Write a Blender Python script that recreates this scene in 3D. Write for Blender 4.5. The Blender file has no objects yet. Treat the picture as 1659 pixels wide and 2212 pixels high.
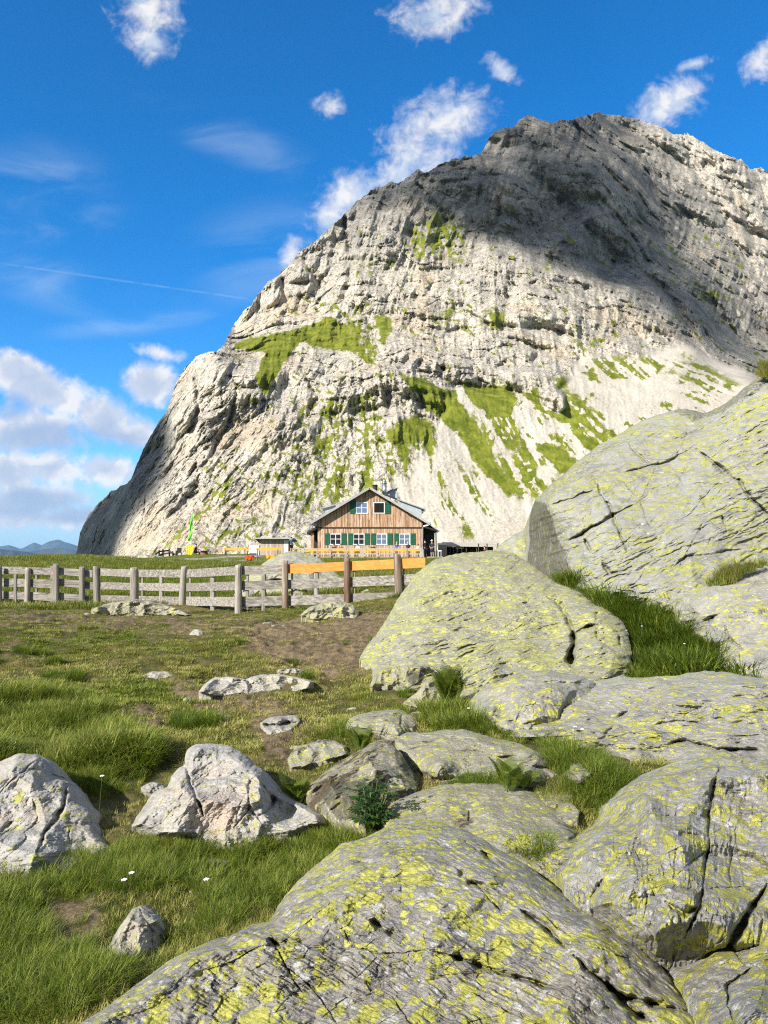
# settings
SKY_STR, SKY_SAT, SKY_VAL = 0.10, 1.15, 1.0
SUN_STR, EXPOSURE, HAZE = 4.6, 0.98, 3.8e-5
CLOUD_HI, CLOUD_MID, CLOUD_LO, CLOUD_VEIL = (5.3, 5.15, 5.0), (3.4, 3.9, 4.6), (1.8, 2.5, 3.8), (3.2, 4.0, 4.9)
GRASS_N = 110000
DENOISE = False
import bpy, bmesh, math, random
import numpy as np
from math import radians, sin, cos, tan, atan, atan2, pi, sqrt, exp, log
from mathutils import Vector, Matrix

random.seed(7)
RNG = np.random.default_rng(7)
SC = bpy.context.scene
COL = SC.collection

# ---------------------------------------------------------------- camera model
# the photograph was surveyed on a 1659 x 2212 sheet; F is the focal length on that sheet
F, CX, CY = 1597.7, 829.5, 1106.0
PITCH = atan((1209.7 - CY) / F)
EYE = 1.6
SP, CP = sin(PITCH), cos(PITCH)


def ray(px, py):
    """direction of sight per metre of forward distance"""
    xc = (np.asarray(px, float) - CX) / F
    yc = -(np.asarray(py, float) - CY) / F
    dy = CP - yc * SP
    dz = SP + yc * CP
    return xc / dy, dz / dy


def at(px, py, d):
    rx, rz = ray(px, py)
    d = np.asarray(d, float)
    return np.stack([rx * d, d + 0 * rx, EYE + rz * d], -1)


def proj(P):
    """sheet coordinates of world points"""
    x, y, z = P[..., 0], P[..., 1], P[..., 2] - EYE
    f = y * CP + z * SP
    u = -y * SP + z * CP
    f = np.maximum(f, 1e-3)
    return CX + F * x / f, CY - F * u / f


SUN_AZ, SUN_EL = radians(42), radians(31)          # sun behind the camera, to its left
SUN = np.array([-sin(SUN_AZ) * cos(SUN_EL), -cos(SUN_AZ) * cos(SUN_EL), sin(SUN_EL)])

# ---------------------------------------------------------------- noise (numpy)
_T = RNG.random((64, 64, 64)).astype(np.float32)
_O = RNG.random((64, 64, 64, 3)).astype(np.float32)


def vnoise(P):
    P = np.asarray(P, np.float32)
    i = np.floor(P).astype(np.int32)
    f = P - i
    f = f * f * f * (f * (f * 6 - 15) + 10)
    i0 = i & 63
    i1 = (i + 1) & 63
    x0, y0, z0 = i0[..., 0], i0[..., 1], i0[..., 2]
    x1, y1, z1 = i1[..., 0], i1[..., 1], i1[..., 2]
    fx, fy, fz = f[..., 0], f[..., 1], f[..., 2]
    a = _T[x0, y0, z0] * (1 - fx) + _T[x1, y0, z0] * fx
    b = _T[x0, y1, z0] * (1 - fx) + _T[x1, y1, z0] * fx
    c = _T[x0, y0, z1] * (1 - fx) + _T[x1, y0, z1] * fx
    d = _T[x0, y1, z1] * (1 - fx) + _T[x1, y1, z1] * fx
    return ((a * (1 - fy) + b * fy) * (1 - fz) + (c * (1 - fy) + d * fy) * fz) * 2 - 1


_R = np.array([[0.0, 0.8, 0.6], [-0.8, 0.36, -0.48], [-0.6, -0.48, 0.64]], np.float32)


def fbm(P, octaves=5, gain=0.5, lac=2.03, ridge=False, seed=0.0):
    P = np.asarray(P, np.float32) + np.float32(seed * 7.31)
    s, a, n = 0.0, 1.0, 0.0
    for _ in range(octaves):
        v = vnoise(P)
        if ridge:
            v = 1 - 2 * np.abs(v)
        s = s + a * v
        n += a
        a *= gain
        P = P @ _R * np.float32(lac) + np.float32(11.7)
    return s / n


def worley(P, second=False):
    P = np.asarray(P, np.float32)
    i = np.floor(P).astype(np.int32)
    f = P - i
    m1 = np.full(P.shape[:-1], 9.0, np.float32)
    m2 = m1.copy()
    rnd = np.zeros(P.shape[:-1], np.float32)
    for dx in (-1, 0, 1):
        for dy in (-1, 0, 1):
            for dz in (-1, 0, 1):
                a, b, c = (i[..., 0] + dx) & 63, (i[..., 1] + dy) & 63, (i[..., 2] + dz) & 63
                o = _O[a, b, c]
                v = o + np.array([dx, dy, dz], np.float32) - f
                q = (v * v).sum(-1)
                near = q < m1
                m2 = np.where(near, m1, np.minimum(m2, q))
                rnd = np.where(near, _T[a, b, c], rnd)
                m1 = np.where(near, q, m1)
    m1 = np.sqrt(m1)
    if second:
        return m1, np.sqrt(m2) - m1, rnd
    return m1, rnd


def sstep(a, b, x):
    t = np.clip((x - a) / (b - a), 0, 1)
    return t * t * (3 - 2 * t)


def sdist(px, py, poly):
    """signed distance to a polygon on the sheet, positive inside"""
    poly = np.asarray(poly, float)
    q = np.roll(poly, -1, 0)
    best = np.full(px.shape, 1e9)
    inside = np.zeros(px.shape, bool)
    for (ax, ay), (bx, by) in zip(poly, q):
        ex, ey = bx - ax, by - ay
        wx, wy = px - ax, py - ay
        t = np.clip((wx * ex + wy * ey) / (ex * ex + ey * ey + 1e-9), 0, 1)
        best = np.minimum(best, (wx - t * ex) ** 2 + (wy - t * ey) ** 2)
        c = ((ay > py) != (by > py)) & (px < ex * (py - ay) / (ey if abs(ey) > 1e-9 else 1e-9) + ax)
        inside ^= c
    d = np.sqrt(best)
    return np.where(inside, d, -d)


def ldist(px, py, line):
    """distance to a polyline and the position along it (0..1)"""
    best = np.full(px.shape, 1e9)
    par = np.zeros(px.shape)
    n = len(line) - 1
    for k in range(n):
        (ax, ay), (bx, by) = line[k][:2], line[k + 1][:2]
        ex, ey = bx - ax, by - ay
        wx, wy = px - ax, py - ay
        t = np.clip((wx * ex + wy * ey) / (ex * ex + ey * ey + 1e-9), 0, 1)
        q = (wx - t * ex) ** 2 + (wy - t * ey) ** 2
        par = np.where(q < best, (k + t) / n, par)
        best = np.minimum(best, q)
    return np.sqrt(best), par


class RBF:
    """smooth surface through scattered points: linear kernel and an affine part"""

    def __init__(self, pts, val, soft=0.0):
        p = np.asarray(pts, float)
        self.p = p
        n = len(p)
        K = np.sqrt(((p[:, None] - p[None]) ** 2).sum(-1) + soft * soft)
        A = np.zeros((n + 3, n + 3))
        A[:n, :n] = K
        A[:n, n] = A[n, :n] = 1
        A[:n, n + 1:] = p
        A[n + 1:, :n] = p.T
        self.soft = soft
        self.c = np.linalg.lstsq(A, np.concatenate([np.asarray(val, float), np.zeros(3)]), rcond=None)[0]

    def __call__(self, x, y):
        x, y = np.asarray(x, float), np.asarray(y, float)
        n = len(self.p)
        r = self.c[n] + self.c[n + 1] * x + self.c[n + 2] * y
        for (a, b), c in zip(self.p, self.c[:n]):
            r = r + c * np.sqrt((x - a) ** 2 + (y - b) ** 2 + self.soft ** 2)
        return r


# ---------------------------------------------------------------- objects
def tag(o, label=None, cat=None, group=None, kind=None):
    if label: o['label'] = label
    if cat: o['category'] = cat
    if group: o['group'] = group
    if kind: o['kind'] = kind
    return o


def empty(name, loc=(0, 0, 0), label=None, cat=None, group=None):
    o = bpy.data.objects.new(name, None)
    o.location = loc
    o.empty_display_size = 0.2
    COL.objects.link(o)
    return tag(o, label, cat, group)


def link_mesh(name, verts, faces, mat, parent=None, smooth=True, attrs=None, fattrs=None, matidx=None):
    """verts in world space; stored relative to the parents' origins"""
    me = bpy.data.meshes.new(name)
    v = np.asarray(verts, np.float64).reshape(-1, 3)
    off = Vector((0, 0, 0))
    p = parent
    while p is not None:
        off = off + Vector(p.location)
        p = p.parent
    v = v - np.array(off)
    if isinstance(faces, np.ndarray):
        k = faces.shape[1]
        nf = len(faces)
        me.vertices.add(len(v))
        me.vertices.foreach_set('co', v.astype(np.float32).ravel())
        me.loops.add(nf * k)
        me.loops.foreach_set('vertex_index', faces.astype(np.int32).ravel())
        me.polygons.add(nf)
        me.polygons.foreach_set('loop_start', np.arange(0, nf * k, k, dtype=np.int32))
        me.update(calc_edges=True)
    else:
        me.from_pydata([tuple(a) for a in v], [], faces)
        me.update()
    me.polygons.foreach_set('use_smooth', np.full(len(me.polygons), smooth))
    for n, a in (attrs or {}).items():
        at_ = me.attributes.new(n, 'FLOAT', 'POINT')
        at_.data.foreach_set('value', np.asarray(a, np.float32).ravel())
    for n, a in (fattrs or {}).items():
        at_ = me.attributes.new(n, 'FLOAT', 'FACE')
        at_.data.foreach_set('value', np.asarray(a, np.float32).ravel())
    for m in (mat if isinstance(mat, (list, tuple)) else [mat]):
        if m: me.materials.append(m)
    if matidx is not None:
        me.polygons.foreach_set('material_index', np.asarray(matidx, np.int32))
    o = bpy.data.objects.new(name, me)
    COL.objects.link(o)
    if parent is not None: o.parent = parent
    return o


def grid_faces(nr, nc, wrap=False):
    r = np.arange(nr - 1)[:, None]
    c = np.arange(nc if wrap else nc - 1)[None]
    a = r * nc + c
    b = r * nc + (c + 1) % nc
    return np.stack([a, b, b + nc, a + nc], -1).reshape(-1, 4)


class MB:
    """collects simple solids and links them as one mesh"""

    def __init__(self):
        self.v, self.f, self.r = [], [], []

    def add(self, vs, fs, rnd=None):
        n = len(self.v)
        self.v += [tuple(x) for x in vs]
        self.f += [tuple(i + n for i in f) for f in fs]
        self.r += [random.random() if rnd is None else rnd] * len(fs)
        return self

    def box(self, c, s, rz=0.0, rnd=None):
        hx, hy, hz = s[0] / 2, s[1] / 2, s[2] / 2
        cz, sz = cos(rz), sin(rz)
        vs = []
        for dx, dy, dz in ((-1, -1, -1), (1, -1, -1), (1, 1, -1), (-1, 1, -1), (-1, -1, 1), (1, -1, 1), (1, 1, 1), (-1, 1, 1)):
            x, y = dx * hx, dy * hy
            vs.append((c[0] + x * cz - y * sz, c[1] + x * sz + y * cz, c[2] + dz * hz))
        return self.add(vs, [(0, 3, 2, 1), (4, 5, 6, 7), (0, 1, 5, 4), (1, 2, 6, 5), (2, 3, 7, 6), (3, 0, 4, 7)], rnd)

    def b2(self, x0, x1, y0, y1, z0, z1, rnd=None):
        return self.box(((x0 + x1) / 2, (y0 + y1) / 2, (z0 + z1) / 2), (abs(x1 - x0), abs(y1 - y0), abs(z1 - z0)), 0, rnd)

    def beam(self, p, q, w, h, rnd=None, up=(0, 0, 1)):
        """rectangular bar; w across, h along up"""
        p, q = Vector(p), Vector(q)
        t = (q - p).normalized()
        s = t.cross(Vector(up))
        if s.length < 1e-4: s = t.cross(Vector((0, 1, 0)))
        s.normalize()
        u = s.cross(t)
        vs = []
        for e in (p, q):
            for a, b in ((-1, -1), (1, -1), (1, 1), (-1, 1)):
                vs.append(e + s * (a * w / 2) + u * (b * h / 2))
        return self.add(vs, [(0, 1, 2, 3), (7, 6, 5, 4), (0, 4, 5, 1), (1, 5, 6, 2), (2, 6, 7, 3), (3, 7, 4, 0)], rnd)

    def cyl(self, p, q, r0, r1=None, n=10, rnd=None, caps=True):
        r1 = r0 if r1 is None else r1
        p, q = Vector(p), Vector(q)
        t = (q - p).normalized()
        s = t.orthogonal().normalized()
        u = t.cross(s)
        vs, fs = [], []
        for e, r in ((p, r0), (q, r1)):
            for k in range(n):
                a = 2 * pi * k / n
                vs.append(e + (s * cos(a) + u * sin(a)) * r)
        for k in range(n):
            fs.append((k, (k + 1) % n, n + (k + 1) % n, n + k))
        if caps:
            fs.append(tuple(range(n - 1, -1, -1)))
            fs.append(tuple(range(n, 2 * n)))
        return self.add(vs, fs, rnd)

    def tube(self, pts, r, n=6):
        for a, b in zip(pts[:-1], pts[1:]): self.cyl(a, b, r, r, n)
        return self

    def prism(self, poly, vec, rnd=None):
        """polygon (3D points) pushed along vec"""
        n = len(poly)
        vs = [Vector(p) for p in poly] + [Vector(p) + Vector(vec) for p in poly]
        fs = [tuple(range(n)), tuple(range(2 * n - 1, n - 1, -1))]
        for k in range(n):
            fs.append((k, k + n, (k + 1) % n + n, (k + 1) % n))
        return self.add(vs, fs, rnd)

    def ball(self, c, r, n=8, m=6, sc=(1, 1, 1)):
        vs = [(c[0], c[1], c[2] - r * sc[2])]
        for i in range(1, m):
            th = pi * i / m
            for k in range(n):
                a = 2 * pi * k / n
                vs.append((c[0] + r * sc[0] * sin(th) * cos(a), c[1] + r * sc[1] * sin(th) * sin(a), c[2] - r * sc[2] * cos(th)))
        vs.append((c[0], c[1], c[2] + r * sc[2]))
        fs = [(0, 1 + (k + 1) % n, 1 + k) for k in range(n)]
        for i in range(m - 2):
            for k in range(n):
                a = 1 + i * n + k
                b = 1 + i * n + (k + 1) % n
                fs.append((a, b, b + n, a + n))
        t = len(vs) - 1
        fs += [(t, 1 + (m - 2) * n + k, 1 + (m - 2) * n + (k + 1) % n) for k in range(n)]
        return self.add(vs, fs)

    def build(self, name, mat, parent=None, smooth=False, bevel=0.0):
        o = link_mesh(name, self.v, self.f, mat, parent, smooth, fattrs={'rnd': self.r})
        bm = bmesh.new(); bm.from_mesh(o.data)
        bmesh.ops.recalc_face_normals(bm, faces=bm.faces[:])
        bm.to_mesh(o.data); bm.free()
        if bevel:
            m = o.modifiers.new('bevel', 'BEVEL'); m.width = bevel; m.segments = 2; m.limit_method = 'ANGLE'
        return o


# ---------------------------------------------------------------- node helper
class NT:
    def __init__(self, tree):
        self.t = tree
        tree.nodes.clear()

    def n(self, typ, **kw):
        nd = self.t.nodes.new(typ)
        for k, v in kw.items(): setattr(nd, k, v)
        return nd

    def put(self, sock, v):
        if hasattr(v, 'is_output'):
            self.t.links.new(v, sock)
        elif isinstance(v, (tuple, list)):
            if sock.type == 'RGBA' and len(v) == 3: v = (*v, 1)
            sock.default_value = v
        else:
            sock.default_value = v

    def m(self, op, a, b=0.0, c=0.0, clamp=False):
        nd = self.n('ShaderNodeMath', operation=op, use_clamp=clamp)
        for i, v in enumerate((a, b, c)): self.put(nd.inputs[i], v)
        return nd.outputs[0]

    def vm(self, op, a, b=(0, 0, 0), scale=None):
        nd = self.n('ShaderNodeVectorMath', operation=op)
        self.put(nd.inputs[0], a)
        self.put(nd.inputs[1], b)
        if scale is not None: self.put(nd.inputs['Scale'], scale)
        return nd.outputs['Value'] if op in ('DOT_PRODUCT', 'LENGTH') else nd.outputs[0]

    def noise(self, vec, scale, detail=6, rough=0.55, dist=0.0, lac=2.0):
        nd = self.n('ShaderNodeTexNoise')
        self.put(nd.inputs['Vector'], vec)
        for k, v in (('Scale', scale), ('Detail', detail), ('Roughness', rough), ('Distortion', dist), ('Lacunarity', lac)):
            self.put(nd.inputs[k], v)
        return nd.outputs[0]

    def voro(self, vec, scale, feature='F1', out=0, rand=1.0):
        nd = self.n('ShaderNodeTexVoronoi', feature=feature)
        self.put(nd.inputs['Vector'], vec)
        self.put(nd.inputs['Scale'], scale)
        nd.inputs['Randomness'].default_value = rand
        return nd.outputs[out]

    def step(self, x, a, b, lo=0.0, hi=1.0):
        nd = self.n('ShaderNodeMapRange', interpolation_type='SMOOTHSTEP')
        for k, v in enumerate((x, a, b, lo, hi)): self.put(nd.inputs[k], v)
        return nd.outputs[0]

    def lin(self, x, a, b, lo=0.0, hi=1.0):
        nd = self.n('ShaderNodeMapRange')
        for k, v in enumerate((x, a, b, lo, hi)): self.put(nd.inputs[k], v)
        return nd.outputs[0]

    def mix(self, f, a, b, mode='MIX'):
        nd = self.n('ShaderNodeMix', data_type='RGBA', blend_type=mode)
        self.put(nd.inputs[0], f)
        self.put(nd.inputs[6], a)
        self.put(nd.inputs[7], b)
        return nd.outputs[2]

    def attr(self, name, out='Fac'):
        nd = self.n('ShaderNodeAttribute', attribute_name=name)
        return nd.outputs[out]

    def pos(self, sc=None):
        p = self.n('ShaderNodeNewGeometry').outputs['Position']
        return p if sc is None else self.vm('MULTIPLY', p, sc)

    def bump(self, h, dist, strength=1.0, normal=None):
        nd = self.n('ShaderNodeBump')
        self.put(nd.inputs['Height'], h)
        nd.inputs['Distance'].default_value = dist
        nd.inputs['Strength'].default_value = strength
        if normal is not None: self.put(nd.inputs['Normal'], normal)
        return nd.outputs[0]

    def out(self, color, rough=0.9, normal=None, spec=0.2, **kw):
        b = self.n('ShaderNodeBsdfPrincipled')
        self.put(b.inputs['Base Color'], color)
        self.put(b.inputs['Roughness'], rough)
        self.put(b.inputs['Specular IOR Level'], spec)
        if normal is not None: self.put(b.inputs['Normal'], normal)
        for k, v in kw.items(): self.put(b.inputs[k.replace('_', ' ')], v)
        o = self.n('ShaderNodeOutputMaterial')
        self.t.links.new(b.outputs[0], o.inputs[0])
        return b


def new_mat(name):
    m = bpy.data.materials.new(name)
    m.use_nodes = True
    return m, NT(m.node_tree)


def plain(name, col, rough=0.7, var=0.15, scale=8.0, spec=0.3, metal=0.0, bump=0.0):
    """a painted, woven or metal surface: one colour with mild wear"""
    m, g = new_mat(name)
    p = g.pos()
    n = g.noise(p, scale, 6, 0.6)
    dark = tuple(c * (1 - var) for c in col)
    lite = tuple(min(1, c * (1 + var)) for c in col)
    c = g.mix(g.step(n, 0.3, 0.7), dark, lite)
    nm = g.bump(g.noise(p, scale * 6, 4, 0.6), bump) if bump else None
    g.out(c, rough, nm, spec, Metallic=metal)
    return m


def wood(name, c1, c2, c3, along='x', fine=30.0, knots=True, rnd=0.35, bump=0.004):
    """boards: grain stretched along one axis, a tone of its own for each board"""
    m, g = new_mat(name)
    st = {'x': (0.05, 1, 1), 'y': (1, 0.05, 1), 'z': (1, 1, 0.05)}[along]
    r = g.attr('rnd')
    off = g.n('ShaderNodeCombineXYZ')
    for k in range(3): g.put(off.inputs[k], g.m('MULTIPLY', r, 37.0 + 9 * k))
    p = g.vm('ADD', g.pos(st), off.outputs[0])
    grain = g.noise(p, fine, 8, 0.65, 0.6)
    blot = g.noise(g.vm('ADD', g.pos(tuple(0.35 + 0.65 * s for s in st)), off.outputs[0]), 2.2, 5, 0.6)
    c = g.mix(g.step(grain, 0.35, 0.68), c1, c2)
    c = g.mix(g.step(blot, 0.45, 0.75), c, c3)
    tone = g.m('MULTIPLY_ADD', r, rnd, 1 - rnd * 0.5)
    tn = g.n('ShaderNodeCombineColor')
    for k in range(3): g.put(tn.inputs[k], tone)
    c = g.mix(1.0, c, tn.outputs[0], 'MULTIPLY')
    if knots:
        k = g.voro(g.vm('ADD', g.pos(tuple(0.25 + 0.75 * s for s in st)), off.outputs[0]), 3.0)
        c = g.mix(g.step(k, 0.04, 0.1, 0.75, 0.0), c, tuple(x * 0.25 for x in c1))
    g.out(c, 0.85, g.bump(grain, bump), 0.15)
    return m
# ================================================================ ground
TC = [  # (sheet x, sheet y, forward distance) of points where the ground is seen
    (165, 2212, 2.62), (0, 2212, 2.66), (-200, 2212, 2.66), (0, 2000, 3.45), (300, 2060, 3.2), (560, 1900, 3.9), (200, 1860, 4.15),
    (0, 1600, 7.2), (400, 1600, 7.2), (640, 1640, 6.4), (600, 1480, 9.6), (0, 1450, 10.8), (300, 1400, 13.2), (700, 1400, 13.0),
    (750, 1480, 9.6), (980, 1520, 8.0), (60, 1312, 24.5), (0, 1312, 24.5), (-250, 1312, 25.0), (208, 1306, 24.0), (290, 1308, 23.2), (395, 1312, 22.0),
    (515, 1325, 20.3), (616, 1317, 20.0), (750, 1306, 19.5), (860, 1292, 19.0), (1000, 1300, 17.0),
    (1250, 1620, 5.6), (1280, 1720, 4.5), (1180, 1845, 3.6), (1320, 1690, 4.7), (1060, 1575, 6.6), (1600, 1452, 9.0), (1400, 1420, 9.8), (1300, 1300, 12.2),
    (1450, 1300, 11.5), (1210, 1262, 13.2), (1500, 1400, 9.9), (1659, 1490, 8.0), (1480, 2110, 2.9),
    (100, 1255, 36), (400, 1255, 34), (700, 1250, 32), (100, 1222, 48), (-200, 1222, 48), (230, 1207.5, 55), (60, 1217, 52), (-150, 1217, 52), (330, 1222, 60), (500, 1222, 66), (640, 1215, 64),
    (740, 1212, 62), (900, 1212, 60), (1000, 1215, 55), (1200, 1225, 45), (1500, 1240, 40),
]
TW = [  # points known in metres
    (0, -4, 0), (-12, 3, 0), (12, 3, 0.8), (-10, -10, 0), (10, -10, 0.5), (0, -60, -2), (-60, -40, -4), (60, -40, 4),
    (20, 18, 1.6), (30, 40, 2.2), (-14, 72, 1.95), (-22, 73, 1.9), (0, 71, 1.72), (12, 70, 1.7), (-14, 82, 1.98), (0, 85, 1.8), (12, 85, 1.8), (25, 85, 1.9), (-24, 84, 1.95),
    (-14, 110, 2.1), (5, 110, 2.2), (30, 110, 2.5), (-14, 150, 2.4), (10, 150, 2.4), (60, 150, 4), (60, 80, 3), (-28, 84, 0.5), (-36, 110, -6), (-40, 80, -7), (-45, 130, -30), (-80, 110, -50), (-30, 68, 1.1), (-32, 62, 1.0),
    (-120, 200, -110), (-30, 200, -20), (40, 260, -10), (-300, 300, -250), (0, 600, -200), (-400, 100, -260), (300, 300, 20),
]
for _a in (-110, -85, -55, -25, 0, 25, 55, 85, 110):
    for _r, _z in ((1.1, 0.0), (2.0, 0.0), (6.0, 0.0), (25.0, 0.2)):
        if abs(_a) > 30 or _r < 2.5:
            TW.append((_r * sin(radians(_a)), _r * cos(radians(_a)), _z + max(0, sin(radians(_a))) * 0.05 * _r))
_w = [tuple(at(*p)) for p in TC] + TW
_u = np.array([(1.3 * atan2(x, y), log(max(hypot, 0.6))) for x, y, z in _w for hypot in [sqrt(x * x + y * y)]])
_back = np.array([abs(a) > 2.2 for a, b in _u])
_tr = RBF(_u, [z for x, y, z in _w], 0.02)
VALLEY = -350.0


def terrain(x, y, rough=True):
    x, y = np.asarray(x, float), np.asarray(y, float)
    r = np.sqrt(x * x + y * y)
    u = 1.3 * np.arctan2(x, y)
    # around and behind the viewer the slope just carries on
    uf = np.clip(u, -2.2, 2.2)
    z = _tr(uf, np.log(np.clip(r, 1.1, 700)))
    far = sstep(250, 800, r)
    z = z * (1 - far) + VALLEY * far
    if rough:
        P = np.stack([x, y, 0 * x], -1)
        near = 1 - sstep(40, 70, r)
        z = z + near * (0.085 * fbm(P / 0.6, 3, seed=3) * sstep(0.5, 6, r) + 0.018 * fbm(P / 0.14, 3, seed=5)) + (1 - sstep(55, 66, r)) * 0.10 * fbm(P / 2.2, 3, seed=9) * sstep(1, 9, r)
    return z


def ground_at(px, py, lo=1.2, hi=90.0):
    """forward distance at which the line of sight meets the ground"""
    rx, rz = ray(px, py)
    ds = np.exp(np.linspace(log(lo), log(hi), 260))
    z = EYE + rz * ds
    t = terrain(rx * ds, ds, False)
    k = np.nonzero(z <= t)[0]
    return float(ds[k[0]]) if len(k) else hi


def gz(x, y):
    return float(terrain(np.array([x]), np.array([y]), False)[0])


GRASSY, SOILY = [], []
# where the turf is worn to bare soil (outlines on the sheet, softened by noise)
SOIL = [([(560, 1350), (640, 1342), (800, 1345), (850, 1400), (800, 1450), (700, 1455), (600, 1425), (530, 1390)], 0.78),
        ([(200, 1318), (420, 1325), (640, 1335), (520, 1372), (330, 1372), (180, 1350)], 0.42),
        ([(-200, 1318), (200, 1318), (240, 1345), (100, 1356), (-200, 1350)], 0.42),
        ([(380, 1480), (560, 1500), (640, 1530), (560, 1550), (420, 1530)], 0.7),
        ([(560, 1560), (660, 1570), (680, 1650), (620, 1660), (560, 1600)], 0.7),
        ([(90, 1950), (200, 1940), (230, 2010), (120, 2050)], 0.75),
        ([(280, 1530), (360, 1540), (380, 1580), (290, 1580)], 0.6),
        ([(1180, 1800), (1300, 1760), (1290, 1840), (1200, 1860)], 0.5),
        ([(700, 1330), (860, 1320), (860, 1350), (760, 1370)], 0.7)]
LUSH = [[(140, 2212), (-200, 2212), (-200, 1850), (230, 1850), (420, 1790), (560, 1790), (790, 1760), (800, 1810), (600, 1950), (380, 2060)],
        [(-200, 1480), (160, 1500), (330, 1600), (300, 1700), (200, 1720), (-200, 1650)]]


def soil_amount(px, py):
    w = 14 * fbm(np.stack([px / 60, py / 22, 0 * px], -1), 4, seed=2)
    s = np.zeros(px.shape)
    for poly, a in SOIL:
        s = np.maximum(s, a * sstep(-28, 16, sdist(px + w, py + w * 0.5, poly)))
    n = fbm(np.stack([px / 46, py / 17, 0 * px], -1), 4, seed=12)
    return np.clip(s + 0.30 * sstep(0.12, 0.5, n), 0, 1)


_ua = np.concatenate([np.linspace(-pi, -0.75, 40), np.linspace(-0.72, 0.72, 620), np.linspace(0.75, pi, 40)])
_wa = np.concatenate([np.linspace(log(0.5), log(1.5), 10)[:-1], np.linspace(log(1.5), log(30), 420), np.linspace(log(30), log(110), 130)[1:], np.linspace(log(112), log(22000), 60)])
_U, _W = np.meshgrid(_ua, _wa)
_R_ = np.exp(_W)
_X, _Y = _R_ * np.sin(_U), _R_ * np.cos(_U)
_Z = terrain(_X, _Y)
_P = np.stack([_X, _Y, _Z], -1)
_px, _py = proj(_P)
_front = _Y > 1.0
_soil = np.where(_front, soil_amount(np.where(_front, _px, 0), np.where(_front, _py, 0)), 0.2) * (_R_ < 27)
# hoof-trodden earth is lumpy
_lump = (worley(_P / 0.26)[0] - 0.5) * 0.12 + 0.05 * fbm(_P / 0.08, 3, seed=21)
_P[..., 2] += np.clip(_soil, 0, 1) * _lump * (_R_ < 27) * sstep(3.5, 9, _R_)


def ground_material():
    m, g = new_mat('meadow ground')
    p = g.pos()
    soil = g.attr('soil')
    far = g.attr('far')
    n1 = g.noise(p, 1.3, 6, 0.6)
    n2 = g.noise(p, 9, 8, 0.68)
    n3 = g.noise(p, 55, 6, 0.65)
    turf = g.mix(g.step(n2, 0.35, 0.65), (0.045, 0.050, 0.014), (0.105, 0.100, 0.034))
    turf = g.mix(g.step(n1, 0.42, 0.68), turf, (0.15, 0.115, 0.055))
    earth = g.mix(g.step(n2, 0.34, 0.66), (0.060, 0.045, 0.025), (0.185, 0.142, 0.085))
    earth = g.mix(g.step(n3, 0.45, 0.72), earth, (0.28, 0.225, 0.145))
    k = g.m('ADD', soil, g.m('ADD', g.m('MULTIPLY', g.m('SUBTRACT', n2, 0.5), 1.5), g.m('MULTIPLY', g.m('SUBTRACT', n1, 0.5), 1.2)))
    c = g.mix(g.step(k, 0.30, 0.55), turf, earth)
    pf = g.pos((1, 0.35, 1))
    f1 = g.noise(pf, 2.2, 8, 0.7)
    f2 = g.noise(pf, 0.35, 5, 0.6)
    mead = g.mix(g.step(f1, 0.32, 0.66), (0.055, 0.085, 0.008), (0.145, 0.180, 0.020))
    mead = g.mix(g.step(f2, 0.5, 0.75), mead, (0.175, 0.165, 0.035))
    c = g.mix(far, c, mead)
    bh = g.m('ADD', g.m('MULTIPLY', n3, 0.5), n2)
    g.out(c, 0.95, g.bump(bh, 0.03, 0.8), 0.1)
    return m


_farm = sstep(23, 28, _R_)
o = link_mesh('ground', _P.reshape(-1, 3), grid_faces(len(_wa), len(_ua)), ground_material(), attrs={'soil': _soil, 'far': _farm})
tag(o, kind='structure')

# ================================================================ far hills
def hill_range(line, d, depth, seed, mat):
    xs = np.linspace(line[0][0], line[-1][0], 260)
    ys = np.interp(xs, [p[0] for p in line], [p[1] for p in line])
    ys = ys - 1.6 * fbm(np.stack([xs / 14, xs * 0, xs * 0 + seed], -1), 4)
    top = at(xs, ys, d)
    rows = []
    for k, (t, drop) in enumerate([(-1.0, 1.0), (-0.75, 0.78), (-0.5, 0.52), (-0.3, 0.3), (-0.12, 0.1), (0, 0), (0.2, 0.25), (0.6, 0.7), (1, 1.0)]):
        r = top.copy()
        s = 1 + t * depth / d
        r[:, :2] *= s
        h = top[:, 2] - VALLEY
        wob = fbm(np.stack([xs / 30, xs * 0 + k * 0.8, xs * 0 + seed], -1), 4) * 0.14 * min(1, abs(t) * 4)
        r[:, 2] = VALLEY - 2 + h * np.clip(1 - drop + wob, 0, 2) + 2 * (t == 0)
        rows.append(r)
    P = np.concatenate(rows)
    o = link_mesh('hills', P, grid_faces(len(rows), len(xs)), mat)
    tag(o, kind='structure')
    return o


m_, g = new_mat('far forested hills')
g.out(g.mix(g.step(g.noise(g.pos(), 0.002, 6, 0.6), 0.4, 0.6), (0.012, 0.030, 0.042), (0.045, 0.060, 0.065)), 1.0, None, 0.0)  # haze blue put partly into the hills' own colour
hill_range([(-500, 1170), (-150, 1180), (0, 1186), (60, 1192), (110, 1203), (150, 1216), (230, 1240), (300, 1260)], 6500, 1800, 1, m_)
hill_range([(-500, 1205), (0, 1203), (50, 1194), (95, 1185), (125, 1184), (150, 1186), (180, 1192), (260, 1200), (500, 1190)], 9500, 2200, 2, m_)
hill_range([(-500, 1172), (-60, 1183), (0, 1180), (20, 1178.5), (45, 1185), (60, 1178), (74, 1171.5), (90, 1177), (105, 1169), (123, 1165), (140, 1170), (152, 1174), (170, 1180), (230, 1172), (300, 1180), (600, 1185)], 14500, 2600, 3, m_)

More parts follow.
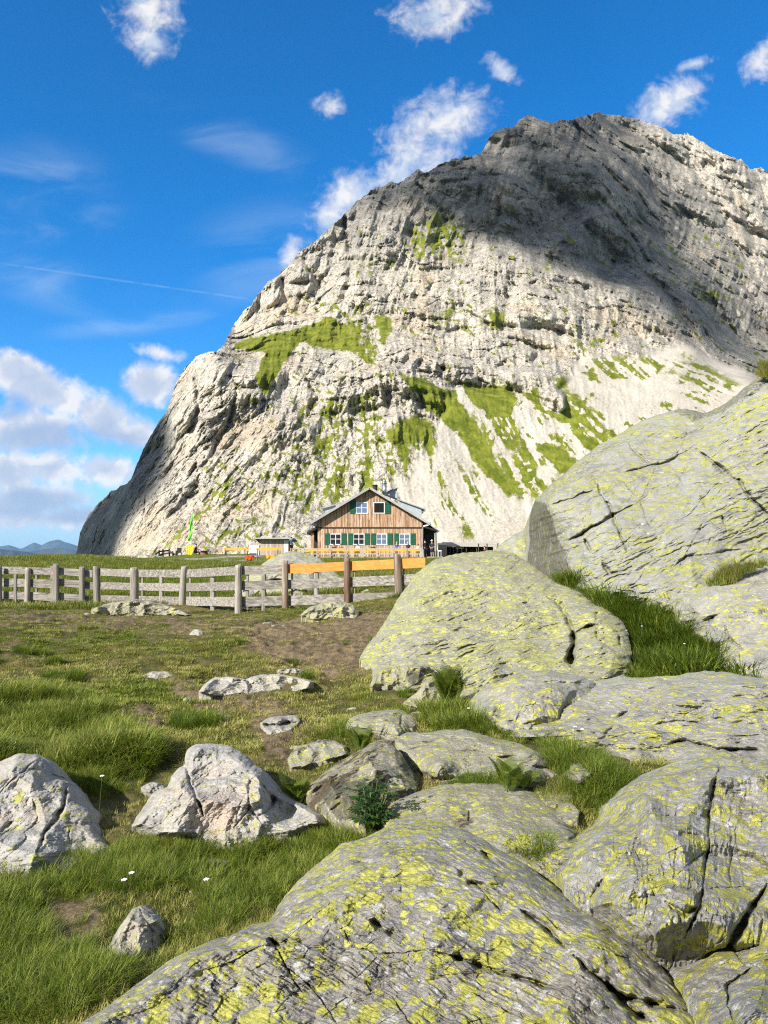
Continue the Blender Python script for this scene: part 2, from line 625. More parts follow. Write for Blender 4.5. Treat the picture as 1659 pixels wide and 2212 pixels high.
# ================================================================ the mountain
SKY = [(120, 1228), (150, 1224), (162, 1214), (168, 1180), (173, 1150), (192, 1112), (212, 1090), (236, 1068), (262, 1052), (284, 1040), (296, 1000), (303, 982), (322, 948), (340, 915), (348, 902), (360, 893),
       (368, 872), (378, 838), (386, 822), (402, 800), (424, 776), (447, 764), (466, 756), (478, 749), (484, 742), (500, 712), (520, 686), (545, 655), (572, 620), (602, 598),
       (630, 572), (656, 540), (690, 520), (722, 488), (742, 466), (775, 434), (800, 420), (822, 403), (838, 392), (856, 402), (880, 388), (905, 370), (925, 378), (946, 361), (985, 345), (1015, 340), (1044, 325),
       (1058, 300), (1072, 284), (1104, 278), (1120, 262), (1150, 254), (1172, 262), (1200, 262), (1232, 264), (1250, 252), (1270, 247), (1312, 250), (1342, 255), (1372, 264), (1402, 270), (1442, 282), (1462, 292), (1480, 290), (1512, 310),
       (1542, 325), (1580, 345), (1602, 350), (1626, 368), (1645, 366), (1660, 378), (1700, 402), (1780, 470), (1900, 560), (2100, 720)]
MD = [  # forward distances on the mountain
    (120, 1228, 238), (172, 1150, 262), (172, 1215, 240), (300, 1228, 186), (500, 1228, 176), (800, 1228, 172), (1100, 1228, 176), (1400, 1228, 186), (1700, 1228, 205), (2100, 1228, 230),
    (1625, 815, 345), (1500, 760, 345), (1400, 900, 262), (1200, 830, 268), (1000, 835, 248), (850, 815, 238), (1100, 1000, 216), (1400, 1050, 218), (1900, 900, 340),
    (470, 757, 262), (700, 690, 312), (580, 742, 278), (650, 770, 262), (650, 1000, 202), (500, 900, 226), (400, 900, 232), (300, 1050, 226), (220, 1150, 236), (800, 760, 268), (750, 900, 218), (740, 735, 285),
    (385, 835, 262), (300, 990, 258), (240, 1068, 255), (330, 1100, 204),
    (500, 715, 340), (600, 605, 352), (560, 700, 330), (740, 470, 395), (880, 392, 415), (1045, 330, 442), (1150, 258, 475), (1232, 266, 492),
    (650, 680, 322), (750, 600, 345), (900, 600, 352), (820, 690, 305), (900, 700, 302), (1000, 760, 282), (1000, 650, 335), (1000, 500, 388), (1200, 500, 412), (1200, 650, 345), (1200, 740, 300), (1200, 400, 432), (1050, 420, 405),
    (1450, 730, 352), (1400, 640, 392), (1300, 600, 392), (1400, 500, 455), (1300, 350, 470), (1500, 640, 425), (1560, 740, 420), (1350, 420, 462), (1250, 290, 492),
    (1312, 252, 585), (1450, 300, 610), (1650, 374, 640), (1420, 420, 540), (1500, 520, 520), (1550, 450, 575), (1640, 650, 500), (1640, 765, 440), (1900, 560, 700), (1900, 760, 560), (2100, 720, 760), (1330, 300, 560)]
_mx = np.concatenate([np.arange(120, 200, 0.9), np.arange(200, 1740, 1.75), np.linspace(1741, 2100, 60)])
_sky = np.interp(_mx, [p[0] for p in SKY], [p[1] for p in SKY])
_z0 = np.stack([_mx, 0 * _mx, 0 * _mx], -1)
_jag = sstep(160, 300, _mx)
_sky = _sky - (2.5 + 10.0 * _jag) * (fbm(_z0 / 40, 5, gain=0.6, ridge=True, seed=4) - 0.1) * sstep(140, 170, _mx) + 2.0 * fbm(_z0 / 5, 3, seed=6)
NR = 560
_v = np.linspace(0, 1, NR)[:, None]
_foot = 1236.0
_py = _foot + (_sky[None] - _foot) * _v
_px = np.repeat(_mx[None], NR, 0)
_D = RBF([(a / 100, b / 100) for a, b, c in MD], [c for a, b, c in MD], 0.25)(_px / 100, _py / 100)
_B = at(_px, _py, _D)

# where grass, scree and bare rock lie
_wx = 16 * fbm(np.stack([_px / 55, _py / 55, 0 * _px], -1), 5, seed=31)
_wy = 16 * fbm(np.stack([_px / 55, _py / 55, 0 * _px + 9], -1), 5, seed=33)
qx, qy = _px + _wx, _py + _wy
SCREE = [(838, 1030), (880, 1030), (905, 985), (935, 950), (960, 900), (985, 842), (1100, 850), (1180, 865), (1262, 770), (1330, 770), (1400, 765), (1480, 745), (1530, 765), (1640, 812), (1800, 900), (1800, 1240), (930, 1240), (900, 1160), (870, 1090)]
GRASS = [([(553, 729), (618, 718), (665, 700), (720, 687), (751, 708), (780, 744), (812, 789), (792, 788), (769, 757), (709, 752), (662, 744), (644, 759), (612, 792), (585, 825), (578, 850), (560, 838), (548, 815), (556, 790), (575, 765), (556, 757), (500, 752), (505, 742)], 0.97),
         ([(740, 690), (800, 690), (830, 740), (800, 790), (770, 760)], 0.6),
         ([(811, 681), (830, 675), (850, 691), (856, 717), (842, 740), (820, 736)], 0.9), ([(940, 668), (975, 655), (1000, 672), (990, 700), (950, 705)], 0.6), ([(1035, 672), (1070, 660), (1095, 680), (1080, 715), (1045, 712)], 0.7),
         ([(862, 806), (905, 812), (950, 838), (985, 842), (1003, 885), (1030, 925), (1050, 955), (1075, 995), (1100, 1030), (1120, 1065), (1095, 1075), (1065, 1045), (1040, 1010), (1010, 968), (975, 930), (935, 895), (905, 865)], 1.0),
         ([(1003, 832), (1050, 836), (1112, 840), (1122, 862), (1108, 895), (1085, 905), (1050, 892), (1022, 868)], 1.0),
         ([(1128, 842), (1165, 848), (1180, 885), (1230, 888), (1262, 905), (1275, 925), (1235, 918), (1195, 905), (1160, 880)], 0.95), ([(1200, 838), (1285, 840), (1285, 862), (1240, 875), (1215, 862)], 0.7),
         ([(1165, 955), (1200, 965), (1245, 990), (1255, 1015), (1235, 1035), (1200, 1010), (1165, 975)], 1.0), ([(1245, 935), (1285, 945), (1290, 965), (1260, 960)], 0.9),
         ([(826, 935), (865, 905), (900, 898), (938, 915), (950, 960), (935, 995), (905, 965), (885, 965), (892, 1005), (872, 1025), (850, 985)], 0.85),
         ([(1262, 795), (1280, 795), (1288, 815), (1270, 820)], 1.0), ([(1020, 1000), (1035, 1005), (1045, 1035), (1030, 1035)], 0.8), ([(990, 1135), (1020, 1135), (1022, 1165), (992, 1165)], 0.75), ([(1100, 1042), (1130, 1045), (1130, 1055), (1100, 1055)], 0.6),
         ([(1340, 765), (1400, 768), (1500, 810), (1530, 838), (1470, 825), (1400, 795)], 0.55), ([(1465, 765), (1490, 770), (1510, 800), (1490, 800)], 0.8),
         ([(700, 1000), (850, 960), (852, 1040), (830, 1090), (760, 1100), (690, 1090)], 0.55), ([(640, 870), (820, 850), (850, 960), (700, 1010), (640, 980)], 0.42), ([(560, 1010), (700, 1000), (700, 1110), (560, 1090), (520, 1060)], 0.42),
         ([(470, 1140), (560, 1110), (580, 1130), (520, 1160), (440, 1185)], 0.65), ([(290, 1200), (345, 1160), (400, 1130), (410, 1150), (350, 1200)], 0.55), ([(380, 1120), (470, 1040), (520, 1030), (500, 1080), (420, 1140)], 0.45),
         ([(890, 500), (960, 460), (1010, 500), (1000, 570), (900, 560), (860, 540)], 0.5), ([(740, 565), (850, 560), (850, 590), (760, 600)], 0.35), ([(925, 465), (960, 455), (975, 475), (940, 490)], 0.75),
         ([(1400, 520), (1450, 540), (1560, 640), (1540, 650), (1450, 580)], 0.45), ([(1240, 730), (1310, 735), (1310, 760), (1260, 755)], 0.5), ([(660, 640), (800, 655), (800, 680), (680, 690)], 0.3)]
scree = sstep(-8, 10, sdist(_px + 0.6 * _wx, _py + 0.6 * _wy, SCREE))
knob = sstep(-5, 5, sdist(qx, qy, [(1165, 835), (1190, 832), (1222, 850), (1228, 880), (1205, 895), (1172, 868)]))
scree = scree * (1 - knob)
# run-out lines: the fall direction turns from steep on the left to shallow on the right
ang = np.interp(_px, [300, 700, 850, 1000, 1150, 1300, 1500, 1700], [2.25, 1.9, 1.45, 1.18, 0.98, 0.72, 0.52, 0.45])
_fall = (0.45, 0.75, 1.10, 1.50, 1.90, 2.30)


def downslope(across, along, octv, seed, wob=0.03):
    """noise drawn out along the fall line, fixed directions blended"""
    tot, wt, w2_ = 0.0, 0.0, 0.0
    for k, a in enumerate(_fall):
        lo_ = _fall[k - 1] if k else a - 1
        hi_ = _fall[k + 1] if k < len(_fall) - 1 else a + 1
        w = np.clip(np.where(ang < a, (ang - lo_) / (a - lo_), (hi_ - ang) / (hi_ - a)), 0, 1)
        ac = -_px * sin(a) + _py * cos(a)
        al = _px * cos(a) + _py * sin(a)
        tot = tot + w * fbm(np.stack([ac / across + wob * _wx, al / along, 0 * al + 5 * k], -1), octv, seed=seed)
        w2_ = w2_ + w * w
    return tot / np.sqrt(w2_)


st1 = downslope(13, 330, 4, 41, 0.03)
st2 = downslope(5, 80, 4, 43, 0.05)
fine = fbm(np.stack([_px / 9, _py / 7, 0 * _px + 2], -1), 4, seed=45)
grass = np.zeros(_px.shape)
for poly, a in GRASS:
    s = sstep(-12, 16, sdist(qx, qy, poly) + 9 * fine + 8 * st2)
    if a >= 0.95:
        s = sstep(-7, 7, sdist(qx, qy, poly) + 5 * fine) * sstep(-1.0, -0.55, st1 * 0.8 + 0.5 * fine + 0.3 * st2)
        grass = np.maximum(grass, s * a)
    elif a >= 0.8:
        s = s * sstep(-0.75, -0.25, st1 * 0.8 + 0.5 * fine + 0.4 * st2 + 0.25)
        grass = np.maximum(grass, s * a)
    else:
        broad = sstep(-26, 20, sdist(qx, qy, poly))
        grass = np.maximum(grass, broad * sstep(-0.34, 0.34, 0.55 * st2 + 0.6 * fine + 0.4 * st1 + (a - 0.5) * 0.9) * 0.85)
# grass strips between the pale stone runs, thinning out down the fan
strip_zone = sstep(-30, 30, sdist(_px, _py, [(985, 840), (1130, 835), (1290, 770), (1480, 760), (1600, 830), (1480, 930), (1300, 1010), (1200, 1080), (1120, 1080), (1040, 960)]))
grass = np.maximum(grass, strip_zone * sstep(0.12, 0.30, st1 + 0.35 * st2 + 0.40 * fine + 0.16) * 0.95 * sstep(-0.5, 0.0, fbm(np.stack([_px / 90, _py / 60, 0 * _px], -1), 3, seed=48)))
low = sstep(-40, 60, sdist(_px, _py, [(850, 950), (960, 950), (1120, 1090), (1120, 1160), (880, 1160), (840, 1040)]))
grass = np.maximum(grass, low * sstep(0.30, 0.46, st1 + 0.5 * st2 + 0.35 * fine) * 0.85)
# thin ledge grass on all the lower rock
ledge = fbm(np.stack([(_px + _py * 0.8) / 26, (_py - 0.8 * _px) / 9, 0 * _px], -1), 5, seed=47)
grass = np.maximum(grass, sstep(0.30, 0.46, ledge + 0.3 * fine + 0.12 * sstep(500, 1100, _py)) * (1 - scree) * 0.8 * sstep(330, 560, _px + (_py - 900) * 0.2) * sstep(330, 560, _py))
grass = np.clip(grass * (1 - knob), 0, 1)
rockw = np.clip(1 - scree - 0.75 * grass, 0.05, 1)

# relief: buttresses, strokes along the bedding, blocks, pockets
Bq = _B * np.array([1.0, 0.75, 1.0])
cliff = 1 - 0.30 * sstep(850, 1150, _py)
lean = RBF([(2, 11), (4, 9), (5, 10.5), (6, 8), (7, 6.5), (7.5, 9), (8, 10.5), (9, 6), (9, 7.5), (10, 4.5), (11, 7), (12, 3.5), (12, 6), (13.5, 5.5), (14, 3), (15, 6), (16, 4.5), (16, 7.2)],
           [2.0, 2.25, 2.3, 1.75, 1.7, 1.55, 1.25, 1.75, 1.6, 1.9, 1.5, 1.75, 1.0, 1.9, 1.6, 1.95, 1.55, 1.7], 0.3)(_px / 100, _py / 100) + 0.25 * fbm(np.stack([_px / 130, _py / 130, 0 * _px], -1), 3, seed=50)
qx2, qy2 = _px + 0.5 * _wx, _py + 0.5 * _wy
_angs = (1.05, 1.45, 1.85, 2.25)


def strokes(across, along, octv, seed):
    """ridged noise drawn out along the local bedding; fixed directions blended, so the strokes never swirl"""
    tot, wt = 0.0, 0.0
    for k, a in enumerate(_angs):
        w = np.clip(1 - np.abs(lean - a) / 0.4, 0, 1)
        if k == 0: w = np.where(lean < a, 1, w)
        if k == 3: w = np.where(lean > a, 1, w)
        bx = -qx2 * sin(a) + qy2 * cos(a)
        by = qx2 * cos(a) + qy2 * sin(a)
        tot = tot + w * fbm(np.stack([bx / across, by / along, 0 * bx + k * 9], -1), octv, ridge=True, seed=seed)
        wt = wt + w
    return tot / wt


calm = sstep(-0.25, 0.3, fbm(np.stack([_px / 75, _py / 75, 0 * _px + 3], -1), 3, seed=61))     # 0 = smooth face, 1 = shattered
big = 16.0 * fbm(Bq / 58, 4, ridge=True, seed=51) + 9.0 * fbm(Bq / 26, 3, seed=49) - 4.5 * strokes(24, 85, 3, 56)
rel = 0 * big
rel = rel - 1.25 * strokes(8.0, 22, 3, 57) * (0.25 + 0.9 * calm)
rel = rel - 0.8 * strokes(4.0, 9.5, 2, 58) * (0.15 + 0.95 * calm)
w1, w2, wr = worley((Bq + 4 * fbm(Bq / 9, 3, seed=52)[..., None]) / np.array([10.5, 10.5, 15.0]), True)
rel = rel + 2.6 * (w1 - 0.5) + 2.0 * (wr - 0.5)
rel = rel + 1.6 * np.exp(-(w2 / 0.06) ** 2) * sstep(0.0, 0.3, fbm(Bq / 14, 2, seed=53))
s1, s2, sr = worley((Bq + 1.8 * fbm(Bq / 4, 3, seed=54)[..., None]) / np.array([3.4, 3.4, 4.6]) + 17.3, True)
rel = rel + calm * (0.9 * (s1 - 0.5) + 1.0 * (sr - 0.5)) + 0.6 * np.exp(-(s2 / 0.08) ** 2) * sstep(0.05, 0.35, fbm(Bq / 7, 2, seed=55))
t1, tr_ = worley(Bq / np.array([1.3, 1.3, 1.7]) + 5.1)
rel = rel + (0.25 + 0.5 * calm) * (0.55 * (t1 - 0.5) + 0.55 * (tr_ - 0.5))
rel = rel + 0.8 * fbm(Bq / 1.6, 4, ridge=True, seed=62) * (0.3 + 0.5 * calm)
for line_, wd_, dp_ in (([(800, 690), (808, 730), (830, 770), (870, 800)], 7, 4), ([(985, 842), (1010, 885), (1060, 960), (1120, 1040)], 5, 2.5), ([(480, 748), (520, 735), (600, 715), (660, 695)], 6, 4), ([(740, 470), (760, 560), (745, 640), (790, 680)], 9, 6), ([(660, 560), (690, 620), (680, 680)], 7, 5),
                       ([(1040, 330), (1080, 420), (1060, 500), (1120, 580), (1100, 650)], 12, 8), ([(1235, 268), (1300, 360), (1390, 440), (1440, 520), (1530, 640), (1600, 740)], 10, 9), ([(1150, 300), (1180, 400), (1260, 470), (1330, 560)], 12, 8), ([(1330, 470), (1400, 560), (1450, 650), (1500, 740)], 9, 7), ([(900, 400), (960, 480), (940, 540)], 9, 6), ([(1000, 660), (1080, 720), (1190, 760)], 6, 4),
                       ([(420, 810), (430, 880), (400, 950), (360, 1030)], 6, 4), ([(520, 830), (500, 920), (440, 1010), (400, 1090)], 7, 4), ([(650, 800), (690, 860), (640, 930)], 6, 3), ([(850, 800), (900, 830), (985, 835)], 6, 3), ([(1480, 300), (1500, 380), (1560, 470), (1600, 560)], 8, 7), ([(1560, 350), (1590, 430), (1640, 520)], 8, 6), ([(570, 630), (560, 690)], 6, 4), ([(610, 605), (620, 660), (605, 700)], 5, 4)):
    dd_, pr_ = ldist(qx2 + 0.4 * _wx, qy2 + 0.4 * _wy, line_)
    rel = rel + dp_ * np.exp(-(dd_ / (wd_ * (0.5 + pr_))) ** 2)
for cx_, cy_, r_, dp_ in ((793, 648, 9, 5), (886, 651, 12, 4.5), (928, 622, 9, 5), (699, 601, 8, 4), (878, 780, 10, 4), (912, 780, 9, 4), (698, 813, 8, 3.5), (412, 930, 7, 4), (648, 950, 8, 3.5), (422, 1012, 9, 4), (573, 970, 5, 2.5), (765, 575, 7, 3), (1000, 660, 8, 4), (1085, 790, 8, 4), (960, 795, 8, 4), (845, 640, 8, 3), (1160, 770, 7, 3), (1225, 700, 8, 3), (540, 690, 6, 3), (610, 660, 6, 3), (372, 985, 7, 3), (350, 1010, 7, 3)):
    ex_ = (qx2 - cx_) / r_ + 0.6 * (qy2 - cy_) / r_
    ey_ = (qy2 - cy_) / (1.5 * r_)
    rel = rel + dp_ * np.exp(-(ex_ ** 2 + ey_ ** 2) ** 1.5)
rel = rel * 0.8 * rockw * cliff + big * cliff * (1 - 0.85 * scree)
rel = rel + scree * (0.5 * downslope(18, 260, 3, 66) + 0.22 * fbm(Bq / 0.9, 3, seed=59) - 0.25 * sstep(0.62, 0.8, vnoise(Bq / 0.8 + 3)))
rel = rel + grass * (0.35 * fbm(Bq / 2.5, 4, seed=60))
rel = rel - knob * 3.2 * (1 - ((_px - 1196) / 34) ** 2 - ((_py - 864) / 34) ** 2 > 0) * np.sqrt(np.clip(1 - ((_px - 1196) / 34) ** 2 - ((_py - 864) / 34) ** 2, 0, 1))
_D2 = _D + rel * np.clip((_D - 150) / 60, 0.3, 1.3)
_M = at(_px, _py, _D2)
back = []
for dd, dz in ((6, 1), (18, 8), (45, 30), (90, 80), (160, 160), (260, 300)):
    r = _M[-1].copy()
    r[:, :2] *= (1 + dd / _D2[-1])[:, None]
    r[:, 2] -= dz
    back.append(r[None])
_M = np.concatenate([_M] + back)
pad = lambda a: np.concatenate([a, np.repeat(a[-1:], 6, 0)])
dk = sstep(-12, 12, sdist(qx, qy, [(120, 1240), (170, 1100), (290, 970), (352, 890), (380, 940), (352, 1010), (330, 1070), (280, 1130), (235, 1240)]))  # cloud shade on the left cliff, painted in as darker rock
upper = sstep(620, 420, _py - 0.42 * (_px - 1000) * (_px > 1000) - 0.1 * (_px < 900) * (900 - _px) + 40 * fbm(np.stack([_px / 70, _py / 70, 0 * _px], -1), 4, seed=64)) * np.clip(sstep(1500, 1330, _px - 0.75 * (_py - 300)) + 0.1, 0, 1) * (0.78 + 0.5 * fbm(np.stack([_px / 40, _py / 55, 0 * _px], -1), 3, seed=65))  # cloud shade over the summit band, painted in as darker rock
ochre = sstep(0.22, 0.5, fbm(Bq / 26, 4, seed=63)) * rockw


def mountain_material():
    m, g = new_mat('limestone mountain')
    p = g.pos()
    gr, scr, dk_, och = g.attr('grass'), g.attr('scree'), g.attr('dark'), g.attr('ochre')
    n1 = g.noise(p, 0.035, 6, 0.62)
    n2 = g.noise(p, 0.22, 8, 0.66)
    n3 = g.noise(p, 1.3, 8, 0.7)
    n5 = g.noise(p, 0.09, 6, 0.62)
    c = g.mix(g.step(n2, 0.36, 0.66), (0.44, 0.40, 0.335), (0.62, 0.575, 0.495))
    c = g.mix(g.step(n1, 0.44, 0.62), c, g.mix(0.5, c, (0.36, 0.35, 0.325)))
    c = g.mix(g.step(n5, 0.54, 0.66, 0, 0.6), c, (0.58, 0.535, 0.455))
    c = g.mix(g.m('MULTIPLY', och, 0.38), c, (0.50, 0.36, 0.21))
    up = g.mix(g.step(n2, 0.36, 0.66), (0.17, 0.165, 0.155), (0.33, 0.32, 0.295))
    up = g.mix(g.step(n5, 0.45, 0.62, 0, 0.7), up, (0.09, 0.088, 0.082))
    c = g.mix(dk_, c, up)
    # joints and cracks: shade in them painted as thin seams along the faces
    pj = g.vm('MULTIPLY', p, (1.0, 1.0, 0.55))
    j1 = g.m('ABSOLUTE', g.m('SUBTRACT', g.noise(pj, 0.16, 5, 0.62, 0.4), 0.5))
    j2 = g.m('ABSOLUTE', g.m('SUBTRACT', g.noise(pj, 0.45, 5, 0.65, 0.3), 0.5))
    c = g.mix(g.step(j1, 0.018, 0.002, 0, 0.9), c, (0.075, 0.07, 0.06))
    c = g.mix(g.step(j2, 0.026, 0.003, 0, 0.75), c, (0.10, 0.095, 0.08))
    c = g.mix(g.step(n3, 0.58, 0.70, 0, 0.6), c, (0.16, 0.15, 0.125))
    sc = g.mix(g.step(n3, 0.33, 0.62), (0.33, 0.30, 0.25), (0.52, 0.48, 0.41))
    sc = g.mix(g.step(n5, 0.40, 0.62, 0, 0.5), sc, (0.56, 0.525, 0.465))
    sc = g.mix(g.step(g.noise(p, 2.6, 6, 0.75), 0.55, 0.66, 0, 0.55), sc, (0.20, 0.185, 0.15))
    c = g.mix(scr, c, sc)
    gg = g.mix(g.step(n2, 0.35, 0.65), (0.095, 0.125, 0.011), (0.205, 0.225, 0.030))
    gg = g.mix(g.step(n3, 0.55, 0.75, 0, 0.6), gg, (0.25, 0.22, 0.07))
    n4 = g.noise(p, 3.2, 5, 0.7)
    k = g.m('ADD', gr, g.m('ADD', g.m('MULTIPLY', g.m('SUBTRACT', n3, 0.5), 1.1), g.m('MULTIPLY', g.m('SUBTRACT', n4, 0.5), 0.9)))
    c = g.mix(g.step(k, 0.36, 0.64), c, gg)
    h = g.m('MULTIPLY', g.m('ADD', g.m('MULTIPLY', n3, 0.6), n2), g.m('SUBTRACT', 1.0, g.m('MULTIPLY', scr, 0.75)))
    g.out(c, 0.95, g.bump(h, 1.3, 0.9), 0.1)
    return m


o = link_mesh('mountain', _M.reshape(-1, 3), grid_faces(len(_M), len(_mx)), mountain_material(),
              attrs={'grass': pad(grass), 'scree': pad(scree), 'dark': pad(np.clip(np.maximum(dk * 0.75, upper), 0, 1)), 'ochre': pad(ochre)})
tag(o, kind='structure')

# ================================================================ passing clouds whose shade lies on the mountain
_mi = RBF([(a / 100, b / 100) for a, b, c in MD], [c for a, b, c in MD], 0.25)


def shade_cloud(label, zone, far, step, rad, seed, gaps=0.0, thin=0.0):
    """a cumulus up-sun of the mountain, over the viewer's left shoulder"""
    rr = random.Random(seed)
    xs = [p[0] for p in zone]; ys = [p[1] for p in zone]
    pts = []
    gx, gy = np.meshgrid(np.arange(min(xs), max(xs), step), np.arange(min(ys), max(ys), step))
    sd = sdist(gx, gy, zone)
    mb = MB()
    for x, y, s in zip(gx.ravel(), gy.ravel(), sd.ravel()):
        if s < 0 or rr.random() < gaps: continue
        x += rr.uniform(-.3, .3) * step; y += rr.uniform(-.3, .3) * step
        d = float(_mi(x / 100, y / 100))
        P = at(x, y, d) + SUN * far
        r = max(rad * 0.75, min(rad * rr.uniform(0.9, 1.35), s * d / F + rad * 0.5))
        P = P + SUN * rr.uniform(-1, 1) * rad
        mb.ball(P, r, 12, 8, (1, 1, rr.uniform(0.75, 0.95)))
    m, g = new_mat('cloud vapour')
    df = g.n('ShaderNodeBsdfDiffuse'); df.inputs[0].default_value = (0.85, 0.86, 0.88, 1)
    tp = g.n('ShaderNodeBsdfTransparent'); mx = g.n('ShaderNodeMixShader'); mx.inputs[0].default_value = thin
    g.t.links.new(df.outputs[0], mx.inputs[1]); g.t.links.new(tp.outputs[0], mx.inputs[2])
    g.t.links.new(mx.outputs[0], g.n('ShaderNodeOutputMaterial').inputs[0])
    c0 = np.mean(np.array(mb.v), 0)
    o = mb.build('cloud', m, None, True)
    o.location = Vector(c0)
    o.data.transform(Matrix.Translation(-Vector(c0)))
    tag(o, label, 'cloud', None)


shade_cloud('large drifting cumulus cloud that shades the summit face', [(1000, 300), (1060, 230), (1150, 200), (1260, 195), (1360, 225), (1395, 300), (1425, 380), (1448, 470), (1490, 560), (1560, 650), (1640, 760), (1760, 860), (1640, 850), (1560, 780), (1470, 700), (1380, 640), (1290, 610), (1200, 570), (1100, 500), (1010, 470), (930, 450), (860, 430), (780, 440), (820, 360), (920, 310)], 2600, 22, 8.6, 5, 0.22, 0.74)
shade_cloud('small drifting cumulus cloud that shades the left cliff', [(100, 1260), (150, 1120), (240, 1030), (290, 960), (350, 870), (356, 920), (360, 985), (330, 1055), (280, 1115), (245, 1180), (215, 1260)], 1500, 13, 4.2, 6)
# ================================================================ boulders
def rock_mat(name, greys, lichen=0.5, lscale=7.0, yellow=((0.34, 0.35, 0.075), (0.51, 0.505, 0.125)), pale=0.4, black=0.3, streak=(1, 1, 1), tint=None, moss=0.0, sh=0.0, crust=0.35):
    m, g = new_mat(name)
    P = g.vm('ADD', g.pos(), (sh, sh * 2, -sh))
    p = g.vm('MULTIPLY', P, streak)
    greys = tuple(tuple(min(0.66, v * 1.2) for v in q) for q in greys)
    big = g.noise(P, 0.9, 5, 0.6)
    mid = g.noise(p, 6.0, 9, 0.68)
    fin = g.noise(p, 42.0, 8, 0.72)
    wsp = g.noise(p, lscale, 10, 0.72, 0.35)
    c = g.mix(g.step(mid, 0.34, 0.66), greys[0], greys[1])
    c = g.mix(g.step(big, 0.40, 0.66, 0, 0.7), c, greys[2])
    c = g.mix(g.step(fin, 0.50, 0.68, 0, 0.55), c, tuple(x * 0.55 for x in greys[0]))
    if tint: c = g.mix(g.step(g.noise(P, 2.3, 5, 0.6), 0.52, 0.70, 0, 0.75), c, tint)
    # thin grey-green crust, spread everywhere
    cr = g.noise(p, lscale * 1.9, 10, 0.75)
    c = g.mix(g.step(cr, 0.53 - 0.05 * crust, 0.60, 0, crust), c, (0.29, 0.295, 0.15))
    c = g.mix(g.step(g.noise(g.vm('ADD', P, (5.5, 2.2, 7.1)), lscale * 0.28, 6, 0.62), 0.54, 0.62, 0, 0.6), c, tuple(v * q for v, q in zip(greys[0], (0.78, 0.84, 0.95))))
    # white crust
    pl = g.noise(g.vm('ADD', p, (7.7, 3.1, 1.3)), lscale * 1.15, 9, 0.7)
    c = g.mix(g.step(pl, 0.66 - 0.16 * pale, 0.70 - 0.14 * pale, 0, 0.85), c, (0.50, 0.51, 0.50))
    # map lichen: rosettes of many sizes with crusty edges, gathered in drifts
    drift = g.noise(g.vm('ADD', P, (3.3, 8.1, 2.2)), lscale * 0.13, 4, 0.6)
    wv = g.n('ShaderNodeTexNoise'); g.put(wv.inputs['Vector'], p); wv.inputs['Scale'].default_value = lscale * 2.2; wv.inputs['Detail'].default_value = 5
    pw = g.vm('ADD', p, g.vm('SCALE', g.vm('SUBTRACT', wv.outputs['Color'], (0.5, 0.5, 0.5)), scale=0.55 / lscale))
    masks = []
    for sc_, bias in ((0.75, 0.0), (1.7, 0.06)):
        vo = g.n('ShaderNodeTexVoronoi'); g.put(vo.inputs['Vector'], pw); vo.inputs['Scale'].default_value = lscale * sc_
        rs = g.n('ShaderNodeSeparateColor'); g.put(rs.inputs[0], vo.outputs['Color'])
        k = g.m('ADD', g.m('MULTIPLY', rs.outputs[0], 0.62), g.m('MULTIPLY', drift, 0.9))
        rad_ = g.m('MULTIPLY', g.m('SUBTRACT', k, 0.93 - 0.42 * lichen - bias), 1.35)
        dd = g.m('ADD', vo.outputs['Distance'], g.m('MULTIPLY', g.m('SUBTRACT', fin, 0.5), 0.55))
        masks.append(g.step(g.m('SUBTRACT', rad_, dd), -0.02, 0.035))
    lm = g.m('MAXIMUM', masks[0], masks[1])
    yl = g.mix(g.step(g.noise(P, lscale * 0.9, 6, 0.65), 0.38, 0.62), yellow[0], yellow[1])
    yl = g.mix(g.step(fin, 0.50, 0.68, 0, 0.6), yl, tuple(x * 0.55 for x in yellow[0]))
    c = g.mix(g.m('MULTIPLY', lm, 0.93), c, yl)
    # black lichen specks
    bl = g.noise(g.vm('ADD', p, (1.9, -4.4, 6.2)), lscale * 1.3, 8, 0.66)
    bd = g.noise(g.vm('ADD', P, (9.1, 0.4, 4.2)), 0.8, 4, 0.6)
    kb = g.m('ADD', bl, g.m('MULTIPLY', g.m('SUBTRACT', bd, 0.5), 0.4))
    c = g.mix(g.step(kb, 0.74 - 0.12 * black, 0.77 - 0.12 * black, 0, 0.88), c, (0.022, 0.021, 0.019))
    if moss:
        mo = g.noise(P, 2.8, 8, 0.7)
        c = g.mix(g.step(mo, 0.66 - 0.2 * moss, 0.72 - 0.18 * moss, 0, 0.9), c, (0.075, 0.055, 0.035))
    sn = g.attr('stain')  # zones of dark lichen, and of shade painted on undersides
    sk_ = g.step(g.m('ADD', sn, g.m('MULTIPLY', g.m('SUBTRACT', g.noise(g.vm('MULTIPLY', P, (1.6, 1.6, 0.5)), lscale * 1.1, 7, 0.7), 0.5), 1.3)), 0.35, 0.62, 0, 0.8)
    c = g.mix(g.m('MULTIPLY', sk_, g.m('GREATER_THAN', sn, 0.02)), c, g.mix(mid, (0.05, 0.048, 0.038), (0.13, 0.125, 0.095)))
    h = g.m('ADD', g.m('MULTIPLY', fin, 0.45), g.m('ADD', mid, g.m('ADD', g.m('MULTIPLY', lm, 0.06), g.m('MULTIPLY', cr, 0.2))))
    g.out(c, 0.92, g.bump(h, 0.036, 0.9), 0.15)
    return m


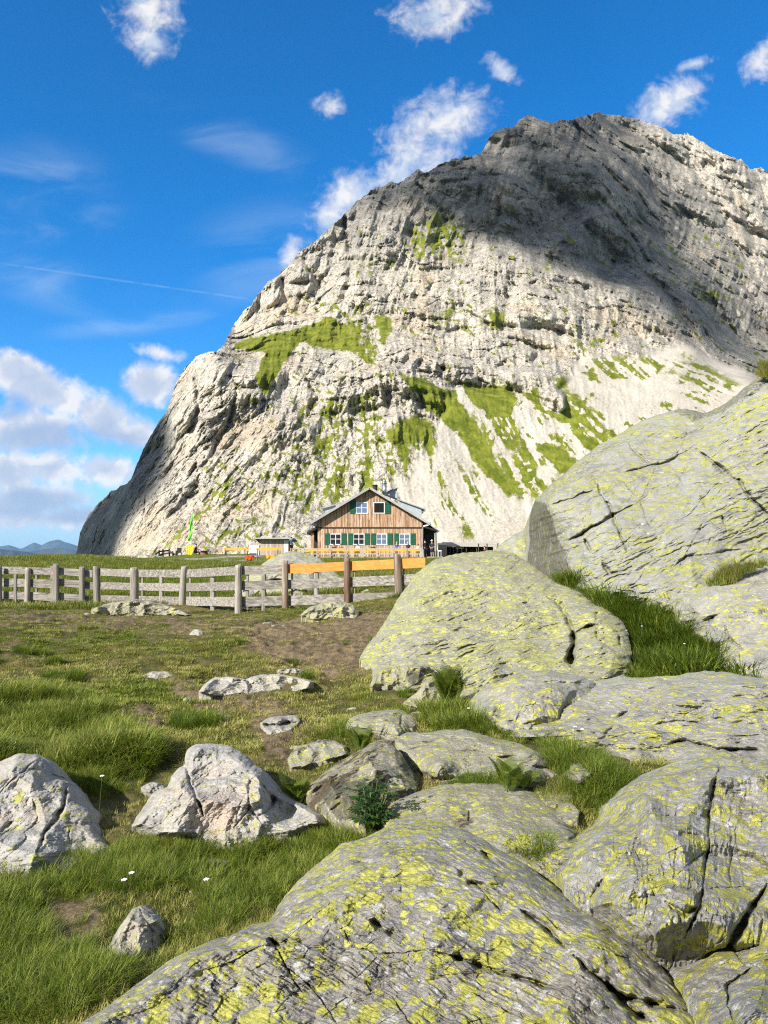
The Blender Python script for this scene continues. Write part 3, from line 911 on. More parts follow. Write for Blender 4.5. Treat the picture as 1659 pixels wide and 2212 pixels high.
GREY = ((0.185, 0.18, 0.165), (0.30, 0.295, 0.275), (0.25, 0.26, 0.27))
RM = {
    'slab': rock_mat('slab gneiss', ((0.18, 0.17, 0.15), (0.32, 0.305, 0.27), (0.235, 0.235, 0.235)), 0.80, 18.0, pale=0.70, black=0.55, sh=1.0),
    'right': rock_mat('split gneiss', ((0.19, 0.185, 0.17), (0.34, 0.335, 0.31), (0.27, 0.27, 0.27)), 0.74, 18.0, pale=0.66, black=0.55, sh=5.0, tint=(0.23, 0.19, 0.15)),
    'broad': rock_mat('broad gneiss', ((0.20, 0.195, 0.175), (0.30, 0.29, 0.26), (0.265, 0.265, 0.26)), 0.58, 15.0, pale=0.3, black=0.30, sh=9.0, streak=(0.7, 0.9, 1.3), crust=0.6),
    'dome': rock_mat('lichened dome', ((0.19, 0.185, 0.14), (0.265, 0.26, 0.20), (0.255, 0.255, 0.235)), 0.80, 15.0, ((0.31, 0.32, 0.125), (0.47, 0.47, 0.135)), pale=0.35, black=0.26, sh=13.0, streak=(0.75, 0.8, 1.5), crust=0.45),
    'giant': rock_mat('giant lichened boulder', ((0.175, 0.175, 0.155), (0.27, 0.27, 0.24), (0.25, 0.26, 0.26)), 0.68, 9.5, ((0.25, 0.265, 0.10), (0.37, 0.375, 0.105)), pale=0.35, black=0.26, sh=21.0, streak=(0.6, 0.8, 1.6), crust=0.4),
    'mid': rock_mat('middle gneiss', ((0.20, 0.19, 0.145), (0.30, 0.285, 0.22), (0.27, 0.265, 0.235)), 0.55, 20.0, pale=0.35, black=0.34, sh=27.0, moss=0.35, crust=0.6),
    'brown': rock_mat('mossy gneiss', ((0.17, 0.155, 0.12), (0.28, 0.265, 0.21), (0.24, 0.23, 0.20)), 0.52, 20.0, pale=0.5, black=0.45, sh=31.0, moss=0.75),
    'white': rock_mat('pale quartzite', ((0.27, 0.25, 0.215), (0.42, 0.395, 0.35), (0.33, 0.335, 0.34)), 0.24, 16.0, ((0.34, 0.35, 0.13), (0.44, 0.44, 0.12)), pale=0.5, black=0.08, sh=37.0, tint=(0.47, 0.38, 0.31), crust=0.35),
    'stone': rock_mat('weathered stone', ((0.20, 0.185, 0.16), (0.35, 0.33, 0.29), (0.28, 0.28, 0.26)), 0.25, 20.0, pale=0.45, black=0.2, sh=41.0),
}


def resample(poly, n):
    p = np.asarray(poly, float)
    q = np.vstack([p, p[:1]])
    L = np.concatenate([[0], np.cumsum(np.sqrt(((q[1:] - q[:-1]) ** 2).sum(1)))])
    t = np.linspace(0, L[-1], n, endpoint=False)
    return np.stack([np.interp(t, L, q[:, 0]), np.interp(t, L, q[:, 1])], 1), L[-1]


def boulder(label, outline, ctrl, mat, thick, seed, step=2.3, amp=1.0, cracks=(), centre=None, stains=(), auto=None, ribs=None, rim=0.10, up=(0, 0, 1), layer=0.0, lay_len=0.18, name='boulder', group=None, smooth_n=3, jit=1.0, cat='boulder', facet=1.0, bulges=()):
    per = resample(outline, 64)[1]
    n = int(min(1100, max(40, per / step)))
    R, _ = resample(outline, n)
    k = max(1, int(smooth_n * 2.3 / step))
    for _ in range(k):
        R = 0.5 * R + 0.25 * (np.roll(R, 1, 0) + np.roll(R, -1, 0))
    # area centroid
    x, y = R[:, 0], R[:, 1]
    x1, y1 = np.roll(x, -1), np.roll(y, -1)
    A = (x * y1 - x1 * y)
    c = np.array([((x + x1) * A).sum(), ((y + y1) * A).sum()]) / (3 * A.sum()) if centre is None else np.array(centre, float)
    size = sqrt(abs(A.sum()) / 2)
    rad = R - c
    nrm = np.stack([np.roll(y, -1) - np.roll(y, 1), -(np.roll(x, -1) - np.roll(x, 1))], 1)
    nrm /= np.linalg.norm(nrm, axis=1, keepdims=True) + 1e-9
    nrm *= np.sign((nrm * rad).sum(1, keepdims=True))
    q = np.stack([R[:, 0], R[:, 1], 0 * x + seed * 13.7], -1)
    jj = jit * (0.022 * size * fbm(q / (0.22 * size + 5), 4, seed=seed) + 1.6 * fbm(q / 8, 4, seed=seed + 1))
    R = R + nrm * jj[:, None]
    rad = R - c
    rl = np.sqrt((rad ** 2).sum(1))
    M = int(max(8, rl.max() / step))
    s = np.linspace(0.004, 1, M)[:, None]
    px = c[0] + s * rad[None, :, 0]
    py = c[1] + s * rad[None, :, 1]
    ctrl = [(a_, b_, ground_at(a_, b_) if d_ is None else d_) for a_, b_, d_ in ctrl]
    cp = np.array(ctrl, float)
    D = 1 / RBF(cp[:, :2] / 100, 1 / cp[:, 2], 0.15)(px / 100, py / 100)
    base = at(px, py, D)
    dm = float(np.mean(cp[:, 2]))
    S = size * dm / F                                   # real size in metres
    # roll-over towards the skyline edge
    e = (1 - s) * rl[None]
    rr = rim * size
    t = np.clip(1 - e / rr, 0, 1)
    wup = np.clip(0.55 + 0.6 * (-nrm[:, 1]), 0.08, 1.0)[None]
    roll = (1 - np.sqrt(np.clip(1 - t * t, 0, 1))) * rr * D / F * 1.3 * wup
    P = base
    wob_ = 4.0 * fbm(np.stack([px / 30, py / 30, 0 * px + seed], -1), 3, seed=9)
    wob2_ = 4.0 * fbm(np.stack([px / 30, py / 30, 0 * px + seed + 40], -1), 3, seed=10)
    w = fbm(P / (0.22 * S), 3, seed=seed + 2)[..., None] * 0.10 * S
    f1, f2, fr = worley((P + w) / (0.30 * S) + seed * 3.1, True)
    g1, gr_ = worley((P + 0.3 * w) / (0.11 * S) + seed * 1.7)
    rel = amp * S * (0.045 * fbm(P / (0.45 * S), 4, seed=seed + 3) + facet * (0.05 * (f1 - 0.5) + 0.030 * (fr - 0.5)) + 0.022 * (g1 - 0.5) + facet * 0.016 * (gr_ - 0.5))
    e1, er_ = worley((P + 0.12 * w) / (0.045 * S) + seed * 2.3)
    rel = rel + amp * S * (0.013 * (er_ - 0.5) + 0.013 * (e1 - 0.5)) * sstep(-0.3, 0.2, fbm(P / (0.3 * S), 2, seed=seed + 12))
    rel = rel + amp * (0.042 * min(1, S) * fbm(P / (0.10 * min(1.5, S) + 0.02), 5, seed=seed + 4, ridge=True) * 0.7 + 0.011 * fbm(P / 0.035, 4, seed=seed + 5, ridge=True))
    if ribs:                                              # foliation standing out as fine ribs
        ra_, rx_, ry_, rh_ = ribs
        xx_ = (px + 2 * wob_) * cos(ra_) + (py + 2 * wob2_) * sin(ra_)
        yy_ = -(px + 2 * wob_) * sin(ra_) + (py + 2 * wob2_) * cos(ra_)
        rb_ = fbm(np.stack([xx_ / ry_, yy_ / rx_, 0 * xx_ + seed], -1), 4, ridge=True, seed=seed + 20)
        rel = rel - rh_ * rb_ * (0.5 + 0.7 * sstep(-0.3, 0.3, fbm(P / (0.25 * S), 2, seed=seed + 21)))
    # flat faces meeting in edges: the envelope of random tangent planes
    rg = np.random.default_rng(seed * 7 + 1)
    uu = np.stack([(px - c[0]) / (0.62 * size), (py - c[1]) / (0.62 * size)], -1)
    uw = uu + 0.10 * np.stack([fbm(P / (0.35 * S), 3, seed=seed + 14), fbm(P / (0.35 * S), 3, seed=seed + 15)], -1)
    for K_, co_, wj in ((int(16 * abs(rl.max()) / size) + 4, 0.62, 1.0), (90, 0.85, 0.8)):
        th_ = rg.uniform(0, 2 * pi, K_); rd_ = 1.5 * np.sqrt(rg.uniform(0, 1, K_))
        uk = np.stack([rd_ * np.cos(th_), rd_ * np.sin(th_)], -1)
        hh = np.full(px.shape, -1e9)
        for a_ in uk:
            hh = np.maximum(hh, 2 * (uw[..., 0] * a_[0] + uw[..., 1] * a_[1]) - (a_ ** 2).sum() - rg.uniform(0, 0.05))
        er = hh - (uw ** 2).sum(-1)
        if K_ == 90: er = er * sstep(-0.25, 0.25, fbm(P / (0.4 * S), 2, seed=seed + 16))
        rel = rel + facet * amp * S * 2.0 * co_ * wj * np.clip(er, -0.3, 0.05) * (1 - 0.7 * t)
    if layer:
        u_ = np.array(up, float); u_ /= np.linalg.norm(u_)
        h = (P * u_).sum(-1) / lay_len + 0.9 * fbm(P / (0.35 * S), 4, seed=seed + 6)
        fr_ = h - np.floor(h)
        on = sstep(-0.15, 0.25, fbm(P / (0.3 * S), 3, seed=seed + 8))
        rel = rel + layer * on * (np.minimum(fr_, 4 * (1 - fr_)) - 0.4)
    wob = 4.0 * fbm(np.stack([px / 16, py / 16, 0 * px + seed], -1), 4, seed=7)
    wob2 = 4.0 * fbm(np.stack([px / 16, py / 16, 0 * px + seed + 40], -1), 4, seed=8)
    cracks = list(cracks)
    rc = random.Random(seed * 11 + 3)
    na, dirs, ln_ = auto or (6, (0.5, 2.2), 0.35)
    for _ in range(na):                                   # hairline fractures along the rock's own joint directions
        a0 = rc.choice(dirs) + rc.gauss(0, .18)
        q_ = R[rc.randrange(n)]; f_ = rc.random() ** .5
        x_, y_ = c[0] + (q_[0] - c[0]) * f_, c[1] + (q_[1] - c[1]) * f_
        L_ = size * ln_ * rc.uniform(.4, 1.3)
        pl = [(x_, y_)]
        for _k in range(4):
            a0 += rc.gauss(0, .22)
            x_ += L_ / 4 * cos(a0); y_ += L_ / 4 * sin(a0); pl.append((x_, y_))
        cracks.append((pl, rc.uniform(0.8, 1.5), rc.uniform(.008, .022) * min(2.5, max(0.5, S))))
    for line, wd, dp in cracks:
        dd, pr = ldist(px + wob, py + wob2, line)
        taper = np.clip(4 * np.minimum(pr, 1 - pr) + 0.25, 0.1, 1) * (0.7 + 0.6 * vnoise(np.stack([px / 22, py / 22, 0 * px + seed], -1)))
        rel = rel + 1.5 * dp * np.exp(-(dd / (1.25 * wd * np.clip(taper, 0.35, 1.3))) ** 2) * np.clip(taper, 0.2, 1.1)
    for bx_, by_, br, bh in bulges:
        q2 = ((px - bx_) ** 2 + (py - by_) ** 2) / br ** 2
        rel = rel - bh * np.exp(-q2)
    D2 = D + rel + roll
    V = at(px, py, D2)
    stain = np.zeros(px.shape)
    for poly_, a_ in stains:
        stain = np.maximum(stain, a_ * sstep(-4, 6, sdist(px + 1.5 * wob, py + 1.5 * wob2, poly_)))  # dark lichen on faces; undersides get their shade painted in
    # the far side: the shell closes behind and runs down into the earth
    cback = at(c[0], c[1], 1 / float(RBF(cp[:, :2] / 100, 1 / cp[:, 2], 0.15)(c[0] / 100, c[1] / 100)))
    edge = V[-1]
    wdn = sstep(0.15, 0.6, nrm[:, 1])
    for kk in (0.4, 1.0):
        sk = edge.copy()
        sk[:, 2] -= wdn * min(0.6, 0.28 * S) * kk
        sk[:, 1] += wdn * 0.02 * S * kk
        V = np.concatenate([V, sk[None]])
    edge = V[-1]
    rings = [V]
    for a in (14, 28, 44, 60, 75, 86):
        ca_, sa_ = cos(radians(a)), sin(radians(a))
        r = cback[None] + (edge - cback[None]) * np.array([ca_, ca_, ca_])
        r = r + np.array([0, 1, 0]) * (thick * sa_)
        r[:, 2] -= 0.35 * thick * sa_
        r = r + (0.05 * thick * fbm(r / (0.3 * S), 3, seed=seed + 9) * sa_)[:, None]
        rings.append(r[None])
    V = np.concatenate(rings)
    nr = len(V)
    faces = grid_faces(nr, n, True)
    vs = V.reshape(-1, 3)
    st_ = np.zeros((nr, n)); st_[:stain.shape[0]] = stain
    o = link_mesh(name, vs, faces, mat, None, True, {'stain': st_})
    bm = bmesh.new(); bm.from_mesh(o.data); bm.verts.ensure_lookup_table()
    bm.faces.new([bm.verts[i] for i in range(n)])
    bm.faces.new([bm.verts[(nr - 1) * n + i] for i in range(n - 1, -1, -1)])
    for f in bm.faces: f.smooth = True
    bm.normal_update()
    f0 = bm.faces[len(bm.faces) // 3] if False else None
    bmesh.ops.recalc_face_normals(bm, faces=bm.faces[:])
    bm.to_mesh(o.data); bm.free()
    ctr = Vector(np.mean(vs, 0)); ctr.z = min(float(vs[:, 2].min()) + 0.05, ctr.z)
    o.data.transform(Matrix.Translation(-ctr)); o.location = ctr
    return tag(o, label, cat, group)


def z4(*p): return [(x / 1.728 / 1.1573, (1560 + y / 1.728) / 1.1573) for x, y in p]
def z5(*p): return [((860 + x / 1.565) / 1.1573, (1360 + y / 1.565) / 1.1573) for x, y in p]
def z8(*p): return [((860 + x / 1.565) / 1.1573, (880 + y / 1.565) / 1.1573) for x, y in p]


boulder('huge foreground slab crusted with yellow lichen, cut by long black cracks', [(120, 2262), (165, 2214), (258, 2152), (330, 2102), (372, 2072), (425, 2042), (478, 2032), (503, 2008), (540, 2000), (577, 1990), (600, 1952), (648, 1902), (700, 1852), (735, 1822), (790, 1806), (830, 1780), (872, 1771), (920, 1779), (1000, 1799), (1060, 1830), (1130, 1866), (1200, 1912), (1260, 1962), (1330, 2010), (1392, 2056), (1440, 2100), (1468, 2140), (1498, 2182), (1520, 2226), (1520, 2330), (800, 2340), (120, 2330)],
        [(x_, y_, k_ / (0.408 + 0.0000289 * (x_ - 165) + 0.000353 * (y_ - 2212))) for x_, y_, k_ in ((165, 2212, 1), (430, 2045, 1), (600, 1955, 1), (735, 1825, 1.0), (872, 1775, 1.01), (1000, 1800, 1.01), (1200, 1912, 1.02), (1392, 2058, 1.02), (1495, 2180, 1.03), (900, 1950, .985), (850, 2100, .975), (900, 2212, .965), (1200, 2080, .98), (1250, 2212, .975), (500, 2150, .985), (800, 2330, .965), (300, 2330, 1), (1450, 2330, 1))],
        RM['slab'], 1.2, 3, 2.0, 0.75, [(z5((470, 1165), (540, 1205), (600, 1255)), 4, .07), (z5((440, 1265), (500, 1320), (560, 1345)), 6, .07), (z5((90, 1465), (150, 1500), (220, 1535)), 5, .06), (z5((340, 1590), (450, 1620), (600, 1672), (740, 1712), (850, 1745)), 4, .07), (z5((690, 1430), (780, 1492), (870, 1580)), 4.5, .07),
         (z5((900, 1610), (960, 1672), (1050, 1740), (1110, 1775), (1260, 1812), (1375, 1835)), 6, .11), (z5((820, 1310), (900, 1370), (1000, 1430), (1070, 1485)), 4, .06), (z5((1000, 1700), (1100, 1800), (1200, 1870)), 6, .10), (z4((1060, 1330), (1150, 1355), (1220, 1395)), 5, .08)],
        centre=(880, 2090), auto=(20, (.5, .55, .75), .32), ribs=(.48, 9, 70, .018), up=(-.55, .15, .85), layer=0.030, lay_len=0.16, facet=0.6)
boulder('tall cracked boulder at the right edge above the foreground slab, grey and yellow', [(1210, 1884), (1238, 1842), (1290, 1802), (1330, 1778), (1352, 1752), (1362, 1722), (1392, 1690), (1430, 1662), (1480, 1644), (1525, 1634), (1560, 1626), (1600, 1634), (1659, 1640), (1800, 1640), (1820, 2060), (1659, 2075), (1600, 2080), (1545, 2092), (1500, 2130), (1470, 2128), (1430, 2095), (1390, 2070), (1320, 2020), (1262, 1972), (1225, 1922)],
        [(1212, 1884, 3.15), (1300, 1980, 2.95), (1480, 2105, 2.75), (1560, 2085, 2.85), (1659, 2060, 2.9), (1800, 2060, 3.0), (1450, 1870, 3.15), (1300, 1850, 3.2), (1362, 1722, 3.75), (1480, 1650, 4.15), (1560, 1630, 4.25), (1659, 1645, 4.1), (1800, 1640, 4.1), (1600, 1780, 3.45), (1480, 1740, 3.65), (1659, 1900, 3.1), (1550, 1990, 2.82), (1440, 2000, 2.86)],
        RM['right'], 1.4, 11, 2.1, 1.0, [(z5((1475, 860), (1445, 955), (1432, 1040), (1425, 1140)), 6, .11), (z5((1432, 1140), (1410, 1290), (1395, 1420), (1330, 1540)), 4, .07), (z5((1540, 850), (1610, 880), (1659, 930)), 6, .09), (z5((1250, 1000), (1150, 960), (1100, 990)), 5, .06), (z5((1659, 1330), (1560, 1480), (1500, 1590), (1420, 1610)), 7, .12), (z5((1040, 1250), (1000, 1330), (960, 1390)), 4, .04), (z5((1260, 1400), (1340, 1450), (1380, 1420)), 5, .05)], centre=(1500, 1880), auto=(16, (1.7, 1.4, 2.6), .32), ribs=(1.6, 11, 60, .024), up=(.8, .3, .5), layer=0.02)
boulder('pale lichened boulder in the bottom right corner below the tall cracked one', [(1474, 2130), (1486, 2100), (1512, 2078), (1545, 2055), (1580, 2050), (1592, 2066), (1615, 2038), (1640, 2022), (1659, 1985), (1800, 1950), (1800, 2340), (1540, 2340), (1515, 2226), (1494, 2182)],
        [(1474, 2130, 2.5), (1545, 2055, 2.65), (1659, 1990, 2.75), (1800, 1960, 2.8), (1500, 2212, 2.25), (1600, 2150, 2.25), (1659, 2212, 2.05), (1800, 2300, 2.0), (1540, 2330, 2.0)], RM['right'], 0.8, 17, 2.1, 1.2, [(z5((1590, 1660), (1500, 1730), (1500, 1800), (1530, 1878)), 4, .06)])
boulder('broad low slab on the right between the tall cracked boulder and the dome rock', [(1100, 1592), (1092, 1560), (1110, 1530), (1150, 1510), (1210, 1500), (1262, 1488), (1290, 1470), (1335, 1458), (1400, 1466), (1470, 1458), (1520, 1450), (1570, 1452), (1659, 1466), (1800, 1470), (1800, 1690), (1640, 1672), (1560, 1664), (1440, 1700), (1372, 1720), (1345, 1700), (1335, 1665), (1290, 1625), (1200, 1590), (1150, 1580)],
        [(1100, 1580, 6.2), (1262, 1490, 7.1), (1335, 1460, 7.3), (1520, 1452, 6.8), (1659, 1466, 6.4), (1800, 1470, 6.2), (1345, 1700, 4.75), (1290, 1625, 5.3), (1200, 1590, 5.9), (1450, 1690, 4.75), (1560, 1660, 4.7), (1800, 1690, 4.5), (1450, 1560, 5.8), (1600, 1560, 5.55), (1250, 1550, 6.35)],
        RM['broad'], 1.6, 23, 2.2, 0.85, [(z5((1240, 790), (1330, 770), (1450, 800), (1560, 805), (1659, 810)), 4, .08), (z5((1140, 745), (1050, 690), (1110, 655)), 4, .06), (z5((980, 800), (1100, 660), (1250, 590)), 4, .05), (z5((1180, 715), (1300, 690)), 4, .04)], centre=(1440, 1580), auto=(12, (.15, -.3, .5), .3), ribs=(.12, 9, 60, .05), up=(.2, .5, .8), layer=0.025, facet=0.7)
boulder('blunt boulder with a flat lichened cap wedged between the dome rock and the broad slab', [(1006, 1538), (1012, 1515), (1032, 1498), (1056, 1478), (1085, 1466), (1125, 1452), (1180, 1446), (1215, 1452), (1262, 1462), (1284, 1474), (1286, 1500), (1260, 1545), (1215, 1580), (1150, 1600), (1105, 1594), (1060, 1575), (1030, 1556)],
        [(1006, 1538, 7.2), (1056, 1480, 7.35), (1125, 1452, 7.6), (1215, 1454, 7.5), (1282, 1472, 7.2), (1105, 1592, 6.3), (1060, 1575, 6.5), (1230, 1560, 6.6), (1120, 1510, 6.65), (1200, 1490, 6.8), (1120, 1475, 7.0)],
        RM['broad'], 0.9, 29, 2.0, 1.0, [(z5((680, 510), (760, 540), (880, 545), (980, 540)), 3, .07), (z5((640, 690), (700, 705), (790, 690)), 4, .05)])
boulder('great dome shaped lichened boulder covering the end of the fence, split by a dark cleft', [(772, 1425), (782, 1400), (808, 1370), (830, 1340), (862, 1288), (900, 1242), (938, 1212), (972, 1200), (1005, 1194), (1060, 1187), (1112, 1196), (1150, 1222), (1182, 1246), (1232, 1268), (1262, 1282), (1282, 1296), (1312, 1318), (1345, 1342), (1360, 1372), (1368, 1412), (1362, 1448), (1340, 1486), (1250, 1530), (1120, 1550), (1010, 1540), (930, 1520), (860, 1500), (826, 1482), (806, 1462), (800, 1442)],
        [(772, 1425, 10.6), (806, 1462, 9.7), (862, 1290, 13.2), (938, 1212, 14.2), (1060, 1188, 14.6), (1182, 1246, 13.2), (1282, 1296, 11.6), (1345, 1342, 10.5), (1365, 1440, 8.9), (1250, 1510, 7.9), (1010, 1530, 7.9), (860, 1498, 8.7), (950, 1400, 10.2), (1050, 1300, 11.9), (1180, 1400, 9.8), (1280, 1380, 9.6), (950, 1300, 12.4), (1100, 1460, 8.9)],
        RM['dome'], 3.0, 31, 2.1, 0.9, [(z5((795, 205), (845, 235), (872, 280), (895, 345)), 4.5, .22), (z5((895, 345), (905, 390), (888, 430), (893, 478)), 8, .75), (z5((905, 350), (930, 328), (990, 312)), 4, .28), (z5((985, 300), (990, 265)), 3, .15), (z5((985, 330), (990, 375), (1020, 385)), 2.5, .1), (z5((700, 230), (760, 250), (830, 260)), 3, .08), (z5((380, 270), (460, 250), (560, 230)), 3, .06), (z5((1075, 360), (1085, 400)), 2.5, .08)],
        centre=(1080, 1390), auto=(22, (-.35, -.3, 1.1), .25), ribs=(-.33, 9, 55, .085), up=(-.45, -.5, .75), layer=0.05, lay_len=0.26, facet=0.45)
boulder('giant boulder filling the right side, mottled grey and yellow-green, taller than the hut beside it', [(1142, 1262), (1136, 1215), (1137, 1160), (1141, 1112), (1153, 1078), (1178, 1056), (1205, 1036), (1245, 1000), (1290, 966), (1335, 934), (1380, 906), (1430, 888), (1480, 882), (1502, 890), (1522, 897), (1548, 880), (1580, 862), (1610, 838), (1640, 816), (1662, 800), (1800, 740), (1830, 1300), (1760, 1500), (1640, 1480), (1570, 1440), (1500, 1390), (1440, 1330), (1330, 1300), (1220, 1285)],
        [(1142, 1262, 15.6), (1138, 1160, 16.4), (1153, 1080, 16.4), (1182, 1090, 14.9), (1215, 1180, 14.2), (1237, 1255, 13.3), (1205, 1040, 15.6), (1290, 968, 16.6), (1430, 890, 17.8), (1522, 898, 17.4), (1640, 818, 17.2), (1800, 745, 17.0), (1250, 1130, 14.0), (1320, 1280, 12.3), (1440, 1300, 11.5), (1500, 1390, 10.2), (1600, 1452, 9.2), (1400, 1100, 14.0), (1500, 1000, 15.4), (1600, 1150, 12.8), (1659, 1000, 14.6), (1800, 1100, 13.5), (1650, 1300, 11.0), (1800, 1400, 10.0), (1500, 1200, 12.5)],
        RM['giant'], 7.0, 37, 2.1, 0.62, [(z8((805, 600), (880, 575), (980, 540)), 2.6, .16), (z8((985, 500), (1000, 550), (1035, 595), (1060, 660), (1085, 720), (1110, 785)), 2.6, .16), (z8((870, 738), (935, 712), (965, 690), (1050, 640), (1130, 600)), 3, .2), (z8((1100, 470), (1180, 450), (1270, 430), (1380, 360)), 2.6, .14), (z8((1380, 380), (1460, 440), (1500, 480), (1540, 498), (1570, 540), (1610, 590), (1659, 640)), 4, .26), (z8((940, 730), (965, 780)), 3, .15), (z8((1010, 820), (1040, 870), (1080, 850)), 4, .2), (z8((1290, 840), (1340, 800), (1440, 790), (1560, 770)), 2.5, .1), (z8((1110, 350), (1150, 400), (1220, 460)), 2.5, .1), (z8((1480, 640), (1500, 700)), 2.5, .1), (z8((1560, 440), (1590, 470)), 2.5, .1), (z8((1390, 560), (1420, 610)), 2, .08)],
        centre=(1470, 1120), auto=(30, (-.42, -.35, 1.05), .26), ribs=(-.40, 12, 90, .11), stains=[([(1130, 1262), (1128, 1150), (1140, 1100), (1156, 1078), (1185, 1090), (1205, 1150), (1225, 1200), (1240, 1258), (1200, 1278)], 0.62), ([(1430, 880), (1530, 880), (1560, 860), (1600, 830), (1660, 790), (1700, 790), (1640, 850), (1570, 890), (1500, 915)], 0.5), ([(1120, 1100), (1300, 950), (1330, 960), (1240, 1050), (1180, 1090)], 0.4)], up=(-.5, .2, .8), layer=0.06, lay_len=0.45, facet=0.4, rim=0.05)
boulder('grey boulder at the right edge with a branching crack, above the grassy hollow', [(1445, 1352), (1452, 1318), (1475, 1285), (1500, 1262), (1535, 1248), (1600, 1238), (1659, 1222), (1800, 1200), (1800, 1520), (1660, 1490), (1612, 1470), (1560, 1440), (1500, 1405), (1462, 1378)],
        [(1445, 1352, 10.6), (1475, 1285, 11.2), (1535, 1248, 11.4), (1659, 1224, 11.2), (1800, 1200, 11.0), (1500, 1402, 9.7), (1612, 1465, 8.6), (1800, 1515, 8.0), (1600, 1330, 9.9), (1700, 1330, 9.6)],
        RM['broad'], 1.6, 43, 2.1, 0.8, [(z8((1320, 940), (1335, 985), (1375, 1025), (1415, 1050), (1455, 1030)), 5, .22), (z8((1380, 1075), (1400, 1130)), 3, .1), (z8((1490, 1070), (1510, 1125), (1560, 1165)), 3.5, .12), (z8((1580, 940), (1610, 900), (1659, 880)), 3, .1)], facet=0.5)
boulder('grey-green rock shoulder behind the left face of the giant boulder', [(1060, 1196), (1085, 1172), (1112, 1155), (1138, 1142), (1170, 1130), (1180, 1260), (1120, 1240), (1075, 1222)],
        [(1060, 1196, 17.5), (1138, 1142, 17.8), (1180, 1250, 16.6), (1075, 1222, 16.8), (1110, 1190, 17.0)], RM['giant'], 2.0, 47, 2.0, 0.7)
boulder('yellow-green wedge rock with a dark underside, just left of the long flat rock', [(747, 1566), (756, 1552), (772, 1544), (805, 1536), (838, 1533), (866, 1534), (892, 1548), (906, 1566), (906, 1590), (880, 1612), (840, 1612), (805, 1600), (790, 1575), (768, 1572)],
        [(747, 1566, 6.95), (805, 1538, 7.3), (866, 1536, 7.3), (906, 1566, 6.9), (870, 1608, 6.55), (800, 1598, 6.75), (830, 1565, 6.6), (860, 1585, 6.3), (795, 1576, 6.5)], RM['mid'], 0.5, 53, 1.8, 1.0, [([(872, 1540), (865, 1565), (880, 1590)], 2, .04)], stains=[([(745, 1570), (790, 1572), (850, 1605), (800, 1625), (760, 1590)], 0.7)])  # underside shade put into the colour
boulder('long flat rock behind the small fern, yellow at its right end', [(852, 1600), (880, 1582), (930, 1580), (965, 1574), (1000, 1576), (1045, 1588), (1090, 1600), (1130, 1610), (1165, 1624), (1205, 1632), (1240, 1642), (1268, 1655), (1300, 1672), (1280, 1692), (1220, 1712), (1120, 1712), (1030, 1706), (950, 1690), (905, 1665), (880, 1640), (862, 1620)],
        [(852, 1600, 6.0), (965, 1575, 6.3), (1090, 1600, 5.9), (1205, 1632, 5.4), (1300, 1672, 4.95), (1220, 1708, 4.95), (1030, 1704, 5.15), (905, 1668, 5.4), (1050, 1674, 4.92), (1050, 1640, 5.25), (950, 1655, 5.12), (950, 1620, 5.55), (1160, 1680, 4.72), (1160, 1650, 5.02), (1240, 1684, 4.66)],
        RM['mid'], 0.7, 59, 1.9, 0.85, [(z5((230, 850), (260, 890), (330, 920), (440, 915), (560, 900)), 4, .09), (z5((610, 880), (720, 870), (800, 880), (980, 890)), 4, .06)], stains=[([(870, 1640), (960, 1685), (1100, 1690), (1280, 1680), (1290, 1710), (1000, 1715), (890, 1680)], 0.7)])  # shade of the undercut band put into the colour
boulder('upright dark mossy boulder left of the long flat rock, leafy plant at its foot', [(655, 1712), (672, 1692), (700, 1668), (740, 1640), (775, 1620), (805, 1604), (826, 1598), (848, 1604), (866, 1628), (884, 1656), (905, 1686), (900, 1704), (870, 1714), (838, 1730), (815, 1760), (790, 1782), (740, 1770), (700, 1752), (668, 1735)],
        [(655, 1712, 5.1), (740, 1642, 5.45), (826, 1600, 5.6), (884, 1660, 5.15), (900, 1700, 4.85), (800, 1775, 4.35), (700, 1750, 4.6), (770, 1690, 4.75), (840, 1660, 5.0), (820, 1720, 4.65)], RM['brown'], 0.5, 61, 1.8, 1.15, [(z5((240, 840), (280, 900), (300, 935)), 3, .06)], stains=[([(690, 1720), (740, 1680), (800, 1690), (850, 1700), (900, 1700), (880, 1730), (800, 1780), (720, 1770)], 0.62), ([(850, 1600), (910, 1690), (880, 1715), (850, 1660)], 0.6)], up=(-.6, .2, .7), layer=0.02, lay_len=.1)  # shade below the bulge put into the colour
boulder('rounded lichened boulder just above the foreground slab', [(822, 1765), (832, 1744), (860, 1725), (905, 1708), (950, 1694), (985, 1688), (1040, 1690), (1085, 1692), (1130, 1702), (1160, 1716), (1195, 1746), (1222, 1778), (1252, 1808), (1275, 1832), (1250, 1860), (1200, 1890), (1100, 1890), (980, 1850), (880, 1820), (835, 1795)],
        [(822, 1765, 4.4), (905, 1710, 4.65), (985, 1690, 4.7), (1085, 1694, 4.6), (1195, 1748, 4.15), (1275, 1832, 3.6), (1200, 1885, 3.35), (1000, 1850, 3.6), (860, 1810, 3.95), (1050, 1760, 4.0), (950, 1760, 4.1), (1150, 1800, 3.75)],
        RM['mid'], 0.6, 67, 1.9, 0.8, [(z5((490, 1040), (492, 1085)), 3, .04), (z5((320, 1040), (330, 1090)), 3.5, .05), (z5((870, 1170), (930, 1130)), 4, .05)], facet=0.6)
boulder('little flat rock tucked under the right end of the long flat rock', [(1110, 1712), (1140, 1700), (1180, 1696), (1230, 1700), (1238, 1720), (1200, 1740), (1150, 1736), (1118, 1728)], [(1110, 1712, 4.6), (1180, 1698, 4.75), (1238, 1718, 4.45), (1150, 1736, 4.3)], RM['mid'], 0.3, 71, 1.8, .8)
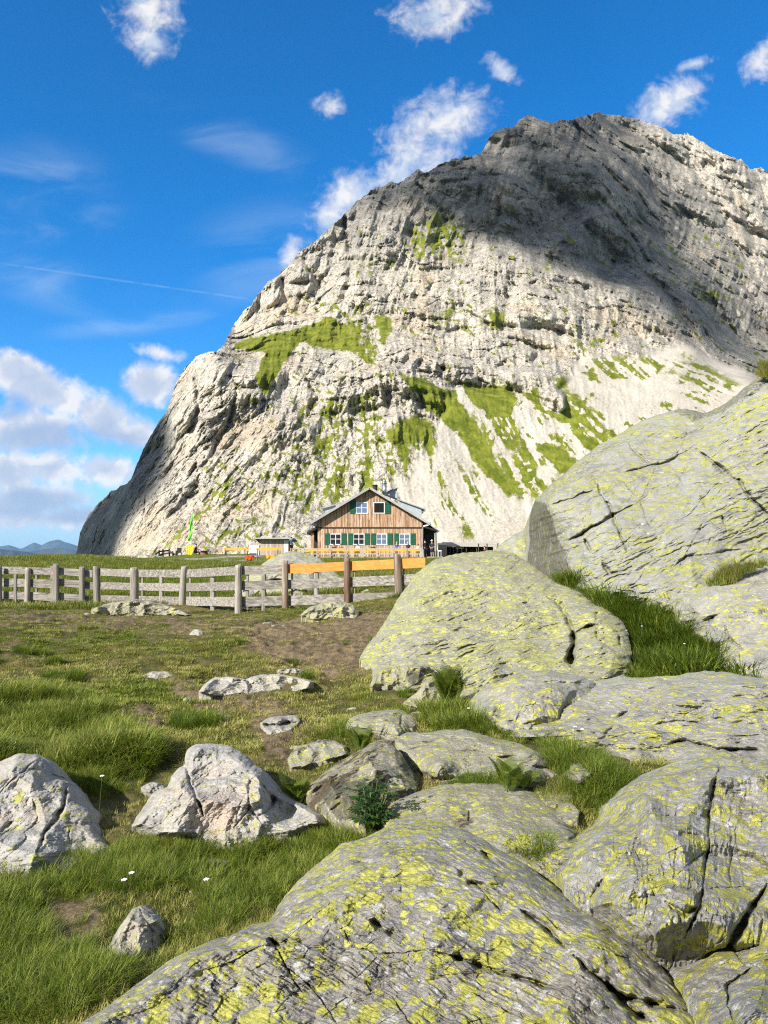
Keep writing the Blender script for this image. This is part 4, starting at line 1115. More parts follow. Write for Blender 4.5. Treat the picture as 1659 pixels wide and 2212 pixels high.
boulder('small knobbly rock beside the rounded boulder, at the edge of the tall grass', [(1190, 1742), (1205, 1730), (1235, 1732), (1252, 1752), (1250, 1772), (1225, 1780), (1200, 1768)], [(1190, 1745, 4.3), (1235, 1733, 4.3), (1250, 1770, 4.0), (1200, 1768, 4.05)], RM['mid'], 0.25, 73, 1.8, .9)
boulder('large pale leaning rock at the left edge with slanting cracks', [(-130, 1760), (-70, 1700), (-20, 1655), (10, 1642), (42, 1630), (62, 1632), (78, 1630), (96, 1642), (108, 1656), (112, 1676), (136, 1684), (152, 1698), (160, 1722), (176, 1738), (194, 1752), (197, 1778), (212, 1800), (242, 1828), (215, 1850), (140, 1875), (60, 1895), (0, 1905), (-130, 1910)],
        [(-130, 1760, 5.0), (-20, 1658, 5.15), (62, 1634, 5.2), (112, 1676, 5.0), (194, 1752, 4.7), (242, 1828, None), (140, 1872, None), (0, 1900, None), (-130, 1905, None), (60, 1760, 4.6), (0, 1720, 4.8), (130, 1800, 4.42)],
        RM['white'], 0.8, 79, 1.9, 0.85, [(z4((150, 590), (110, 630), (60, 665), (0, 725)), 3, .06), (z4((285, 690), (275, 785), (240, 850), (195, 900), (160, 985)), 4, .08), (z4((140, 760), (165, 850), (100, 910)), 2.5, .03), (z4((60, 850), (0, 900)), 2.5, .03)], up=(.5, .2, .8), layer=0.02, lay_len=.12, facet=0.8)
boulder('white veined lumpy rock in the grass left of centre', [(283, 1785), (296, 1762), (312, 1740), (328, 1716), (345, 1704), (362, 1702), (370, 1676), (384, 1660), (398, 1652), (398, 1632), (406, 1614), (425, 1606), (460, 1606), (495, 1610), (520, 1622), (538, 1638), (545, 1652), (566, 1660), (582, 1676), (596, 1694), (606, 1708), (640, 1730), (672, 1746), (704, 1762), (710, 1782), (640, 1806), (560, 1822), (500, 1838), (450, 1830), (400, 1812), (330, 1806)],
        [(283, 1785, None), (345, 1706, 5.15), (398, 1650, 5.3), (425, 1608, 5.4), (495, 1612, 5.35), (545, 1655, 5.1), (606, 1710, 4.95), (704, 1768, None), (640, 1802, None), (500, 1834, None), (350, 1803, None), (470, 1700, 4.82), (450, 1760, 4.58), (530, 1740, 4.62), (620, 1760, 4.78), (350, 1750, 4.88)],
        RM['white'], 0.7, 83, 1.9, 1.15, [(z4((800, 620), (825, 690), (850, 760), (880, 830)), 4.5, .09), (z4((1085, 640), (1070, 720), (1080, 790), (1010, 880)), 4, .05), (z4((1130, 690), (1180, 760), (1160, 800), (1120, 830)), 5, .09), (z4((800, 640), (900, 670), (1000, 660)), 4, .03), (z4((1000, 700), (1050, 750), (1020, 850)), 4, .03)], bulges=[(560, 1690, 30, .1)])
boulder('small pointed white rock in the grass beside the foreground slab', [(226, 2052), (240, 2030), (252, 2012), (268, 1988), (285, 1964), (302, 1956), (325, 1972), (345, 1984), (368, 2010), (350, 2040), (315, 2062), (280, 2080), (245, 2072)],
        [(226, 2052, None), (268, 1990, 3.4), (302, 1957, 3.45), (368, 2012, None), (280, 2077, None), (310, 2020, 3.22)], RM['white'], 0.3, 89, 1.7, 1.1, [([(300, 1960), (322, 2000), (330, 2040)], 3, .02)])
boulder('tiny pale rock at the left edge in the low grass', [(-40, 2010), (-20, 1990), (10, 1983), (35, 1988), (46, 2000), (30, 2020), (-10, 2030), (-40, 2030)], [(-40, 2010, 3.5), (10, 1984, 3.55), (46, 2000, 3.4), (0, 2028, 3.3)], RM['stone'], 0.2, 97, 1.7, 1.0)


STONE_OUTLINES = []


def stone(label, outline, mat='stone', tilt=1.5, thick=0.3, seed=1, **kw):
    """a rock lying on the ground: its foot is where the sight line meets the turf"""
    STONE_OUTLINES.append(outline)
    xs = [p[0] for p in outline]; ys = [p[1] for p in outline]
    yb, yt, xm = max(ys), min(ys), sum(xs) / len(xs)
    d0 = ground_at(xm, yb - 1)
    dt = d0 + tilt * (yb - yt) * d0 / F
    dm = 0.5 * (d0 + dt)
    ctrl = [(xm, yb, d0), (xm, yt, dt), (min(xs), 0.5 * (yt + yb), dm * 1.004), (max(xs), 0.5 * (yt + yb), dm * 1.004), (xm, 0.55 * yb + 0.45 * yt, dm * 0.996)]
    return boulder(label, outline, ctrl, RM[mat], thick, seed, kw.pop('step', 1.7), kw.pop('amp', 0.9), **kw)


stone('wide flat white rock lying in the turf below the bare earth', [(428, 1495), (445, 1474), (465, 1462), (500, 1462), (530, 1466), (560, 1458), (600, 1456), (640, 1462), (680, 1472), (672, 1488), (640, 1496), (580, 1500), (520, 1498), (470, 1506)], 'white', 3.0, 0.5, 101, cracks=[([(530, 1464), (545, 1490)], 4, .06)], amp=1.3)
stone('small flat grey rock among tussocks left of the wide white rock', [(306, 1460), (330, 1450), (356, 1449), (378, 1456), (382, 1470), (350, 1474), (320, 1470)], 'stone', 2.2, 0.3, 103)
stone('single pale stone on the worn earth in front of the fence', [(406, 1374), (418, 1360), (432, 1359), (446, 1368), (440, 1376), (420, 1378)], 'stone', 1.0, 0.2, 107)
stone('pair of thin stacked slabs in the turf below the wide white rock', [(560, 1562), (580, 1550), (605, 1546), (640, 1544), (650, 1556), (632, 1574), (600, 1596), (575, 1588), (565, 1575)], 'stone', 2.0, 0.3, 109, cracks=[([(562, 1566), (600, 1566), (645, 1558)], 3, .07)])
stone('low lichened rock half sunk in turf left of the dark mossy boulder', [(620, 1640), (640, 1612), (670, 1606), (690, 1598), (720, 1598), (748, 1612), (756, 1630), (720, 1640), (680, 1650), (650, 1660), (628, 1660)], 'mid', 1.8, 0.4, 113)
stone('rough triangular rock with a dark face at the left foot of the dome rock', [(798, 1484), (806, 1462), (822, 1446), (860, 1438), (900, 1437), (932, 1440), (918, 1468), (890, 1490), (850, 1502), (815, 1500)], 'mid', 1.0, 0.5, 127, amp=1.3, stains=[([(885, 1450), (935, 1436), (925, 1475), (890, 1500), (870, 1485)], 0.75)])
stone('broken rock between the triangular rock and the big fern', [(868, 1520), (900, 1495), (920, 1470), (940, 1455), (962, 1490), (968, 1530), (935, 1536), (900, 1534)], 'mid', 1.0, 0.4, 131)
stone('lichened rock with dark hollows at the foot of a fence post', [(648, 1328), (668, 1312), (700, 1300), (735, 1296), (762, 1305), (775, 1322), (772, 1342), (735, 1338), (700, 1342), (665, 1338)], 'mid', 1.0, 0.6, 137, amp=1.3)
stone('low layered rock outcrop under the left half of the fence', [(196, 1316), (222, 1306), (260, 1298), (300, 1294), (340, 1302), (380, 1312), (418, 1330), (380, 1334), (330, 1328), (280, 1326), (235, 1330), (206, 1328)], 'brown', 2.0, 0.5, 139, layer=0.07, lay_len=0.2, amp=1.2)
for lab, cx_, cy_, rw, rh, sd in (('small stone on the path near the gate', 188, 1329, 14, 5, 1), ('flat stone at the front of the low outcrop', 575, 1348, 15, 4, 2), ('flat stone near the lichened fence rock', 600, 1352, 17, 4, 3), ('little stone on the worn earth near the single pale stone', 490, 1360, 10, 4, 4), ('stone lump in the tussocks right of the small flat grey rock', 405, 1512, 10, 6, 5), ('flat stone under a tussock below the wide white rock', 482, 1549, 26, 8, 6), ('small stone in the turf above the yellow-green wedge rock', 770, 1531, 20, 5, 7), ('flat stone above the wide white rock', 625, 1450, 30, 7, 8), ('white stone in the long grass above the veined rock', 268, 1664, 13, 10, 9), ('grey stone in the hollow left of the veined rock', 330, 1702, 26, 14, 10), ('crumbled stone in the grass between veined rock and slab', 468, 1866, 34, 13, 11), ('pale stone half hidden by grass above the pointed white rock', 412, 1930, 11, 10, 12), ('pebble in the dark turf left of the pointed white rock', 166, 1966, 9, 6, 13), ('stone by the dome rock edge on the bare earth', 818, 1428, 12, 10, 14), ('stone in front of the broken rock near the fern', 905, 1545, 26, 9, 15), ('grey stone in the turf below the pair of slabs', 640, 1622, 20, 14, 16), ('long dark stone beside the tussock below the pair of slabs', 684, 1556, 24, 7, 17), ('stone at the left edge of the big fern', 742, 1372, 10, 4, 18), ('flat stone in the grass at the left of the wide white rock', 270, 1560, 14, 7, 19)):
    poly = [(cx_ + rw * cos(a) * random.uniform(.8, 1.15), cy_ + rh * sin(a) * random.uniform(.75, 1.2)) for a in np.linspace(0, 2 * pi, 9)[:-1]]
    stone(lab, poly, 'stone', 1.6, 0.12 + rw * 0.004, 200 + sd, name='stone', cat='stone', amp=1.2)
# rocks beyond the fence
boulder('big lichened rock mound behind the grey fence boards', [(495, 1300), (515, 1270), (540, 1240), (570, 1215), (600, 1196), (625, 1190), (655, 1192), (690, 1204), (720, 1230), (750, 1262), (770, 1300), (740, 1318), (600, 1322), (520, 1318)], [(495, 1300, 24.5), (570, 1215, 27), (640, 1191, 28), (720, 1230, 26.5), (770, 1300, 24), (620, 1310, 23.5), (620, 1250, 25)], RM['broad'], 2.5, 149, 1.8, 0.8, [([(540, 1262), (600, 1254), (660, 1262), (720, 1256)], 3, .5), ([(600, 1290), (640, 1275), (700, 1290)], 2, .3)], up=(0, .1, 1), layer=.12, lay_len=.5)
boulder('pale rock in the grass behind the right end of the fence', [(822, 1296), (830, 1275), (845, 1264), (870, 1266), (890, 1275), (905, 1296), (880, 1306), (840, 1306)], [(822, 1296, 22), (860, 1265, 23.5), (905, 1296, 22), (860, 1305, 21.2)], RM['mid'], 0.8, 151, 1.7, 0.9)
boulder('pale low rock behind the fence right of the big mound', [(765, 1300), (775, 1280), (795, 1272), (815, 1290), (820, 1304), (790, 1308)], [(765, 1300, 22), (795, 1273, 23), (820, 1304, 21.5), (790, 1307, 21.2)], RM['mid'], 0.6, 157, 1.7, 0.9)
boulder('pale stone block under the corner of the two-rail fence', [(387, 1214), (392, 1208), (405, 1206), (418, 1209), (421, 1216), (405, 1219), (390, 1218)], [(387, 1214, 68), (405, 1206, 69), (421, 1216, 67.5), (405, 1219, 67)], RM['white'], 0.6, 163, 1.2, 0.8)
# ================================================================ fences
OLDW = wood('silvered fence wood', (0.13, 0.12, 0.105), (0.37, 0.35, 0.32), (0.22, 0.20, 0.175), 'x', 20, bump=0.006)
OLDP = wood('silvered post wood', (0.16, 0.145, 0.125), (0.38, 0.355, 0.315), (0.25, 0.225, 0.19), 'z', 26, bump=0.008)
BARK = wood('bark stripped log', (0.12, 0.065, 0.04), (0.34, 0.27, 0.22), (0.20, 0.10, 0.06), 'z', 18, bump=0.012)
GBARK = wood('grey brown log', (0.13, 0.095, 0.07), (0.36, 0.31, 0.26), (0.22, 0.16, 0.12), 'z', 18, bump=0.012)
NEWW = wood('fresh larch board', (0.52, 0.20, 0.045), (0.66, 0.29, 0.08), (0.58, 0.245, 0.06), 'x', 18, rnd=0.12, bump=0.002)
RED = plain('red trail paint', (0.55, 0.05, 0.03), 0.7)


def plank(name, p, q, h, t, mat, parent, seed, n=14, warp=0.012):
    """a sawn board from p to q (world centres) with a slightly wandering edge"""
    p, q = np.array(p, float), np.array(q, float)
    ax = q - p
    L = np.linalg.norm(ax)
    nv = np.cross(ax / L, (0, 0, 1)); nv /= np.linalg.norm(nv)
    s = np.linspace(0, 1, n)
    sq = np.stack([s * L * 0.9, s * 0 + seed * 3.7, s * 0], -1)
    up = warp * fbm(sq, 3, seed=1)
    dn = warp * fbm(sq, 3, seed=2)
    bow = warp * 1.2 * fbm(sq * 0.5, 2, seed=3)
    vs = []
    for k in range(n):
        c = p + ax * s[k] + nv * bow[k]
        for dy, dz in ((-1, -1), (1, -1), (1, 1), (-1, 1)):
            vs.append(c + nv * dy * t / 2 + np.array([0, 0, dz * h / 2 + (up[k] if dz > 0 else dn[k])]))
    fs = []
    for k in range(n - 1):
        for j in range(4):
            fs.append((k * 4 + j, k * 4 + (j + 1) % 4, k * 4 + 4 + (j + 1) % 4, k * 4 + 4 + j))
    fs += [(0, 3, 2, 1), (4 * n - 4, 4 * n - 3, 4 * n - 2, 4 * n - 1)]
    mb = MB().add(vs, fs, random.random())
    return mb.build(name, mat, parent)


def log_post(name, base, top, r, mat, parent, seed, square=False, n=14):
    base, top = np.array(base, float), np.array(top, float)
    m = 16
    vs, fs = [], []
    if square: n = 12
    for i in range(m):
        t = i / (m - 1)
        c = base + (top - base) * t
        for k in range(n):
            a = 2 * pi * k / n
            if square:
                w = 1 / max(abs(cos(a)), abs(sin(a)))
                rr = r * min(w, 1.30) * 0.98
            else:
                rr = r
            q = np.array([[cos(a) * 1.3 + seed * 5, sin(a) * 1.3, t * 3.0]])
            rr = rr * (1 + (0.10 if not square else 0.03) * float(fbm(q, 3)[0])) * (1.10 - 0.13 * t if not square else 1)
            if i == m - 1: rr *= 0.93
            vs.append((c[0] + rr * cos(a), c[1] + rr * sin(a), c[2] + (0.02 * cos(a + seed) if i == m - 1 else 0)))
    for i in range(m - 1):
        for k in range(n):
            fs.append((i * n + k, i * n + (k + 1) % n, (i + 1) * n + (k + 1) % n, (i + 1) * n + k))
    fs.append(tuple(range((m - 1) * n, m * n)))
    fs.append(tuple(range(n - 1, -1, -1)))
    mb = MB().add(vs, fs, random.random())
    o = mb.build(name, mat, parent, smooth=not square)
    if not square:
        o.data.polygons[len(o.data.polygons) - 2].use_smooth = False
    return o


FX = [-200, 0, 60, 121, 177, 208, 290, 395, 515, 616, 750, 860, 940]
FD = [25.6, 24.6, 24.5, 24.3, 24.2, 24.0, 23.2, 22.0, 20.3, 20.0, 19.5, 19.0, 18.6]
fd = lambda x: float(np.interp(x, FX, FD))
b0 = at(515, 1325, fd(515))
fence = empty('rail_fence', b0, 'weathered grey three-rail fence across the meadow with new orange top boards at its right end', 'fence')
for k, (x, yt, yb, w, mt, lean) in enumerate(((-70, 1226, 1312, 15, OLDP, 0), (-2, 1222, 1311, 15, OLDP, 0), (60, 1227, 1313, 14.5, OLDP, 2), (208, 1223.5, 1310, 16.5, OLDP, -2), (290, 1226.5, 1311, 21, OLDP, 0), (396, 1223.5, 1316, 16.5, OLDP, 4), (515, 1219.5, 1330, 18.5, OLDP, 0), (616, 1212.5, 1320, 17, GBARK, 0), (750, 1206.5, 1310, 17.5, BARK, 0), (859, 1197, 1296, 20.5, GBARK, -4))):
    d = fd(x)
    log_post('post', at(x - lean, yb + 6, d), at(x + lean * .3, yt, d), 0.80 * w / 2 * d / F, mt, fence, k)
for k, (x, yt, yb, w) in enumerate(((34, 1240, 1309, 7.5), (79, 1241, 1311, 5), (-40, 1241, 1309, 6), (-130, 1240, 1309, 7), (349, 1245, 1300, 9), (308, 1246, 1300, 5), (460, 1248, 1326, 10), (411, 1247, 1306, 4.5), (570, 1242, 1318, 9.5), (535, 1243, 1312, 5), (684, 1236, 1286, 10.5), (631, 1238, 1306, 4), (765.5, 1232, 1308, 5.5), (872, 1224, 1300, 5))):
    d = fd(x) + 0.17
    log_post('batten', at(x, yb + 5, d), at(x, yt, d), w / 2 * d / F, OLDP, fence, 30 + k, True)


def bay(name, x0, x1, row, mat, parent, off=0.115, t=0.035, seed=0):
    (ya, yb), (yc, yd) = row
    da, db = fd(x0) + off, fd(x1) + off
    p, q = at(x0, (ya + yb) / 2, da), at(x1, (yc + yd) / 2, db)
    h = 0.5 * ((yb - ya) * da + (yd - yc) * db) / F
    return plank(name, p, q, h, t, mat, parent, seed)


BAYS = [(-200, 60, [((1220, 1235.5), (1225, 1240.5)), ((1246, 1263), (1250.5, 1268)), ((1272, 1288), (1278.5, 1295))]),
        (60, 126, [((1225, 1240.5), (1227, 1242.2)), ((1250.5, 1268), (1253.5, 1271)), ((1278.5, 1295), (1282, 1299))]),
        (210, 290, [((1227, 1243.6), (1231, 1246)), ((1257.5, 1272.5), (1259.5, 1274.5)), ((1284.5, 1300.5), (1288, 1302.5))]),
        (290, 395, [((1230.5, 1246), (1230, 1248)), ((1259, 1275), (1260, 1277.5)), ((1288, 1303), (1289, 1307.5))]),
        (395, 515, [((1230.5, 1248.2), (1223.5, 1242)), ((1260, 1277.5), (1256, 1274)), ((1289, 1307.5), (1289.5, 1310))]),
        (515, 616, [((1223, 1242), (1220, 1239.5)), ((1256, 1274.5), (1252.5, 1272.5)), ((1289.5, 1310.5), (1287, 1307.5))]),
        (616, 750, [None, ((1252.5, 1272.5), (1247, 1267.5)), ((1287.5, 1307.5), (1282.5, 1304.5))]),
        (750, 905, [None, ((1247, 1267.5), (1240, 1262)), ((1282.5, 1304.5), (1278, 1298))])]
sd = 0
for x0, x1, rows in BAYS:
    for r in rows:
        sd += 1
        if r: bay('rail', x0 + 0.8, x1 - 0.8, r, OLDW, fence, 0.115, seed=sd)
for x0, x1, r in ((619, 752, ((1220, 1238.6), (1213, 1233))), (753, 919.5, ((1213, 1233.2), (1205, 1225)))):
    sd += 1
    o = bay('rail', x0, x1, r, NEWW, fence, 0.10, 0.04, seed=sd)
    o['label'] = 'new orange larch board'

gate = empty('field_gate', at(150, 1312, 24.3), 'grey wooden field gate left of the round post, red and white paint mark on it', 'gate')
for k, (x, yt, yb, w) in enumerate(((121, 1218.5, 1315, 11.5), (177, 1225, 1312, 11))):
    log_post('post', at(x, yb, 24.05), at(x, yt, 24.05), w / 2 * 24.1 / F, OLDP, gate, 60 + k, True)
log_post('batten', at(114, 1314, 24.4), at(114, 1222, 24.4), 4.2 * 24.4 / F, OLDP, gate, 63, True)
for k, (x0, x1, r) in enumerate(((112, 200, ((1224.5, 1240), (1231, 1248))), (107, 203, ((1247.5, 1263), (1258.5, 1272.5))), (114, 192.5, ((1278, 1293.5), (1287.4, 1302.4))))):
    (ya, yb), (yc, yd) = r
    plank('rail', at(x0, (ya + yb) / 2, 24.17), at(x1, (yc + yd) / 2, 24.17), 15.0 * 24.2 / F, 0.035, OLDW, gate, 70 + k)
mb = MB()
a_, b_ = at(113.2, 1236.5, 24.28), at(117.2, 1244.5, 24.28)
mb.b2(a_[0], b_[0], 24.27, 24.30, b_[2], a_[2])
mb.build('paint_mark', RED, gate)

# the two-rail fence round the terrace: it runs along the bank and turns back at its left corner
def W(x, y, d): return at(x / 1.1573, y / 1.1573, d)
def z3(x, y, d): return W(370 + x / 4.254, 1320 + y / 4.254, d)
GREYW = wood('old grey pole wood', (0.14, 0.135, 0.125), (0.30, 0.285, 0.265), (0.22, 0.20, 0.19), 'x', 20, bump=0.004)
GREYP = wood('old grey stake wood', (0.14, 0.13, 0.12), (0.30, 0.28, 0.25), (0.20, 0.19, 0.17), 'z', 20, bump=0.004)
tf = empty('pole_fence', z3(530, 400, 68), 'low two-rail grey pole fence along the terrace bank below the benches', 'fence')
pp = [(70, 272, 380, 75), (208, 322, 408, 68.5), (530, 318, 404, 68.5), (855, 288, 384, 68.5), (1160, 284, 380, 68.5), (1470, 276, 372, 69)]
for k, (x, yt, yb, d) in enumerate(pp):
    log_post('post', z3(x, yb + 14, d), z3(x, yt, d), 0.075, GREYP, tf, 80 + k, False, 8)
for a, b in zip(pp[:-1], pp[1:]):
    for f0, f1 in ((0.16, 0.16), (0.66, 0.66)):
        ya = a[1] + (a[2] - a[1]) * f0; yb = b[1] + (b[2] - b[1]) * f1
        plank('rail', z3(a[0], ya, a[3] - 0.09), z3(b[0], yb, b[3] - 0.09), 0.15, 0.06, GREYW, tf, a[0] * .01 + f0, 8, 0.02)
DARKW = wood('dark tarred wood', (0.035, 0.03, 0.027), (0.11, 0.10, 0.09), (0.06, 0.055, 0.05), 'x', 18, bump=0.004)
df = empty('dark_fence', z3(180, 320, 77), 'dark old timber railing in the far left corner of the terrace', 'fence')
for k, (x, yt, yb, d) in enumerate(((75, 270, 345, 75.5), (118, 236, 320, 77), (158, 222, 318, 78), (228, 222, 318, 78), (262, 246, 312, 77.6), (300, 240, 312, 77.4))):
    log_post('post', z3(x, yb + 8, d), z3(x, yt, d), 0.09, DARKW, df, 100 + k, False, 8)
for (xa, ya, da), (xb, yb, db) in (((70, 290, 75.4), (118, 250, 77)), ((118, 250, 77), (230, 238, 78)), ((80, 318, 75.4), (150, 278, 77.8)), ((150, 275, 77.9), (240, 265, 78)), ((225, 232, 77.9), (275, 300, 77.6)), ((240, 262, 77.8), (330, 300, 77.4)), ((165, 238, 77.9), (140, 300, 77.7))):
    plank('rail', z3(xa, ya, da), z3(xb, yb, db), 0.16, 0.07, DARKW, df, xa * .013, 6, 0.02)
# ================================================================ the mountain hut
def h2(x, y, d): return W(740 + x / 4.366, 1190 + y / 4.366, d)
def z4b(x, y, d): return W(1000 + x / 6.38, 1300 + y / 6.38, d)


def board_mat():
    m, g = new_mat('weathered larch boards')
    r = g.attr('rnd')
    off = g.n('ShaderNodeCombineXYZ')
    for k in range(3): g.put(off.inputs[k], g.m('MULTIPLY', r, 61.0 + 7 * k))
    p = g.vm('ADD', g.pos((1, 1, 0.09)), off.outputs[0])
    grain = g.noise(p, 14, 6, 0.65, 0.4)
    q = g.vm('ADD', g.pos((1, 1, 0.35)), off.outputs[0])
    stain = g.noise(q, 1.1, 5, 0.6)
    c = g.mix(r, (0.22, 0.105, 0.05), (0.58, 0.40, 0.26))
    c = g.mix(g.step(stain, 0.40, 0.66), c, (0.52, 0.41, 0.31))
    c = g.mix(g.step(g.noise(q, 1.9, 4, 0.6), 0.58, 0.72, 0, 0.6), c, (0.28, 0.10, 0.04))
    c = g.mix(g.step(grain, 0.48, 0.70, 0, 0.85), c, (0.085, 0.05, 0.03))
    g.out(c, 0.85, g.bump(grain, 0.01), 0.15)
    return m


LARCH = board_mat()
ROOFM = plain('grey sheet roof', (0.30, 0.31, 0.325), 0.55, 0.12, 1.2, 0.4)
FASCIA = plain('grey roof edge board', (0.34, 0.33, 0.32), 0.7, 0.15, 3)
DARKB = plain('dark boards', (0.030, 0.026, 0.024), 0.8, 0.3, 4)
WHITE = plain('white window paint', (0.78, 0.78, 0.76), 0.5, 0.04, 4)
GREENP = plain('green shutter paint', (0.008, 0.085, 0.045), 0.55, 0.2, 5, 0.3)
ZINC = plain('zinc gutter', (0.36, 0.37, 0.38), 0.4, 0.1, 4, 0.5, 0.6)
STEEL = plain('chimney steel', (0.45, 0.46, 0.47), 0.35, 0.1, 4, 0.5, 0.8)
BLUEG = plain('blue grey dormer sheet', (0.33, 0.38, 0.40), 0.55, 0.08, 2)
BLACK = plain('dark room', (0.006, 0.006, 0.006), 0.9, 0.0)  # black sheet for the open window's unlit room; letters use it too
GLASSD, g = new_mat('window glass over a dark room')
g.out((0.012, 0.013, 0.015), 0.06, None, 0.5)
GLASSB, g = new_mat('window glass mirroring the sky')
g.out((0.20, 0.27, 0.40), 0.12, g.bump(g.noise(g.pos(), 1.5, 3, 0.5), 0.02), 0.5, Metallic=0.55)

HD = 80.0
hb = h2(805, 900, HD)
z0 = float(hb[2])
hut = empty('mountain_hut', (float(hb[0]), HD, z0), 'two-storey alpine hut with weathered wooden gable, green shutters and grey metal roof', 'hut')
xl, xr = float(h2(240, 0, HD)[0]), float(h2(1370, 0, HD)[0])
xm = float(h2(805, 0, HD)[0])
zband = float(h2(0, 560, HD)[2])
zap = float(h2(0, 128, HD)[2])
slope = 0.602
zroof = lambda x: zap - slope * abs(x - xm)
DEEP = 13.0


def rect(x0, y0, x1, y1, d=HD):
    a, b = h2(x0, y0, d), h2(x1, y1, d)
    return float(a[0]), float(b[0]), float(b[2]), float(a[2])      # x0 x1 z0 z1


WINS = [(372, 630, 495, 750, 0), (625, 630, 747, 750, 0), (877, 630, 995, 750, 1), (1125, 630, 1247, 750, 1), (655, 288, 782, 412, 1), (845, 288, 968, 410, 2)]
holes = [rect(*w[:4]) for w in WINS]


def boards(x0, x1, zlo, zhi, y, w=0.165, th=0.03):
    mb = MB()
    x = x0
    while x < x1 - 0.03:
        ww = min(w * random.uniform(0.85, 1.15), x1 - x)
        xa, xb = x + 0.006, x + ww - 0.006
        za, zb = zlo(x + ww / 2), zhi(x + ww / 2)
        segs = [(za + random.uniform(-.02, .01), zb)]
        for hx0, hx1, hz0, hz1 in holes:
            if hx0 - ww * .4 < (xa + xb) / 2 < hx1 + ww * .4:
                out = []
                for s0, s1 in segs:
                    if s1 <= hz0 or s0 >= hz1: out.append((s0, s1)); continue
                    if s0 < hz0: out.append((s0, hz0))
                    if s1 > hz1: out.append((hz1, s1))
                segs = out
        r = random.random()
        for s0, s1 in segs:
            if s1 - s0 > 0.05: mb.b2(xa, xb, y - th, y + 0.02, s0, s1, r)
        # cover strip over the joint
        if random.random() < 0.9:
            for s0, s1 in segs:
                if s1 - s0 > 0.05: mb.b2(xb - 0.02, xb + 0.032, y - th - 0.022, y - th, s0, s1 - 0.02, random.random() * 0.7)
        x += ww
    return mb


boards(xl, xr, lambda x: z0 - 0.15, lambda x: zband - 0.02, HD).build('wall', LARCH, hut)
boards(xl - 0.03, xr + 0.03, lambda x: zband + 0.02, lambda x: min(zroof(x) - 0.22, zroof(x)), HD - 0.06).build('gable', LARCH, hut)
mb = MB(); mb.b2(xl - .05, xr + .05, HD - 0.13, HD + 0.02, zband - 0.09, zband + 0.02); mb.build('drip_board', DARKB, hut)
# body of the house behind the boards
zb_l, zb_r = zroof(xl) - 0.3, zroof(xr) - 0.3
prof = [(xl + .02, HD + 0.1, z0 - .6), (xr - .02, HD + 0.1, z0 - .6), (xr - .02, HD + 0.1, zb_r), (xm, HD + 0.1, zap - .3), (xl + .02, HD + 0.1, zb_l)]
m_body = wood('side wall boards', (0.12, 0.09, 0.07), (0.26, 0.20, 0.15), (0.18, 0.14, 0.11), 'z', 12)
MB().prism(prof, (0, DEEP - 0.1, 0)).build('house_body', [m_body], hut)

for (px0, py0, px1, py1, kind), (x0, x1, a0_, a1_) in zip(WINS, holes):
    mb = MB(); t = 0.075
    y = HD - 0.075 - (.07 if py0 < 500 else 0)
    mb.b2(x0, x1, y, y + .09, a1_ - t, a1_); mb.b2(x0 - .03, x1 + .03, y - .04, y + .09, a0_, a0_ + t)
    mb.b2(x0, x0 + t, y, y + .09, a0_ + t, a1_ - t); mb.b2(x1 - t, x1, y, y + .09, a0_ + t, a1_ - t)
    if kind != 2:
        xc = (x0 + x1) / 2; zc = (a0_ + a1_) / 2 + .02
        mb.b2(xc - .028, xc + .028, y + .012, y + .075, a0_ + t, a1_ - t)
        mb.b2(x0 + t, xc - .028, y + .014, y + .073, zc - .026, zc + .026); mb.b2(xc + .028, x1 - t, y + .014, y + .073, zc - .026, zc + .026)
    win = mb.build('window', WHITE, hut)
    if kind == 2: win['label'] = 'open dark upper window'
    mb = MB(); mb.b2(x0 + t, x1 - t, y + .045, y + .058, a0_ + t, a1_ - t)
    mb.build('pane', [GLASSD, GLASSB, BLACK][kind], win)  # the open window gets a black sheet standing for its unlit room
for (sx0, sy0, sx1, sy1) in ((315, 626, 374, 750), (494, 626, 550, 750), (570, 626, 626, 750), (747, 626, 803, 750), (818, 626, 878, 750), (995, 626, 1052, 750), (1072, 626, 1126, 750), (1247, 626, 1303, 750), (590, 268, 656, 412), (968, 285, 1032, 412)):
    x0, x1, a, b = rect(sx0, sy0, sx1, sy1)
    mb = MB(); y = HD - 0.105 - (.07 if sy0 < 500 else 0)
    mb.b2(x0, x1, y, y + .04, a, b)
    for zz in (a + .22, b - .26): mb.b2(x0 + .05, x1 - .05, y - .022, y - .001, zz, zz + .09)
    for k in range(1, 4): mb.b2(x0 + (x1 - x0) * k / 4 - .006, x0 + (x1 - x0) * k / 4 + .006, y - .006, y + .001, a + .32, b - .27)
    mb.build('shutter', GREENP, hut)
# corner post / centre post
mb = MB(); mb.b2(xm - .10, xm + .10, HD - .135, HD - .06, float(h2(0, 480, HD)[2]) , zap - .45); mb.build('ridge_post', LARCH, hut)


def slab(p0, p1, p2, p3, t):
    """roof sheet through four corners (upper face), thickness t"""
    return MB().prism([p0, p1, p2, p3], (0, 0, -t))


yf, yb_ = HD - 0.85, HD + DEEP
xe_l = float(h2(160, 0, yf)[0])
xe_r = float(h2(1462, 0, yf)[0])
rf = slab((xm, yf, zap), (xe_l, yf, zroof(xe_l)), (xe_l, yb_, zroof(xe_l)), (xm, yb_, zap), .10).build('roof', ROOFM, hut)
rr_ = slab((xm + .002, yf, zap), (xm + .002, yb_, zap), (xe_r, yb_, zroof(xe_r)), (xe_r, yf, zroof(xe_r)), .10).build('roof', ROOFM, hut)
